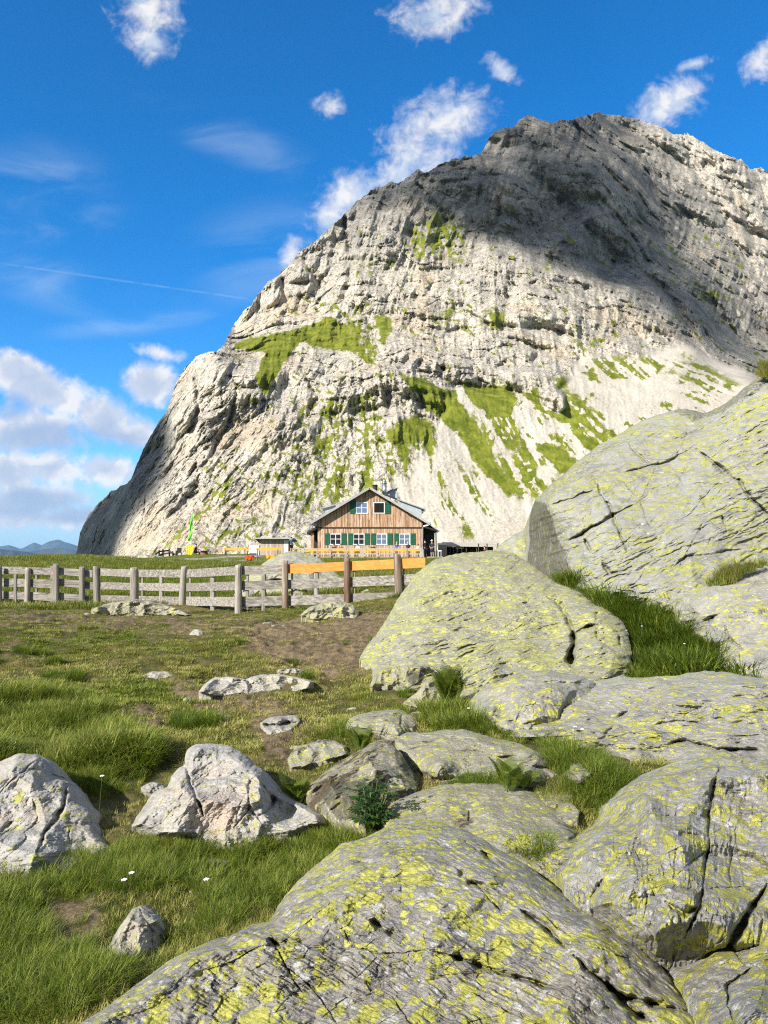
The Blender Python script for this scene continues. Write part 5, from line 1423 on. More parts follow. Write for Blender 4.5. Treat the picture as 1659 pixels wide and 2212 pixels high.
# seams
mb = MB()
for sgn, xe, par in ((-1, xe_l, rf), (1, xe_r, rr_)):
    mb = MB()
    for k in range(1, 14):
        yv = yf + k * (yb_ - yf) / 14
        mb.beam((xm + sgn * .05, yv, zap - .03 + .045), (xe, yv, zroof(xe) + .035), .03, .05)
    mb.build('seam', ROOFM, par)
# verge boards and rafters under the front edge
for sgn, xe in ((-1, xe_l), (1, xe_r)):
    mb = MB()
    mb.beam((xm, yf - .02, zap - .09), (xe, yf - .02, zroof(xe) - .09), .05, .24)
    mb.build('verge_board', FASCIA if sgn > 0 else ROOFM, hut)
    mb = MB()
    mb.prism([(xm, yf + .03, zap - .12), (xe, yf + .03, zroof(xe) - .12), (xe, yf + .03, zroof(xe) - .16), (xm, yf + .03, zap - .16)], (0, .72, 0))
    for k in range(3):
        xx = xm + sgn * (1.9 + 2.0 * k)
        mb.beam((xx, yf + .06, zroof(xx) - .25), (xx, HD - .1, zroof(xx) - .25), .12, .16)
    mb.build('soffit', DARKB, hut)
mb = MB(); mb.beam((xm, yf + .1, zap - .32), (xm, HD, zap - .32), .16, .2); mb.build('ridge_beam', DARKB, hut)
# gutters
for xe, sgn in ((xe_l, -1), (xe_r, 1)):
    mb = MB(); zz = zroof(xe) - .10
    mb.cyl((xe + sgn * .07, yf - .05, zz), (xe + sgn * .07, yb_, zz), .075, n=8)
    mb.build('gutter', ZINC, hut)
# broad rear eaves step out further on the right
xe2 = float(h2(1545, 0, HD + 3)[0])
slab((xe_r - .3, HD + 1.5, zroof(xe_r - .3) + .03), (xe_r - .3, yb_, zroof(xe_r - .3) + .03), (xe2, yb_, zroof(xe2) + .03), (xe2, HD + 1.5, zroof(xe2) + .03), .10).build('eaves_extension', ROOFM, hut)
# shed dormers
def dormer(x_in, x_out, zc_in, zc_out, y0, y1, wall):
    mb = MB()
    zi, zo = zroof(x_in), zroof(x_out)
    mb.prism([(x_in, y0, zi - .02), (x_out, y0, zo - .02), (x_out, y0, zc_out - .06), (x_in, y0, zc_in - .06)], (0, y1 - y0, 0))
    dm = mb.build('dormer', wall, hut)
    ov = .35 * (1 if x_out > x_in else -1)
    zz = zc_out + (zc_out - zc_in) / (x_out - x_in) * ov
    slab((x_in, y0 - .3, zc_in), (x_out + ov, y0 - .3, zz), (x_out + ov, y1 + .3, zz), (x_in, y1 + .3, zc_in), .12).build('dormer_roof', ROOFM, dm)
    MB().cyl((x_out + ov * 1.15, y0 - .35, zz - .08), (x_out + ov * 1.15, y1 + .3, zz - .08), .07, n=8).build('gutter', ZINC, dm)
    return dm


a = h2(1110, 250, HD + 3); b = h2(1370, 345, HD + 3)
dr = dormer(float(a[0]), float(b[0]), float(a[2]), float(b[2]), HD + 3.0, HD + 9.5, BLUEG)
pd = h2(1400, 350, HD + 2.7)
MB().tube([tuple(h2(1415, 352, HD + 2.6)), tuple(h2(1412, 378, HD + 2.6)), tuple(h2(1368, 398, HD + 2.6)), tuple(h2(1362, 420, HD + 2.6))], .06, 6).build('downpipe', ZINC, dr)
a = h2(420, 312, HD + 4); b = h2(318, 338, HD + 4)
dormer(float(a[0]), float(b[0]), float(a[2]), float(b[2]), HD + 4.0, HD + 9.0, BLUEG)
# stair head: tall blue grey wedge near the ridge
P0, P1, P2 = h2(972, 192, HD + 4), h2(1104, 130, HD + 4), h2(1104, 245, HD + 4)
w_ = MB().prism([tuple(P0), tuple(P1), tuple(P2)], (0, 2.6, 0)).build('stair_head', BLUEG, hut)
slab(tuple(P0 + np.array([-.25, -.25, .04])), tuple(P1 + np.array([.05, -.25, .09])), tuple(P1 + np.array([.05, 2.9, .09])), tuple(P0 + np.array([-.25, 2.9, .04])), .09).build('stair_head_roof', ROOFM, w_)
c0 = h2(965, 185, HD + 3); c1 = h2(965, 85, HD + 3)
mb = MB(); mb.cyl(c0 - np.array([0, 0, .4]), c1, .24, n=14)
ch = mb.build('chimney', STEEL, hut, True)
mb = MB(); mb.cyl(c1 + np.array([0, 0, .0]), c1 + np.array([0, 0, .12]), .30, n=14); mb.cyl(c1 + np.array([0, 0, .12]), c1 + np.array([0, 0, .42]), .2, n=14); mb.build('cowl', STEEL, ch, True)
c0 = h2(862, 150, HD + 2); c1 = h2(862, 108, HD + 2)
mb = MB(); mb.cyl(c0 - np.array([0, 0, .4]), c1, .26, n=12); mb.cyl(c1, c1 + np.array([0, 0, .1]), .36, .30, 12); mb.build('vent_pipe', DARKB, hut, True)
# left lean-to: sloping roof, dark doorway, timber post
l0, l1 = h2(236, 548, HD - .3), h2(120, 615, HD - .3)
lt = slab(tuple(l0), tuple(l1), (l1[0], HD + 5, l1[2]), (l0[0], HD + 5, l0[2]), .14).build('lean_to_roof', ROOFM, hut)
MB().beam(l0 + np.array([0, -.03, -.07]), l1 + np.array([0, -.03, -.07]), .04, .2).build('verge_board', DARKB, lt)
MB().cyl((l1[0] - .05, HD - .4, l1[2] - .12), (l1[0] - .05, HD + 5, l1[2] - .12), .07, n=8).build('gutter', ZINC, lt)
ll = [float(h2(x, 0, HD)[0]) for x in (165, 200, 240)]
MB().b2(ll[0], ll[1], HD + .0, HD + .2, z0 - .2, float(h2(0, 620, HD)[2])).build('porch_post', LARCH, hut)
MB().b2(ll[0] + .02, ll[2] - .01, HD + 1.4, HD + 4.8, z0 - .2, float(h2(0, 590, HD)[2])).build('lean_to', DARKB, hut)  # shade of the recess painted in as a near-black block
# right lean-to porch
r0, r1 = h2(1390, 545, HD - .6), h2(1530, 575, HD - .6)
rt = slab(tuple(r0), (r0[0], HD + 6, r0[2]), (r1[0] + .15, HD + 6, r1[2] - .12), (r1[0] + .15, HD - .6, r1[2] - .12), .16).build('porch_roof', DARKB, hut)
MB().beam(r0 + np.array([0, -.02, -.02]), (h2(1450, 530, HD - .6)) + np.array([0, -.02, -.02]), .05, .14).build('verge_board', WHITE, rt)
xq = [float(h2(x, 0, HD)[0]) for x in (1385, 1520, 1545)]
MB().b2(xr + .01, xq[1], HD + 1.6, HD + 6, z0 - .2, float(h2(0, 572, HD)[2])).build('porch_wall', DARKB, hut)  # shade under the porch painted in as near-black wall colour
MB().cyl((xq[1] + .03, HD - .3, z0 - .2), (xq[1] + .03, HD - .3, float(h2(0, 600, HD)[2])), .085, n=8).build('porch_post', DARKB, hut)
MB().tube([tuple(h2(1560, 590, HD - .4)), tuple(h2(1560, 605, HD - .4)), tuple(h2(1530, 625, HD - .4)), tuple(h2(1526, 870, HD - .4))], .05, 6).build('downpipe', ZINC, hut)
MB().tube([tuple(h2(1466, 500, HD - .2)), tuple(h2(1460, 525, HD - .2)), tuple(h2(1385, 560, HD - .2)), tuple(h2(1380, 880, HD - .2))], .055, 6).build('downpipe', ZINC, hut)

# ================================================================ terrace deck and railing
DECKW = wood('grey deck boards', (0.25, 0.235, 0.21), (0.44, 0.42, 0.39), (0.34, 0.31, 0.28), 'x', 14)
zd = float(h2(0, 880, 74.5)[2])
dk = empty('terrace_deck', (float(h2(700, 0, 77)[0]), 77, zd), 'raised grey wooden sun terrace with railing in front of the hut', 'terrace')
xdl, xdr = float(h2(22, 0, 74)[0]), float(h2(1600, 0, 74)[0])
mb = MB()
yv = 74.0
while yv < 79.7:
    mb.b2(xdl, xdr, yv, yv + .135, zd - .05, zd)
    yv += .145
mb.build('floor', DECKW, dk)
mb = MB(); mb.b2(xdl, xdr, 73.93, 73.99, zd - .24, zd - .005); mb.build('rim_board', DECKW, dk)
zlow = float(h2(0, 935, 73.6)[2])
mb = MB(); mb.b2(xdl - .1, float(h2(1400, 0, 73.5)[0]), 73.85, 73.92, zlow - .08, zlow + .10); mb.build('lower_beam', DECKW, dk)
mb = MB(); mb.b2(xdl, xdr, 75.5, 79.6, zd - 1.3, zd - .08); mb.build('understructure', DARKB, dk)
zt = float(h2(0, 795, 73.9)[2])
POSTX = [(30, 1), (85, 2), (235, 1), (378, 2), (553, 1), (732, 2), (888, 1), (1050, 2), (1210, 1), (1360, 2), (1390, 2)]
for x, k in POSTX:
    xx = float(h2(x, 0, 73.9)[0]); w = .065 if k == 1 else .10
    mb = MB(); mb.b2(xx - w, xx + w, 73.74, 73.84, zlow - .25, zt + (.06 if k == 2 else 0)); mb.build('railing_post', DECKW, dk)
mb = MB(); mb.b2(xdl - .2, float(h2(1395, 0, 73.9)[0]), 73.72, 73.9, zt, zt + .05); mb.build('top_rail', DECKW, dk)
zm = float(h2(0, 850, 73.9)[2])
mb = MB(); mb.b2(xdl, float(h2(1370, 0, 73.9)[0]), 73.85, 73.89, zm - .05, zm + .05); mb.build('middle_rail', DECKW, dk)
# steps at the right end
mb = MB()
for k in range(3):
    zz = zd - .15 - .2 * k
    mb.b2(float(h2(1415, 0, 73)[0]), xdr + 1.0, 73.9 - .35 * (k + 1), 73.9 - .35 * k + .02, zz - .06, zz)
mb.build('steps', DECKW, dk)

ORANGE = plain('orange bench lacquer', (0.74, 0.35, 0.055), 0.45, 0.10, 6, 0.4)
LEGM = plain('dark green folding legs', (0.03, 0.045, 0.035), 0.5, 0.1, 6)


def bench(x0, x1, y, z, label, group):
    """folding bench with a backrest"""
    o = empty('bench', ((x0 + x1) / 2, y, z), label, 'bench', group)
    MB().b2(x0, x1, y - .32, y - .04, z + .44, z + .475).build('seat', ORANGE, o)
    MB().b2(x0, x1, y - .03, y, z + .55, z + .80).build('backrest', ORANGE, o)
    for xx in (x0 + .18, x1 - .18):
        mb = MB(); mb.beam((xx, y - .30, z), (xx, y - .20, z + .44), .04, .04); mb.beam((xx, y + .02, z), (xx, y - .015, z + .78), .04, .04); mb.beam((xx, y - .27, z + .15), (xx, y, z + .15), .03, .03)
        mb.build('leg', LEGM, o)
    return o


def table(x0, x1, y, z, label, group, mat=None, w=.5):
    o = empty('table', ((x0 + x1) / 2, y, z), label, 'table', group)
    MB().b2(x0, x1, y - w / 2, y + w / 2, z + .735, z + .77).build('table_top', mat or ORANGE, o)
    for xx in (x0 + .2, x1 - .2):
        mb = MB(); mb.beam((xx, y - w / 2 + .05, z), (xx, y - w / 2 + .05, z + .735), .04, .04); mb.beam((xx, y + w / 2 - .05, z), (xx, y + w / 2 - .05, z + .735), .04, .04); mb.beam((xx, y - w / 2 + .05, z + .3), (xx, y + w / 2 - .05, z + .3), .03, .03)
        mb.build('leg', LEGM, o)
    return o


segs = [(36, 72, 'short orange bench back at the left end of the terrace railing'), (108, 226, 'orange bench back on the terrace, second from the left end'), (247, 360, 'orange bench back below the leftmost ground-floor window'), (400, 548, 'orange bench back below the gap between the two dark windows'), (560, 708, 'orange bench back below the second dark window'), (750, 886, 'orange bench back left of the first blue window centre'), (905, 1036, 'orange bench back below the first blue window'), (1075, 1197, 'orange bench back where the blue-shirted guest stands'), (1222, 1348, 'orange bench back at the right end of the terrace railing')]
for a, b, lab in segs:
    bench(float(h2(a, 0, 75)[0]), float(h2(b, 0, 75)[0]), 75.0, zd, lab, 'orange benches along the terrace railing')
for k, (a, b) in enumerate(((300, 520), (560, 760), (800, 1000), (1090, 1330))):
    lab = ['terrace table under the leftmost dark window', 'terrace table under the second dark window', 'terrace table under the first blue window', 'terrace table under the rightmost window'][k]
    table(float(h2(a, 0, 76.2)[0]), float(h2(b, 0, 76.2)[0]), 76.2, zd, lab, 'tables on the hut terrace')

# ================================================================ left part of the terrace
def tz(x, y): return gz(x, y)
SHEDW = wood('pale shed boards', (0.30, 0.25, 0.21), (0.50, 0.44, 0.38), (0.40, 0.34, 0.30), 'z', 12)
a, b = z3(1180, 125, 82), z3(1492, 275, 82)
sx0, sx1, sz1, sz0 = float(a[0]), float(b[0]), float(a[2]), float(b[2])
shed = empty('small_shed', ((sx0 + sx1) / 2, 82, sz0), 'small pale wooden shed with a flat overhanging roof left of the hut', 'shed')
mb = MB(); x = sx0
while x < sx1 - .6:
    mb.b2(x, x + .145, 81.97, 82.03, sz0 - .2, sz1 + random.uniform(-.01, .01)); x += .155
mb.build('wall', SHEDW, shed)
MB().b2(sx0, sx1, 82.04, 85, sz0 - .2, sz1 - .05).build('shed_body', SHEDW, shed)
MB().b2(x, sx1, 81.95, 82.03, sz0 - .2, sz1 - .04).build('side_panel', plain('white shed panel', (0.62, 0.62, 0.62), 0.6), shed)
r_ = z3(1140, 100, 81.4); r2_ = z3(1540, 100, 81.4)
mb = MB(); mb.prism([(r_[0], 81.3, sz1 + .22), (r2_[0], 81.3, sz1 + .22), (r2_[0], 85.6, sz1 + .02), (r_[0], 85.6, sz1 + .02)], (0, 0, -.15)); mb.build('roof', FASCIA, shed)
MB().prism([(r_[0], 81.35, sz1 + .1), (sx0, 81.9, sz1 - .35), (sx0, 81.9, sz1 + .1)], (0, .06, 0)).build('bracket', DARKB, shed)
for (xa, xb, y_, lab) in ((812, 1078, 77.5, 'long orange bench back left of the white box'), (1152, 1425, 77.5, 'long orange bench back right of the white box, in front of the shed')):
    p0, p1 = z3(xa, 235, y_), z3(xb, 235, y_)
    zg = tz(float(p0[0] + p1[0]) / 2, y_)
    bench(float(p0[0]), float(p1[0]), y_, float(p0[2]) - .55, lab, 'orange benches on the left terrace')
    table(float(p0[0]) + .1, float(p1[0]) - .1, y_ - .9, float(p0[2]) - .62, lab.replace('long orange bench back', 'long narrow beer table'), 'beer tables on the left terrace', ORANGE, .45)
a, b = z3(1080, 185, 78.2), z3(1180, 282, 78.2)
bx = empty('white_box', (float(a[0] + b[0]) / 2, 78.2, float(b[2])), 'white box cabinet standing between the two long orange benches', 'cabinet')
BOXM = plain('white cabinet paint', (0.70, 0.71, 0.72), 0.5, 0.06, 3)
MB().b2(float(a[0]), float(b[0]), 78.2, 79.0, float(b[2]) - .1, float(a[2]) - .06).build('body', BOXM, bx, False, .01)
MB().b2(float(a[0]) - .03, float(b[0]) + .03, 78.16, 79.04, float(a[2]) - .057, float(a[2])).build('lid', BOXM, bx)
MB().b2(float(a[0]) + .1, float(a[0]) + .13, 78.16, 78.197, float(b[2]) + .5, float(b[2]) + .8).build('handle', ZINC, bx)
# signpost
p = z3(440, 312, 76.5)
sp = empty('signpost', p, 'signpost with a stack of yellow hiking arrows beside the green banner', 'signpost')
MB().cyl(p - np.array([0, 0, .4]), z3(441, 176, 76.5), .05, n=8).build('post', GREYP, sp)
YEL = plain('yellow sign paint', (0.80, 0.62, 0.01), 0.5, 0.05, 4)
for k, (x0, x1, y0, y1, s) in enumerate(((402, 440, 182, 200, -1), (442, 484, 184, 203, 1), (398, 440, 204, 222, -1), (443, 482, 207, 226, 1), (402, 440, 226, 243, -1), (443, 478, 230, 248, 1), (405, 439, 247, 262, -1), (442, 474, 252, 268, 1), (414, 438, 268, 282, -1), (442, 466, 271, 286, 1))):
    a, b = z3(x0, y0, 76.42), z3(x1, y1, 76.42)
    zc = (a[2] + b[2]) / 2
    tip = .10
    if s > 0: poly = [(a[0], 76.42, a[2]), (b[0] - tip, 76.42, a[2]), (b[0], 76.42, zc), (b[0] - tip, 76.42, b[2]), (a[0], 76.42, b[2])]
    else: poly = [(a[0] + tip, 76.42, a[2]), (b[0], 76.42, a[2]), (b[0], 76.42, b[2]), (a[0] + tip, 76.42, b[2]), (a[0], 76.42, zc)]
    q = MB().prism(poly, (0, .03, 0)).build('arrow_sign', YEL, sp)
    mb = MB()
    for j in range(2):
        zz = a[2] + (b[2] - a[2]) * (.32 + .34 * j)
        x_, e_ = a[0] + .13, b[0] - .13
        while x_ < e_ - .05:
            w2 = random.uniform(.03, .08)
            mb.b2(x_, min(x_ + w2, e_), 76.412, 76.419, zz - .02, zz + .02); x_ += w2 + .03
    mb.build('lettering', BLACK, q)
# banner
p = z3(452, 190, 79); tp = W(479.5, 1283, 79)
fl = empty('green_banner', (float(p[0]), 79, float(z3(452, 300, 79)[2])), 'tall bright green feather banner on a thin white pole', 'banner')
MB().cyl((p[0], 79, float(z3(452, 300, 79)[2]) - .3), tuple(tp), .028, .015, 6).build('pole', WHITE, fl)
GRN, g = new_mat('bright green cloth')
g.out(g.mix(g.step(g.noise(g.pos(), 2, 3, 0.5), .3, .7), (0.10, 0.55, 0.015), (0.16, 0.72, 0.03)), 0.8, None, 0.2)
nn = 16
vs = []
ed = [(1283, 481, 482.5), (1300, 476, 481), (1318, 473.5, 481.5), (1335, 474, 480), (1345, 470, 478), (1352, 469, 476.5)]
for k in range(nn):
    yy = np.interp(k / (nn - 1), np.linspace(0, 1, 6), [e[0] for e in ed])
    l_, r_ = np.interp(yy, [e[0] for e in ed], [e[1] for e in ed]), np.interp(yy, [e[0] for e in ed], [e[2] for e in ed])
    for j in range(5):
        xx = l_ + (r_ - l_) * j / 4
        q = W(xx, yy, 79 + .10 * sin(k * .8 + j * 1.1))
        vs.append(q)
o = link_mesh('cloth', np.array(vs), grid_faces(nn, 5), GRN, fl)
o.modifiers.new('thick', 'SOLIDIFY').thickness = .012
# cloths hung over the two-rail fence
for (x0, x1, y0, y1, c, lab) in ((1030, 1118, 290, 340, (0.70, 0.10, 0.02), 'red orange cloth hanging over the two-rail fence'), (1255, 1350, 285, 330, (0.80, 0.36, 0.03), 'yellow orange cloth hanging over the two-rail fence')):
    m, g = new_mat('dyed cloth')
    g.out(g.mix(g.step(g.noise(g.pos(), 3, 4, 0.6), .35, .65), c, tuple(v * .55 for v in c)), 0.85, None, 0.1)
    vs = []
    for i in range(9):
        for j in range(13):
            u_ = j / 12; v_ = i / 8
            sag = 0.78 + .22 * sin(u_ * pi)
            q = z3(x0 + (x1 - x0) * (u_ + .05 * (v_) * (0.5 - u_)), y0 + (y1 - y0) * v_ * sag, 68.28 + .05 * sin(u_ * 14 + v_ * 2) * v_ - (.02 if i else -.12))
            vs.append(q)
    o = link_mesh('hanging_cloth', np.array(vs), grid_faces(9, 13), m)
    o.modifiers.new('thick', 'SOLIDIFY').thickness = .012
    tag(o, lab, 'cloth')
# wooden armchairs and barrel tables left of the benches
CHW = wood('reddish chair wood', (0.16, 0.07, 0.045), (0.34, 0.17, 0.11), (0.25, 0.12, 0.08), 'z', 14)
PALEW = wood('pale chair wood', (0.34, 0.25, 0.16), (0.52, 0.40, 0.28), (0.42, 0.32, 0.22), 'z', 14)


def chair(x, y, z, rz, mat, label, group):
    o = empty('chair', (x, y, z), label, 'chair', group)
    o.rotation_euler.z = 0
    def T(a, b, c): return (x + a * cos(rz) - b * sin(rz), y + a * sin(rz) + b * cos(rz), z + c)
    MB().box(T(0, 0, .44), (.46, .46, .04), rz).build('seat', mat, o)
    MB().box(T(0, .22, .72), (.46, .04, .5), rz).build('backrest', mat, o)
    for a in (-.19, .19):
        for b in (-.19, .19):
            MB().cyl(T(a, b, 0), T(a, b, .44), .025, n=6).build('leg', mat, o)
    return o


for x, yy, rz, mat, lab in ((335, 310, .4, DARKW, 'dark chair in the corner left of the signpost'), (485, 306, -.5, CHW, 'reddish wooden chair right of the signpost'), (770, 300, .3, PALEW, 'pale wooden chair left of the long orange benches'), (690, 302, 2.6, GREYP, 'grey wooden chair right of the barrel table')):
    q = z3(x, yy, 76.8)
    chair(float(q[0]), 76.8, float(q[2]), rz, mat, lab, 'chairs on the left terrace')
q = z3(597, 308, 76.6); q1 = z3(597, 242, 76.6)
bt = empty('barrel_table', q, 'dark red barrel table with a round top right of the signpost', 'table')
mb = MB()
hz = float(q1[2] - q[2])
for k in range(6):
    t0, t1 = k / 6, (k + 1) / 6
    mb.cyl(q + np.array([0, 0, hz * t0 * .95]), q + np.array([0, 0, hz * t1 * .95]), .30 + .09 * sin(pi * t0), .30 + .09 * sin(pi * t1), 14, caps=False)
mb.build('barrel', CHW, bt, True)
MB().cyl(q + np.array([0, 0, hz * .95]), q + np.array([0, 0, hz]), .62, n=18).build('table_top', CHW, bt)

# ================================================================ right of the hut
a, b = z4b(612, 366, 76), z4b(740, 590, 76)
gr = empty('smoker_cabinet', (float(a[0] + b[0]) / 2, 76, float(b[2])), 'black cabinet with a sloping lid beside the hut porch', 'cabinet')
MB().b2(float(a[0]), float(b[0]), 75.9, 76.7, float(b[2]), float(a[2]) - .22).build('body', DARKB, gr)
MB().prism([(float(a[0]) - .04, 75.85, float(a[2]) - .218), (float(a[0]) - .04, 75.85, float(a[2]) - .08), (float(a[0]) - .04, 76.7, float(a[2])), (float(a[0]) - .04, 76.7, float(a[2]) - .218)], (float(b[0] - a[0]) + .08, 0, 0)).build('lid', plain('slate lid', (.07, .08, .09), .5), gr)
for k in range(3):
    xx = float(a[0]) + .1 + k * .28
    MB().b2(xx, xx + .2, 75.87, 75.899, float(b[2]) + .15, float(a[2]) - .35).build('door_panel', plain('charred panel', (.018, .018, .018), .6), gr)
a, b = z4b(602, 484, 75), z4b(660, 590, 75)
st = empty('stool', (float(a[0] + b[0]) / 2, 75, float(b[2])), 'white stool beside the black cabinet', 'stool')
MB().b2(float(a[0]), float(b[0]), 74.8, 75.2, float(a[2]) - .1, float(a[2])).build('seat', WHITE, st)
for xx in (float(a[0]) + .04, float(b[0]) - .04):
    for yy in (74.84, 75.16): MB().cyl((xx, yy, float(b[2])), (xx, yy, float(a[2]) - .1), .02, n=6).build('leg', WHITE, st)
a, b = z4b(700, 350, 90), z4b(1090, 410, 90)
SLATE = plain('pale shingle roof', (0.42, 0.40, 0.37), 0.8, 0.12, 3)
rs = empty('low_shelter', (float(a[0] + b[0]) / 2, 90, gz(float(a[0]), 90)), 'long low shelter with a pale flat roof right of the hut, open dark front', 'shelter')
zr = float(a[2])
MB().prism([(float(a[0]), 89.2, float(b[2])), (float(b[0]) + 3.4, 89.2, float(b[2]) - .05), (float(b[0]) + 3.4, 93, zr), (float(a[0]), 93, zr + .05)], (0, 0, -.10)).build('roof', SLATE, rs)
for k in range(6):
    xx = float(a[0]) + .2 + k * (float(b[0]) + 3.2 - float(a[0])) / 5
    MB().cyl((xx, 89.5, 1.0), (xx, 89.5, float(b[2]) - .1), .06, n=6).build('post', DARKW, rs)
MB().b2(float(a[0]), float(b[0]) + 3.4, 92.7, 92.9, .8, float(b[2]) - .02).build('back_wall', DARKB, rs)
for k, (x0, x1, y_) in enumerate(((770, 880, 425), (890, 1010, 445))):
    p0, p1 = z4b(x0, y_, 84), z4b(x1, y_, 84)
    table(float(p0[0]), float(p1[0]), 84, float(p0[2]) - .77, ['orange table under the low shelter beside the black cabinet', 'grey table under the low shelter further right'][k], None, ORANGE if k == 0 else GREYP, .6)
ROPEM = plain('pale rope', (0.45, 0.42, 0.36), 0.9)
rp = empty('rope_fence', z4b(1390, 470, 76), 'rope strung between dark posts on the skyline right of the hut', 'fence')
for x, yt in ((1252, 375), (1388, 375), (1560, 372)):
    MB().cyl(z4b(x, 520, 76), z4b(x, yt, 76), .06, n=8).build('post', DARKW, rp)
MB().tube([tuple(z4b(x, 384 + 10 * sin((x - 1252) / 136 * pi) ** 2, 76)) for x in range(1252, 1564, 17)], .022, 5).build('rope', ROPEM, rp)
# ================================================================ grass
LUSH += [[(1195, 1250), (1300, 1258), (1440, 1262), (1462, 1330), (1505, 1390), (1630, 1468), (1360, 1480), (1372, 1390), (1290, 1305)],
         [(1060, 1570), (1110, 1575), (1200, 1590), (1300, 1630), (1345, 1700), (1300, 1760), (1240, 1740), (1200, 1640)], [(870, 1500), (1000, 1530), (1060, 1580), (980, 1580), (900, 1560)], [(1110, 1850), (1210, 1850), (1215, 1900), (1130, 1880)]]


def leaf_mat(name, c0, c1, dryc, tip=0.5):
    m, g = new_mat(name)
    oi = g.n('ShaderNodeObjectInfo').outputs['Random']
    r = g.attr('rnd')
    t = g.attr('tip')
    dn = g.n('ShaderNodeAttribute', attribute_name='dry', attribute_type='INSTANCER')
    dry = dn.outputs['Fac']
    c = g.mix(g.m('ADD', g.m('MULTIPLY', oi, 0.5), g.m('MULTIPLY', r, 0.5)), c0, c1)
    k = g.m('ADD', g.m('MULTIPLY', t, tip * 0.6), g.m('ADD', g.m('MULTIPLY', dry, 0.9), g.m('MULTIPLY', g.m('SUBTRACT', r, 0.6), 0.55)))
    c = g.mix(g.m('MULTIPLY', k, 1.0, clamp=True), c, dryc)
    c = g.mix(g.m('MULTIPLY', dry, -1.0, clamp=True), c, g.mix(r, (0.022, 0.050, 0.004), (0.075, 0.115, 0.010)))
    b = g.n('ShaderNodeBsdfPrincipled')
    g.put(b.inputs['Base Color'], c); b.inputs['Roughness'].default_value = 0.55; b.inputs['Specular IOR Level'].default_value = 0.25
    tr = g.n('ShaderNodeBsdfTranslucent'); g.put(tr.inputs[0], g.mix(0.5, c, (0.22, 0.30, 0.02)))
    ms = g.n('ShaderNodeMixShader'); ms.inputs[0].default_value = 0.32
    g.t.links.new(b.outputs[0], ms.inputs[1]); g.t.links.new(tr.outputs[0], ms.inputs[2])
    o = g.n('ShaderNodeOutputMaterial'); g.t.links.new(ms.outputs[0], o.inputs[0])
    return m


GRASSM = leaf_mat('grass blades', (0.075, 0.130, 0.008), (0.215, 0.285, 0.024), (0.46, 0.38, 0.14))
GRASSF = leaf_mat('far grass blades', (0.080, 0.125, 0.010), (0.19, 0.235, 0.026), (0.30, 0.28, 0.09))


def tuft(name, n, spread, lmin, lmax, wid, curve, seed, mat, segs=4):
    rr = np.random.default_rng(seed)
    vs, fs, tip, rnd = [], [], [], []
    for _ in range(n):
        a = rr.uniform(0, 2 * pi); rad = spread * sqrt(rr.uniform(0, 1))
        b = np.array([rad * cos(a), rad * sin(a), -0.012])
        L = rr.uniform(lmin, lmax)
        out = a + rr.normal(0, .7)
        lean = rr.uniform(.05, .45) * curve
        bend = rr.uniform(.3, 1.3) * curve
        side = np.array([-sin(out), cos(out), 0]) * wid * rr.uniform(.7, 1.25)
        dirv = np.array([cos(out), sin(out), 0])
        p = b.copy(); r = rr.uniform()
        n0 = len(vs)
        for s in range(segs + 1):
            t = s / segs
            w = (1 - t ** 1.6) * .5
            if s == segs:
                vs.append(p); tip.append(1); rnd.append(r)
            else:
                vs += [p - side * w, p + side * w]; tip += [t, t]; rnd += [r, r]
            th = lean + bend * t * 1.1
            p = p + (dirv * sin(th) + np.array([0, 0, 1]) * cos(th)) * L / segs
        for s in range(segs - 1):
            i = n0 + 2 * s
            fs.append((i, i + 1, i + 3, i + 2))
        fs.append((n0 + 2 * segs - 2, n0 + 2 * segs - 1, n0 + 2 * segs))
    me = bpy.data.meshes.new(name)
    me.from_pydata([tuple(v) for v in vs], [], fs)
    for nm, a in (('tip', tip), ('rnd', rnd)):
        me.attributes.new(nm, 'FLOAT', 'POINT').data.foreach_set('value', np.array(a, np.float32))
    me.materials.append(mat)
    me.polygons.foreach_set('use_smooth', np.ones(len(me.polygons), bool))
    return bpy.data.objects.new(name, me)


def grass_collection(name, objs):
    c = bpy.data.collections.new(name)
    for o in objs: c.objects.link(o)
    return c


TUFTS = grass_collection('grass tufts', [tuft('tuft_%02d' % k, *a) for k, a in enumerate([
    (34, .050, .025, .07, .0044, 1.4, 1, GRASSM, 3), (34, .055, .03, .08, .0044, 1.5, 2, GRASSM, 3), (30, .050, .02, .06, .0046, 1.7, 3, GRASSM, 3),      # 0-2 short turf
    (36, .045, .10, .22, .0048, 1.1, 4, GRASSM), (36, .050, .09, .24, .0046, 1.35, 5, GRASSM), (34, .055, .08, .20, .0052, 1.6, 6, GRASSM),           # 3-5 long grass
    (46, .13, .03, .085, .0115, 1.7, 7, GRASSM, 3), (46, .13, .03, .095, .0110, 1.5, 8, GRASSM, 3),                                             # 6-7 turf further off
    (56, .12, .10, .26, .0110, 1.4, 9, GRASSM), (56, .11, .12, .30, .0100, 1.2, 10, GRASSM),                                                # 8-9 tussocks further off
    (46, .42, .10, .26, .030, 1.0, 11, GRASSF, 3), (46, .42, .12, .32, .028, .9, 12, GRASSF, 3)])])                                           # 10-11 beyond the fence


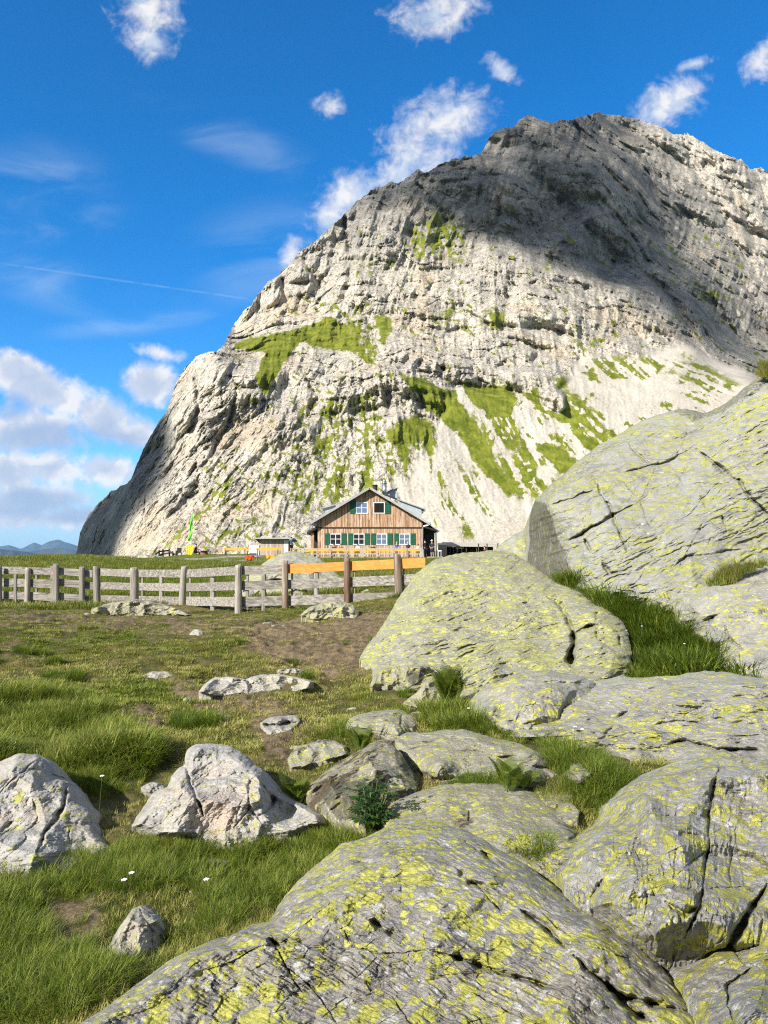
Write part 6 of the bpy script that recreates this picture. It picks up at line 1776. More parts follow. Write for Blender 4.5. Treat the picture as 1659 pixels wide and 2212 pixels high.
def grass_field(name, P, kind, scale, dry, rot):
    me = bpy.data.meshes.new(name)
    me.vertices.add(len(P))
    me.vertices.foreach_set('co', np.asarray(P, np.float32).ravel())
    for nm, a, ty in (('kind', kind, 'INT'), ('scl', scale, 'FLOAT'), ('dry', dry, 'FLOAT')):
        me.attributes.new(nm, ty, 'POINT').data.foreach_set('value', np.asarray(a, np.int32 if ty == 'INT' else np.float32))
    me.attributes.new('rot', 'FLOAT_VECTOR', 'POINT').data.foreach_set('vector', np.asarray(rot, np.float32).ravel())
    o = bpy.data.objects.new(name, me)
    COL.objects.link(o)
    ng = bpy.data.node_groups.new(name, 'GeometryNodeTree')
    ng.interface.new_socket('Geometry', in_out='INPUT', socket_type='NodeSocketGeometry')
    ng.interface.new_socket('Geometry', in_out='OUTPUT', socket_type='NodeSocketGeometry')
    N = ng.nodes.new
    gi, go = N('NodeGroupInput'), N('NodeGroupOutput')
    ci = N('GeometryNodeCollectionInfo'); ci.inputs['Collection'].default_value = TUFTS
    ci.inputs['Separate Children'].default_value = True; ci.inputs['Reset Children'].default_value = True
    ip = N('GeometryNodeInstanceOnPoints'); ip.inputs['Pick Instance'].default_value = True
    def at_(nm, ty):
        a = N('GeometryNodeInputNamedAttribute'); a.data_type = ty; a.inputs['Name'].default_value = nm
        return [s for s in a.outputs if s.enabled][0]
    Lk = ng.links.new
    Lk(gi.outputs[0], ip.inputs['Points']); Lk(ci.outputs[0], ip.inputs['Instance'])
    Lk(at_('kind', 'INT'), ip.inputs['Instance Index']); Lk(at_('scl', 'FLOAT'), ip.inputs['Scale'])
    e2r = N('FunctionNodeEulerToRotation')
    Lk(at_('rot', 'FLOAT_VECTOR'), e2r.inputs[0]); Lk(e2r.outputs[0], ip.inputs['Rotation'])
    Lk(ip.outputs[0], go.inputs[0])
    md = o.modifiers.new('grass', 'NODES'); md.node_group = ng
    return tag(o, kind='stuff')


def scatter(n, u0, u1, d0, d1, seed):
    r = np.random.default_rng(seed)
    u = r.uniform(u0, u1, n); w = r.uniform(log(d0), log(d1), n)
    d = np.exp(w)
    x, y = d * np.sin(u), d * np.cos(u)
    return x, y, r


# near and middle meadow
x, y, r = scatter(GRASS_N, -0.80, 0.80, 1.6, 27, 11)
z = terrain(x, y)
P = np.stack([x, y, z], -1)
px, py = proj(P)
so = soil_amount(px, py)
lush = np.zeros(len(x))
wq = 10 * fbm(np.stack([px / 50, py / 25, 0 * px], -1), 3, seed=71)
deep = np.zeros(len(x))
for i_, poly in enumerate(LUSH):
    l_ = sstep(-25, 12, sdist(px + wq, py + wq, poly))
    lush = np.maximum(lush, l_)
    if i_ == 2: hollow = l_
    deep = np.maximum(deep, l_ * (0.35, 0.2, 0.95, 0.6, 0.5, 0.6)[i_])  # dark green of lush growth, with the hollow's shade painted into it
short = sstep(-10, 15, sdist(px, py, [(190, 1925), (430, 1925), (440, 2100), (190, 2100)]))
lush = lush * (1 - short)
d = np.sqrt(x * x + y * y)
cl = fbm(np.stack([x / 0.55, y / 0.75, 0 * x], -1), 3, seed=72)
cl2 = fbm(np.stack([x / 2.0, y / 2.6, 0 * x], -1), 3, seed=73)
wc, wcr = worley(np.stack([x + 0.15 * cl, y + 0.15 * cl2, 0 * x], -1) / 0.85)
tus = sstep(0.44, 0.26, wc) * (wcr > 0.22)                      # separate tussocks
tall = (1 - 0.8 * short) * np.clip(lush * (0.35 + 0.6 * sstep(-0.25, 0.25, cl)) + 0.95 * tus * sstep(-0.5, 0.1, cl2), 0, 1)
keep = r.uniform(0, 1, len(x)) > np.clip(so * 1.0 - 0.06, 0, 0.93)
clear = np.zeros(len(x), bool)
for o_ in STONE_OUTLINES:
    a_ = np.array(o_)
    box = (px > a_[:, 0].min()) & (px < a_[:, 0].max()) & (py > a_[:, 1].min()) & (py < a_[:, 1].max())
    if box.any():
        idx = np.nonzero(box)[0]
        clear[idx[sdist(px[idx], py[idx], o_) > 0.5]] = True
keep &= ~clear
near = d < 6.5
tk = r.uniform(0, 1, len(x)) < (tall * (1 - 0.8 * so))
kind = np.where(near, np.where(tk, r.integers(3, 6, len(x)), r.integers(0, 3, len(x))), np.where(tk, r.integers(8, 10, len(x)), r.integers(6, 8, len(x))))
keep &= (r.uniform(0, 1, len(x)) < np.where(tk, 0.8 + 0.2 * lush, np.clip(0.55 + 0.9 * cl, 0.2, 0.95)))
scl = np.where(tk, 0.38 + 0.20 * lush + 0.42 * tus * wcr, 0.6 + 0.5 * np.clip(cl + .3, 0, 1)) * r.uniform(.75, 1.2, len(x)) * (1 - 0.4 * so)
scl = np.where((~near) & tk, scl * (1.0 + 0.2 * lush), scl)
dry = np.clip(0.34 - 0.50 * lush + 0.7 * cl2 + 0.22 * fbm(np.stack([x / .3, y / .3, 0 * x], -1), 3, seed=74) - 0.35 * tk * (wcr > .5) + 0.3 * so, 0, 0.9)
scl = scl * (1 + 0.9 * hollow)
dry = np.where(r.uniform(0, 1, len(x)) < deep, -0.25 - 0.75 * deep * r.uniform(.3, 1, len(x)), dry)
dry = np.where((tus * tk > .5) & (wcr > .45) & (lush < .5), -0.7 * r.uniform(.2, 1, len(x)), dry)
rot = np.stack([r.normal(0, .12, len(x)), r.normal(0, .12, len(x)), r.uniform(0, 6.28, len(x))], -1)
k = keep
grass_field('grass', P[k], kind[k], scl[k], dry[k], rot[k])
# beyond the fence, up to the terrace
x, y, r = scatter(19000, -0.80, 0.45, 23.5, 70, 12)
z = terrain(x, y)
cl2 = fbm(np.stack([x / 5, y / 7, 0 * x], -1), 3, seed=75)
k = (y < 72)
grass_field('meadow_grass', np.stack([x, y, z], -1)[k], r.integers(10, 12, len(x))[k], (0.55 + 0.35 * np.clip(cl2 + .4, 0, 1) + 0.004 * y)[k] * r.uniform(.7, 1.2, len(x))[k], np.clip(0.15 + 0.6 * cl2, 0, .7)[k], np.stack([0 * x, 0 * x, r.uniform(0, 6.28, len(x))], -1)[k])


def patch(name, poly, ctrl, n, kinds, sc, seed, dryv=0.1, lift=0.0):
    """turf rooted on a rock ledge"""
    r = np.random.default_rng(seed)
    a = np.array(poly)
    px = r.uniform(a[:, 0].min(), a[:, 0].max(), n); py = r.uniform(a[:, 1].min(), a[:, 1].max(), n)
    s = sdist(px, py, poly) > 0
    px, py = px[s], py[s]
    cp = np.array(ctrl, float)
    D = RBF(cp[:, :2] / 100, cp[:, 2], .1)(px / 100, py / 100)
    m = len(px)
    grass_field(name, at(px, py, D) + np.array([0, 0, lift]), r.choice(kinds, m), sc * r.uniform(.7, 1.25, m), np.full(m, dryv) * r.uniform(0, 2, m), np.stack([r.normal(0, .15, m), r.normal(0, .15, m), r.uniform(0, 6.28, m)], -1))


patch('ledge_grass', [(1528, 1262), (1545, 1240), (1590, 1224), (1650, 1218), (1655, 1226), (1600, 1244), (1570, 1266)], [(1530, 1258, 11.0), (1590, 1230, 11.1), (1655, 1220, 11.0), (1580, 1262, 10.8)], 260, [3, 4, 5], 1.0, 21, 0.25)
patch('summit_tuft', [(1634, 812), (1645, 792), (1662, 785), (1680, 800), (1660, 818)], [(1640, 805, 16.6), (1660, 790, 16.7), (1680, 800, 16.5)], 160, [3, 4, 5], 1.1, 22, 0.5)

# ================================================================ ferns and leafy plants
FERN = leaf_mat('fern green', (0.055, 0.095, 0.008), (0.12, 0.17, 0.02), (0.26, 0.24, 0.05), 0.3)
DARKL = leaf_mat('dark glossy leaf green', (0.018, 0.055, 0.014), (0.045, 0.105, 0.024), (0.06, 0.10, 0.02), 0.3)
STEMM = plain('green stem', (0.07, 0.10, 0.02), 0.6)


def frond(base, az, L, arch, wid, parent, mat, seed):
    rr = random.Random(seed)
    vs, fs, tip, rnd = [], [], [], []
    p = np.array(base, float)
    n = 22
    th = 0.12
    h = np.array([cos(az), sin(az), 0]); sd_ = np.array([-sin(az), cos(az), 0])
    for k in range(n):
        t = k / (n - 1)
        dirv = h * sin(th) + np.array([0, 0, 1]) * cos(th)
        q = p + dirv * L / n
        up_ = np.cross(dirv, sd_)
        i = len(vs)
        w = 0.0022
        vs += [p - sd_ * w, p + sd_ * w, q + sd_ * w, q - sd_ * w]; fs.append((i, i + 1, i + 2, i + 3)); tip += [t] * 4; rnd += [.5] * 4
        if t > 0.12:
            pl = wid * (sin(pi * min(1, (t - .08) / .92) ** 0.75) * 0.9 + .06)
            for s in (-1, 1):
                m = 7
                ax = sd_ * s * .92 + dirv * .42 - up_ * .12 * rr.uniform(.5, 1.4)
                ax /= np.linalg.norm(ax)
                bl = np.cross(ax, up_)
                r_ = rr.random()
                for j in range(m):
                    u0 = j / m
                    c = p + ax * pl * u0
                    ll = 0.30 * pl * (1 - u0) ** .6 + .004
                    for e in (-1, 1):
                        i = len(vs)
                        vs += [c, c + ax * pl / m * .8, c + bl * e * ll + ax * ll * .5]
                        fs.append((i, i + 1, i + 2)); tip += [t, t, t]; rnd += [r_] * 3
        p = q
        th += arch / n * (0.5 + t)
    o = link_mesh('frond', np.array(vs), fs, mat, parent, False, {'tip': tip, 'rnd': rnd})
    return o


def fern(px, py, d, n, L, wid, label, seed, mat=None, spread=(0, 2 * pi), arch=1.3):
    rr = random.Random(seed)
    b = at(px, py, d)
    o = empty('fern', b, label, 'fern')
    for k in range(n):
        az = spread[0] + (spread[1] - spread[0]) * (k + rr.uniform(-.3, .3)) / n
        frond(b + np.array([rr.uniform(-.04, .04), rr.uniform(-.04, .04), 0]), az, L * rr.uniform(.7, 1.1), arch * rr.uniform(.6, 1.25), wid * rr.uniform(.8, 1.15), o, mat or FERN, seed * 100 + k)
    return o


fern(972, 1526, 7.55, 16, .50, .115, 'large bushy fern growing at the foot of the dome rock', 3, arch=1.0)
fern(1105, 1712, 4.45, 10, .24, .055, 'small bright fern in front of the long flat rock', 4, arch=1.1)
fern(1138, 1704, 4.5, 5, .14, .04, 'tiny low fern right of the small bright fern', 5, arch=1.5)
fern(775, 1625, 5.95, 8, .24, .06, 'green fern between the yellow-green wedge rock and the dark mossy boulder', 6, arch=1.3)
fern(640, 1728, 5.0, 9, .22, .06, 'spreading fern in the gap left of the dark mossy boulder', 7, arch=1.7)


def leafy(px, py, d, n, h, label, seed):
    rr = random.Random(seed)
    b = at(px, py, d)
    o = empty('leafy_plant', b, label, 'plant')
    for k in range(n):
        a = 2 * pi * k / n + rr.uniform(-.4, .4)
        top = b + np.array([cos(a) * h * rr.uniform(.1, .45), sin(a) * h * rr.uniform(.1, .35), h * rr.uniform(.6, 1.0)])
        s = MB().cyl(b, top, .004, .003, 6).build('stem', STEMM, o, True)
        vs, fs, tip, rnd = [], [], [], []
        for j in range(9):
            t = .28 + .72 * j / 8
            c = b + (top - b) * t
            az = j * 2.4 + k
            L = h * (.30 - .10 * t)
            hd = np.array([cos(az), sin(az), .25]); hd /= np.linalg.norm(hd)
            pc = c + hd * L * .5
            for q in range(5):                                   # fingers of the leaf
                aa = (q - 2) * .55
                dv = hd * cos(aa) + np.cross(hd, (0, 0, 1)) * sin(aa) + np.array([0, 0, -.12])
                l2 = L * (1 - .16 * abs(q - 2))
                sv = np.cross(dv, (0, 0, 1)); sv /= np.linalg.norm(sv)
                i = len(vs)
                vs += [pc, pc + dv * l2 * .55 + sv * l2 * .13, pc + dv * l2 + np.array([0, 0, -.15 * l2]), pc + dv * l2 * .55 - sv * l2 * .13]
                fs += [(i, i + 1, i + 2), (i, i + 2, i + 3)]; r_ = rr.random()
                tip += [0, .3, .6, .3]; rnd += [r_] * 4
        link_mesh('leaves', np.array(vs), fs, DARKL, s, False, {'tip': tip, 'rnd': rnd})
    return o


leafy(800, 1800, 4.22, 8, .30, 'dark green leafy plant with fingered leaves at the foot of the mossy boulder', 5)
# a few white meadow flowers
for k, (px, py, d, hh) in enumerate(((278, 1944, 3.55, .12), (262, 1950, 3.5, .10), (440, 1950, 3.45, .10), (1010, 1560, 6.7, .12), (1255, 1618, 5.5, .14), (1240, 1612, 5.6, .14), (1478, 1446, 8.9, .30), (1385, 1378, 9.7, .15), (1352, 1385, 9.8, .14), (215, 1748, 4.7, .2))):
    b = at(px, py, d)
    lab = ['white flower head in the grass left of the pointed white rock', 'second white flower beside the one left of the pointed white rock', 'white flower near the foreground slab grass', 'white flower in the turf left of the blunt boulder', 'white flower in the grass strip under the broad slab', 'white flower left of its twin under the broad slab', 'tall white flower stalk at the right of the shaded hollow', 'white flower in the middle of the shaded hollow', 'white flower left in the shaded hollow', 'pale seed stalk between the two big white rocks'][k]
    o = empty('wildflower', b, lab, 'flower', 'white meadow flowers')
    MB().cyl(b, b + np.array([.01, 0, hh]), .0016, .0012, 5).build('stem', STEMM, o)
    mb = MB()
    for j in range(9):
        a = j * 2.4
        mb.ball(b + np.array([.01 + .004 * sqrt(j) * cos(a), .004 * sqrt(j) * sin(a), hh + .003]), .0042, 6, 4)
    mb.build('flower_head', WHITE, o, True)
# ================================================================ people
SKIN = plain('skin', (0.50, 0.29, 0.20), 0.6, 0.08, 20)
HAIRS = {'dark': plain('dark hair', (0.025, 0.018, 0.014), 0.7), 'brown': plain('brown hair', (0.10, 0.055, 0.03), 0.7), 'grey': plain('grey hair', (0.35, 0.33, 0.31), 0.7)}
CLOTH = {}


def cloth(c):
    if c not in CLOTH: CLOTH[c] = plain('woven cloth', c, 0.85, 0.15, 14)
    return CLOTH[c]


def skin_mesh(name, pts, edges, rad, mat, parent, T, sub=1):
    me = bpy.data.meshes.new(name)
    off = np.array(parent.location)
    me.from_pydata([tuple(np.array(T(*p)) - off) for p in pts], edges, [])
    o = bpy.data.objects.new(name, me)
    COL.objects.link(o); o.parent = parent
    md = o.modifiers.new('skin', 'SKIN'); md.use_smooth_shade = True; md.branch_smoothing = 0.3
    sl = me.skin_vertices[0].data if me.skin_vertices else None
    if sl is None:
        bm = bmesh.new(); bm.from_mesh(me); bm.verts.layers.skin.verify(); bm.to_mesh(me); bm.free()
        sl = me.skin_vertices[0].data
    for i, r in enumerate(rad):
        sl[i].radius = (r, r) if not isinstance(r, tuple) else r
        sl[i].use_root = (i == 0)
    o.modifiers.new('sub', 'SUBSURF').levels = sub
    o.modifiers['sub'].render_levels = sub
    me.materials.append(mat)
    return o


def person(label, loc, face, pose='stand', shirt=(.05, .12, .3), legs=(.03, .03, .04), shorts=True, hair='dark', cap=None, pack=None, arms='down', scale=1.0, group=None):
    loc = np.array(loc, float)
    root = empty('person', tuple(loc), label, 'person', group)
    cf, sf = cos(face), sin(face)
    def T(x, y, z):
        x, y, z = x * scale, y * scale, z * scale
        return (loc[0] + x * cf - y * sf, loc[1] + x * sf + y * cf, loc[2] + z)
    hip = .93 if pose == 'stand' else .52
    pts, ed, rad = [], [], []
    def v(p, r, a=None):
        pts.append(p); rad.append(r)
        if a is not None: ed.append((a, len(pts) - 1))
        return len(pts) - 1
    lean = .04 if pose == 'stand' else .06
    pel = v((0, 0, hip), (.15, .11))
    wa = v((0, .01, hip + .18), (.135, .10), pel)
    ch = v((0, lean, hip + .38), (.165, .115), wa)
    sh = v((0, lean, hip + .50), (.11, .09), ch)
    nk = v((0, lean + .015, hip + .57), .055, sh)
    jw = v((0, lean + .035, hip + .645), (.066, .074), nk)
    hd = v((0, lean + .03, hip + .73), (.076, .092), jw)
    tp = v((0, lean + .025, hip + .795), (.055, .065), hd)
    v((0, lean + .125, hip + .685), .012, jw)                                  # nose
    knees = []
    for s in (-1, 1):
        hj = v((s * .09, 0, hip - .06), .085, pel)
        if pose == 'stand':
            kn = v((s * .105, .02, .50), .056, hj); ca = v((s * .105, -.01, .33), .052, kn); an = v((s * .11, -.015, .085), .034, ca); to = v((s * .13, .13, .035), .033, an)
        else:
            kn = v((s * .12, .42, hip - .02), .058, hj); ca = v((s * .12, .43, .30), .05, kn); an = v((s * .12, .40, .085), .034, ca); to = v((s * .13, .54, .035), .033, an)
        knees.append((hj, kn, ca, an, to))
    armp = []
    for s in (-1, 1):
        so = v((s * .185, lean, hip + .475), .052, sh)
        if arms == 'down': e, w_ = (s * .235, .0, hip + .20), (s * .235, .10, hip - .03)
        elif arms == 'table': e, w_ = (s * .24, .12, hip + .24), (s * .10, .36, hip + .20)
        elif arms == 'up': e, w_ = (s * .25, .14, hip + .36), (s * .12, .30, hip + .52)
        else: e, w_ = (s * .25, .04, hip + .22), (s * .10, .20, hip + .12)
        el = v(e, .040, so); wr = v(w_, .027, el)
        armp.append((so, el, wr))
        dv = np.array(w_) - np.array(e); dv /= np.linalg.norm(dv)
        lat = np.cross(dv, (0, 1, 0.2)); lat /= np.linalg.norm(lat) + 1e-6
        pm = v(tuple(np.array(w_) + dv * .06), (.030, .017), wr)
        for q, (o_, l_) in enumerate(((-.024, .075), (-.008, .085), (.009, .08), (.025, .062))):
            b_ = np.array(w_) + dv * .10 + lat * o_
            f1 = v(tuple(b_), .0095, pm); f2 = v(tuple(b_ + dv * l_ * .55 + np.array([0, .012, -.01])), .008, f1); v(tuple(b_ + dv * l_ + np.array([0, .035, -.015])), .007, f2)
        t1 = v(tuple(np.array(w_) + dv * .05 - lat * s * .04), .010, pm); v(tuple(np.array(w_) + dv * .085 - lat * s * .055), .008, t1)
    skin_mesh('body', pts, ed, rad, SKIN, root, T)
    g_ = 1.16
    def sub(ids, links, extra=0.012, nm='shirt', mat=None, cut=None):
        P_ = [pts[i] for i in ids]
        if cut:
            for k_, (a_, b_, t_) in cut.items(): P_[k_] = tuple(np.array(pts[a_]) * (1 - t_) + np.array(pts[b_]) * t_)
        R_ = [tuple(q + extra for q in (rad[i] if isinstance(rad[i], tuple) else (rad[i], rad[i]))) for i in ids]
        return skin_mesh(nm, P_, links, R_, mat, root, T)
    ids = [wa, pel, ch, sh, armp[0][0], armp[0][1], armp[1][0], armp[1][1]]
    sub(ids, [(0, 1), (0, 2), (2, 3), (3, 4), (4, 5), (3, 6), (6, 7)], .016, 'shirt', cloth(shirt), {1: (pel, wa, .25)})
    t_ = .85 if shorts else 1.0
    ids = [pel, knees[0][0], knees[0][1], knees[1][0], knees[1][1]]
    lk = [(0, 1), (1, 2), (0, 3), (3, 4)]
    cut = {2: (knees[0][0], knees[0][1], t_), 4: (knees[1][0], knees[1][1], t_)}
    if not shorts:
        ids += [knees[0][3], knees[1][3]]; lk += [(2, 5), (4, 6)]
    sub(ids, lk, .018, 'shorts' if shorts else 'trousers', cloth(legs), cut)
    mb = MB()
    for hj, kn, ca, an, to in knees:
        a, b = np.array(pts[an]), np.array(pts[to])
        mb.beam(T(a[0], a[1] - .05, .045), T(b[0], b[1] + .05, .035), .085, .085)
    mb.build('shoe', cloth((.05, .04, .035)), root)
    # hair or cap
    c = np.array(pts[hd])
    mb = MB(); q = np.array(T(*c)) + np.array([0, 0, .028 * scale])
    back = np.array(T(0, -.016, 0)) - np.array(T(0, 0, 0))
    mb.ball(tuple(q + back), .105 * scale, 12, 8, (.88, .95, .82))
    mb.build('hair', HAIRS[hair], root, True)
    if cap:
        mb = MB(); mb.ball(tuple(q + np.array([0, 0, .02])), .108 * scale, 12, 8, (.95, 1.0, .8))
        a = T(c[0], c[1] + .06, c[2] + .045); b = T(c[0], c[1] + .17, c[2] + .03)
        mb.beam(a, b, .14, .012); mb.build('cap', cloth(cap), root, True)
    if pack:
        mb = MB()
        p0 = T(0, -.19 + lean, hip + .14); p1 = T(0, -.19 + lean, hip + .54)
        mb.ball(tuple((np.array(p0) + np.array(p1)) / 2), .20 * scale, 12, 8, (.85, .72, 1.25))
        mb.build('backpack', cloth(pack), root, True)
    return root


p = z3(1525, 272, 78.8)
person('hiker in blue shirt and black shorts standing at the corner of the small shed', (float(p[0]), 78.8, float(p[2])), .5, 'stand', (.02, .10, .19), (.008, .008, .01), True, 'dark', arms='up')
p = z3(503, 305, 76.9)
person('person in dark clothing seated beside the yellow signpost', (float(p[0]), 76.9, float(p[2])), -1.2, 'sit', (.015, .015, .03), (.02, .02, .025), False, 'dark', arms='table')
for x, y_, lab, sh_, hr, cp_ in ((418, 77.0, 'seated guest in dark red at the left end of the terrace tables', (.12, .025, .02), 'dark', None), (487, 77.0, 'seated guest in orange shirt beside the guest in dark red', (.62, .16, .03), 'brown', None), (678, 77.0, 'dark-haired seated guest in white shirt under the second dark window', (.62, .62, .6), 'dark', None), (842, 77.0, 'seated guest in black and white top between the second and third windows', (.05, .05, .055), 'dark', None), (1332, 77.0, 'dark-haired seated guest in white at the right end of the terrace', (.70, .69, .66), 'dark', None)):
    q = h2(x, 800, y_)
    person(lab, (float(q[0]), y_, zd), pi + random.uniform(-.5, .5), 'sit', sh_, (.04, .05, .08), False, hr, cp_, arms='table', group='guests on the hut terrace')
for x, y_, lab, sh_, cp_, pk, f in ((1096, 76.9, 'guest in bright blue jacket and yellow cap on the terrace before the rightmost window', (.012, .10, .50), (.45, .40, .08), None, pi + .5), (1225, 76.9, 'guest in white cap with dark backpack by the rightmost shutter', (.03, .03, .04), (.72, .72, .7), (.02, .03, .05), .2)):
    q = h2(x, 800, y_)
    person(lab, (float(q[0]), y_, zd - .02), f, 'stand', sh_, (.03, .03, .04), False, 'dark', cp_, pk, 'table', 0.88, 'guests on the hut terrace')
q = h2(1412, 898, 70)
person('person in black clothing standing at the right end of the terrace', (float(q[0]), 70, float(q[2])), .6, 'stand', (.012, .012, .014), (.012, .012, .014), False, 'dark', None, None, 'fold')
q = h2(1488, 905, 69)
person('hiker in white cap, dark top and blue shorts beside the hut porch', (float(q[0]), 69, float(q[2])), 2.6, 'stand', (.03, .03, .035), (.015, .035, .16), True, 'dark', (.72, .72, .72), (.02, .02, .025), 'fold')
q = z4b(1360, 545, 77)
person('person in pink shirt behind the rock by the rope fence', (float(q[0]), 77, float(q[2]) - .9), 1.2, 'stand', (.62, .16, .13), (.05, .10, .25), False, 'brown', None, None, 'fold')
# ================================================================ sky, sun, air, camera
W = bpy.data.worlds.new('World')
SC.world = W
W.use_nodes = True
g = NT(W.node_tree)
sky = g.n('ShaderNodeTexSky', sky_type='NISHITA')
sky.sun_disc = False
sky.sun_elevation = SUN_EL
sky.sun_rotation = pi + SUN_AZ
sky.altitude = 2300
sky.air_density = 1.0
sky.dust_density = 0.4
sky.ozone_density = 2.2
hs = g.n('ShaderNodeHueSaturation')
hs.inputs['Saturation'].default_value = SKY_SAT
hs.inputs['Value'].default_value = SKY_VAL
hs.inputs['Hue'].default_value = 0.5
g.put(hs.inputs['Color'], sky.outputs[0])

D = g.n('ShaderNodeTexCoord').outputs['Generated']
sep = g.n('ShaderNodeSeparateXYZ'); g.put(sep.inputs[0], D)
yy = g.m('MAXIMUM', sep.outputs[1], 0.02)
cmb = g.n('ShaderNodeCombineXYZ')
g.put(cmb.inputs[0], g.m('DIVIDE', sep.outputs[0], yy))
g.put(cmb.inputs[1], g.m('DIVIDE', sep.outputs[2], yy))
uv = cmb.outputs[0]
ahead = g.step(sep.outputs[1], 0.25, 0.5)
# deep blue ahead; pale veil added behind the viewer for a neutral fill
fill_veil = g.step(g.m('ADD', sep.outputs[1], g.m('MULTIPLY', sep.outputs[2], -0.35)), 0.42, -0.15)
fill_veil = g.m('MULTIPLY', fill_veil, g.step(g.noise(D, 2.2, 5, 0.6), 0.2, 0.6, 0.45, 1.0))
tint = g.mix(g.step(sep.outputs[2], 0.42, 0.0), (0.12, 0.90, 1.25), (0.62, 1.0, 1.16))
blue = g.mix(1.0, hs.outputs[0], tint, 'MULTIPLY')
blue = g.mix(g.step(sep.outputs[2], 0.17, -0.01, 0, 0.75), blue, (2.3, 3.1, 4.2))
base = g.mix(g.m('MULTIPLY', fill_veil, 0.75), blue, (2.6, 2.5, 2.35))


def blobs(items):
    """signed field: 1 in the heart of a bank, 0 at its outline, falling away outside"""
    f = None
    for (px, py, rx, ry, a) in items:
        u, v = ray(px, py)
        u1, v1 = ray(px + rx, py); u2, v2 = ray(px, py - ry)
        q = g.vm('SUBTRACT', uv, (float(u), float(v), 0))
        ca_, sa_ = cos(a), sin(a)
        x = g.vm('DOT_PRODUCT', q, (ca_ / float(u1 - u), sa_ / float(u1 - u), 0))
        y = g.vm('DOT_PRODUCT', q, (-sa_ / float(v2 - v), ca_ / float(v2 - v), 0))
        r = g.m('SQRT', g.m('ADD', g.m('MULTIPLY', x, x), g.m('MULTIPLY', y, y)))
        b = g.m('SUBTRACT', 1.0, r)
        f = b if f is None else g.m('SMOOTH_MAX', f, b, 0.35)
    return f


CUM = [(20, 1110, 120, 40, 0), (150, 1120, 110, 30, 0), (330, 830, 66, 60, 0), (30, 800, 120, 45, -.25), (110, 850, 120, 62, -.35), (230, 905, 110, 55, -.4), (60, 930, 170, 70, 0), (300, 935, 70, 40, 0), (330, 830, 58, 52, 0), (20, 1020, 90, 62, 0), (110, 1010, 70, 48, 0), (230, 1015, 90, 42, -.1), (60, 1080, 150, 50, 0)]
PUFF = [(325, 25, 70, 84, .05), (318, 88, 54, 48, 0), (950, 262, 112, 74, .35), (905, 335, 100, 74, .6), (1000, 245, 62, 52, 0), (850, 375, 60, 44, .5), (755, 425, 84, 60, .6), (712, 470, 46, 54, .9), (712, 228, 36, 28, 0), (945, 28, 105, 56, .25), (1450, 215, 84, 46, .5), (1420, 248, 50, 30, .2), (630, 552, 28, 40, 0), (1640, 130, 56, 34, 1.0), (1085, 150, 26, 44, .8), (350, 765, 60, 18, -.2), (1500, 138, 52, 13, .3)]
VEIL = [(60, 1110, 260, 80, 0), (60, 1190, 380, 60, 0), (480, 290, 330, 60, -.4), (60, 400, 200, 120, 0), (150, 620, 330, 70, -.25), (110, 480, 200, 60, .1), (300, 700, 240, 30, .1), (620, 560, 260, 150, 0)]

warp = g.noise(uv, 7, 4, 0.55)
n_c = g.noise(uv, 17, 9, 0.58, 0.25)
shift = g.vm('ADD', uv, (-0.012, 0.016, 0))
n_s = g.noise(shift, 17, 5, 0.52, 0.25)
n_f = g.noise(uv, 60, 6, 0.6, 0.3)
fc = g.m('ADD', blobs(CUM), g.m('MULTIPLY', g.m('SUBTRACT', n_c, 0.5), 1.5))
fc = g.m('ADD', fc, g.m('MULTIPLY', g.m('SUBTRACT', n_f, 0.5), 0.35))
dc = g.step(fc, -0.08, 0.55)
n_p = g.noise(uv, 26, 9, 0.62, 0.5)
fp = g.m('ADD', g.m('ADD', blobs(PUFF), 0.0), g.m('MULTIPLY', g.m('SUBTRACT', n_p, 0.5), 2.3))
fp = g.m('ADD', fp, g.m('MULTIPLY', g.m('SUBTRACT', n_f, 0.5), 0.9))
dp = g.m('MULTIPLY', g.step(fp, -0.22, 1.1), 0.96)
n_v = g.noise(g.vm('MULTIPLY', uv, (3.2, 9.0, 1)), 1.2, 6, 0.55, 0.8)
dv = g.m('MULTIPLY', g.step(blobs(VEIL), -0.1, 0.9), g.step(n_v, 0.40, 0.72))
# lit crowns, blue-grey bases
lit = g.step(g.m('SUBTRACT', n_c, n_s), -0.05, 0.085)
crown = g.step(g.m('ADD', fc, g.m('MULTIPLY', g.m('SUBTRACT', n_s, 0.5), 0.5)), 1.0, 0.25)
lit = g.m('MULTIPLY', g.m('ADD', g.m('MULTIPLY', lit, 0.6), 0.4), g.m('ADD', g.m('MULTIPLY', crown, 0.75), 0.25))
BELLY = [(120, 945, 170, 40, .05), (250, 955, 80, 26, 0), (60, 1085, 150, 34, 0), (20, 880, 60, 30, .2), (170, 1110, 120, 26, 0)]
bel = g.step(g.m('ADD', blobs(BELLY), g.m('MULTIPLY', g.m('SUBTRACT', n_c, 0.5), 0.8)), -0.25, 0.55)
lit = g.m('MULTIPLY', g.m('ADD', g.m('MULTIPLY', lit, 0.8), 0.2), g.m('SUBTRACT', 1.0, g.m('MULTIPLY', bel, 0.72)))
cc = g.mix(lit, CLOUD_LO, CLOUD_HI)
cp = g.mix(g.step(g.m('SUBTRACT', n_c, n_s), -0.10, 0.05), CLOUD_MID, CLOUD_HI)
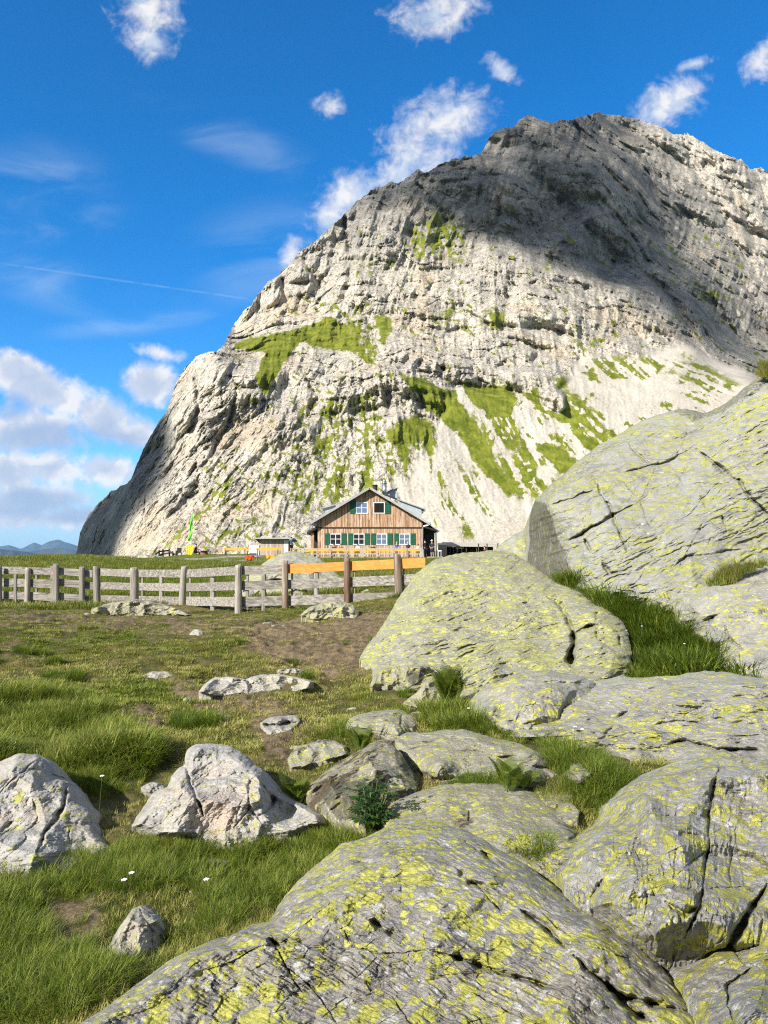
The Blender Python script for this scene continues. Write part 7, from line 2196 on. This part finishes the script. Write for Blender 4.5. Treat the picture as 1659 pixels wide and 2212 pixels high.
# aircraft trail
a0, a1 = ray(-60, 560), ray(545, 647)
du, dv_ = float(a1[0] - a0[0]), float(a1[1] - a0[1])
ln = sqrt(du * du + dv_ * dv_)
q = g.vm('SUBTRACT', uv, (float(a0[0]), float(a0[1]), 0))
tl = g.vm('DOT_PRODUCT', q, (du / ln, dv_ / ln, 0))
tn = g.m('ABSOLUTE', g.vm('DOT_PRODUCT', q, (-dv_ / ln, du / ln, 0)))
trail = g.m('MULTIPLY', g.step(tn, 0.0022, 0.0002), g.m('MULTIPLY', g.step(tl, ln, ln - 0.02), g.step(g.noise(uv, 40, 4, 0.6), 0.3, 0.6, 0.03, 0.16)))
c = g.mix(g.m('MULTIPLY', g.m('MULTIPLY', dv, ahead), 0.34), base, CLOUD_VEIL)
c = g.mix(g.m('MULTIPLY', trail, ahead), c, CLOUD_VEIL)
c = g.mix(g.m('MULTIPLY', g.m('MULTIPLY', dp, ahead), 0.93), c, cp)
c = g.mix(g.m('MULTIPLY', g.m('MULTIPLY', dc, ahead), 0.95), c, cc)
bg = g.n('ShaderNodeBackground')
g.put(bg.inputs[0], c)
bg.inputs[1].default_value = SKY_STR
wo = g.n('ShaderNodeOutputWorld')
g.t.links.new(bg.outputs[0], wo.inputs[0])

L = bpy.data.lights.new('sun', 'SUN')
L.energy = SUN_STR
L.angle = radians(0.5)
L.color = (1.0, 0.93, 0.82)
lo = bpy.data.objects.new('sun', L)
lo.rotation_euler = Vector(SUN).to_track_quat('Z', 'Y').to_euler()
lo.location = (-40, -60, 80)
COL.objects.link(lo)

if HAZE > 0:
    mb = MB()
    mb.b2(-24000, 24000, -24000, 24000, VALLEY - 2, 500)
    m, g = new_mat('mountain air')
    v = g.n('ShaderNodeVolumePrincipled')
    v.inputs['Color'].default_value = (0.42, 0.68, 1.0, 1)
    v.inputs['Density'].default_value = HAZE
    v.inputs['Anisotropy'].default_value = 0.0
    oo = g.n('ShaderNodeOutputMaterial')
    g.t.links.new(v.outputs[0], oo.inputs['Volume'])
    o = mb.build('haze', m)
    tag(o, kind='stuff')
    m.cycles.homogeneous_volume = True if hasattr(m.cycles, 'homogeneous_volume') else None

cam = bpy.data.cameras.new('camera')
cam.sensor_fit = 'VERTICAL'
cam.sensor_height = 24.0
cam.lens = 24.0 * F / 2212.0
cam.clip_start = 0.05
cam.clip_end = 60000
co = bpy.data.objects.new('camera', cam)
co.location = (0, 0, EYE)
co.rotation_euler = (pi / 2 + PITCH, 0, 0)
COL.objects.link(co)
SC.camera = co
vs = SC.view_settings
vs.view_transform = 'Standard'
vs.look = 'None'
vs.exposure = EXPOSURE
vs.gamma = 1.0
cy = SC.cycles
cy.use_denoising = DENOISE
cy.filter_width = 1.15
try:
    cy.denoiser = 'OPENIMAGEDENOISE'
    cy.denoising_input_passes = 'RGB_ALBEDO_NORMAL'
    cy.denoising_prefilter = 'ACCURATE'
except Exception: pass
cy.max_bounces = 5
cy.diffuse_bounces = 3
cy.glossy_bounces = 2
cy.transmission_bounces = 2
cy.transparent_max_bounces = 6
cy.volume_bounces = 0
cy.sample_clamp_indirect = 5
cy.use_adaptive_sampling = False
cy.adaptive_threshold = 0.015
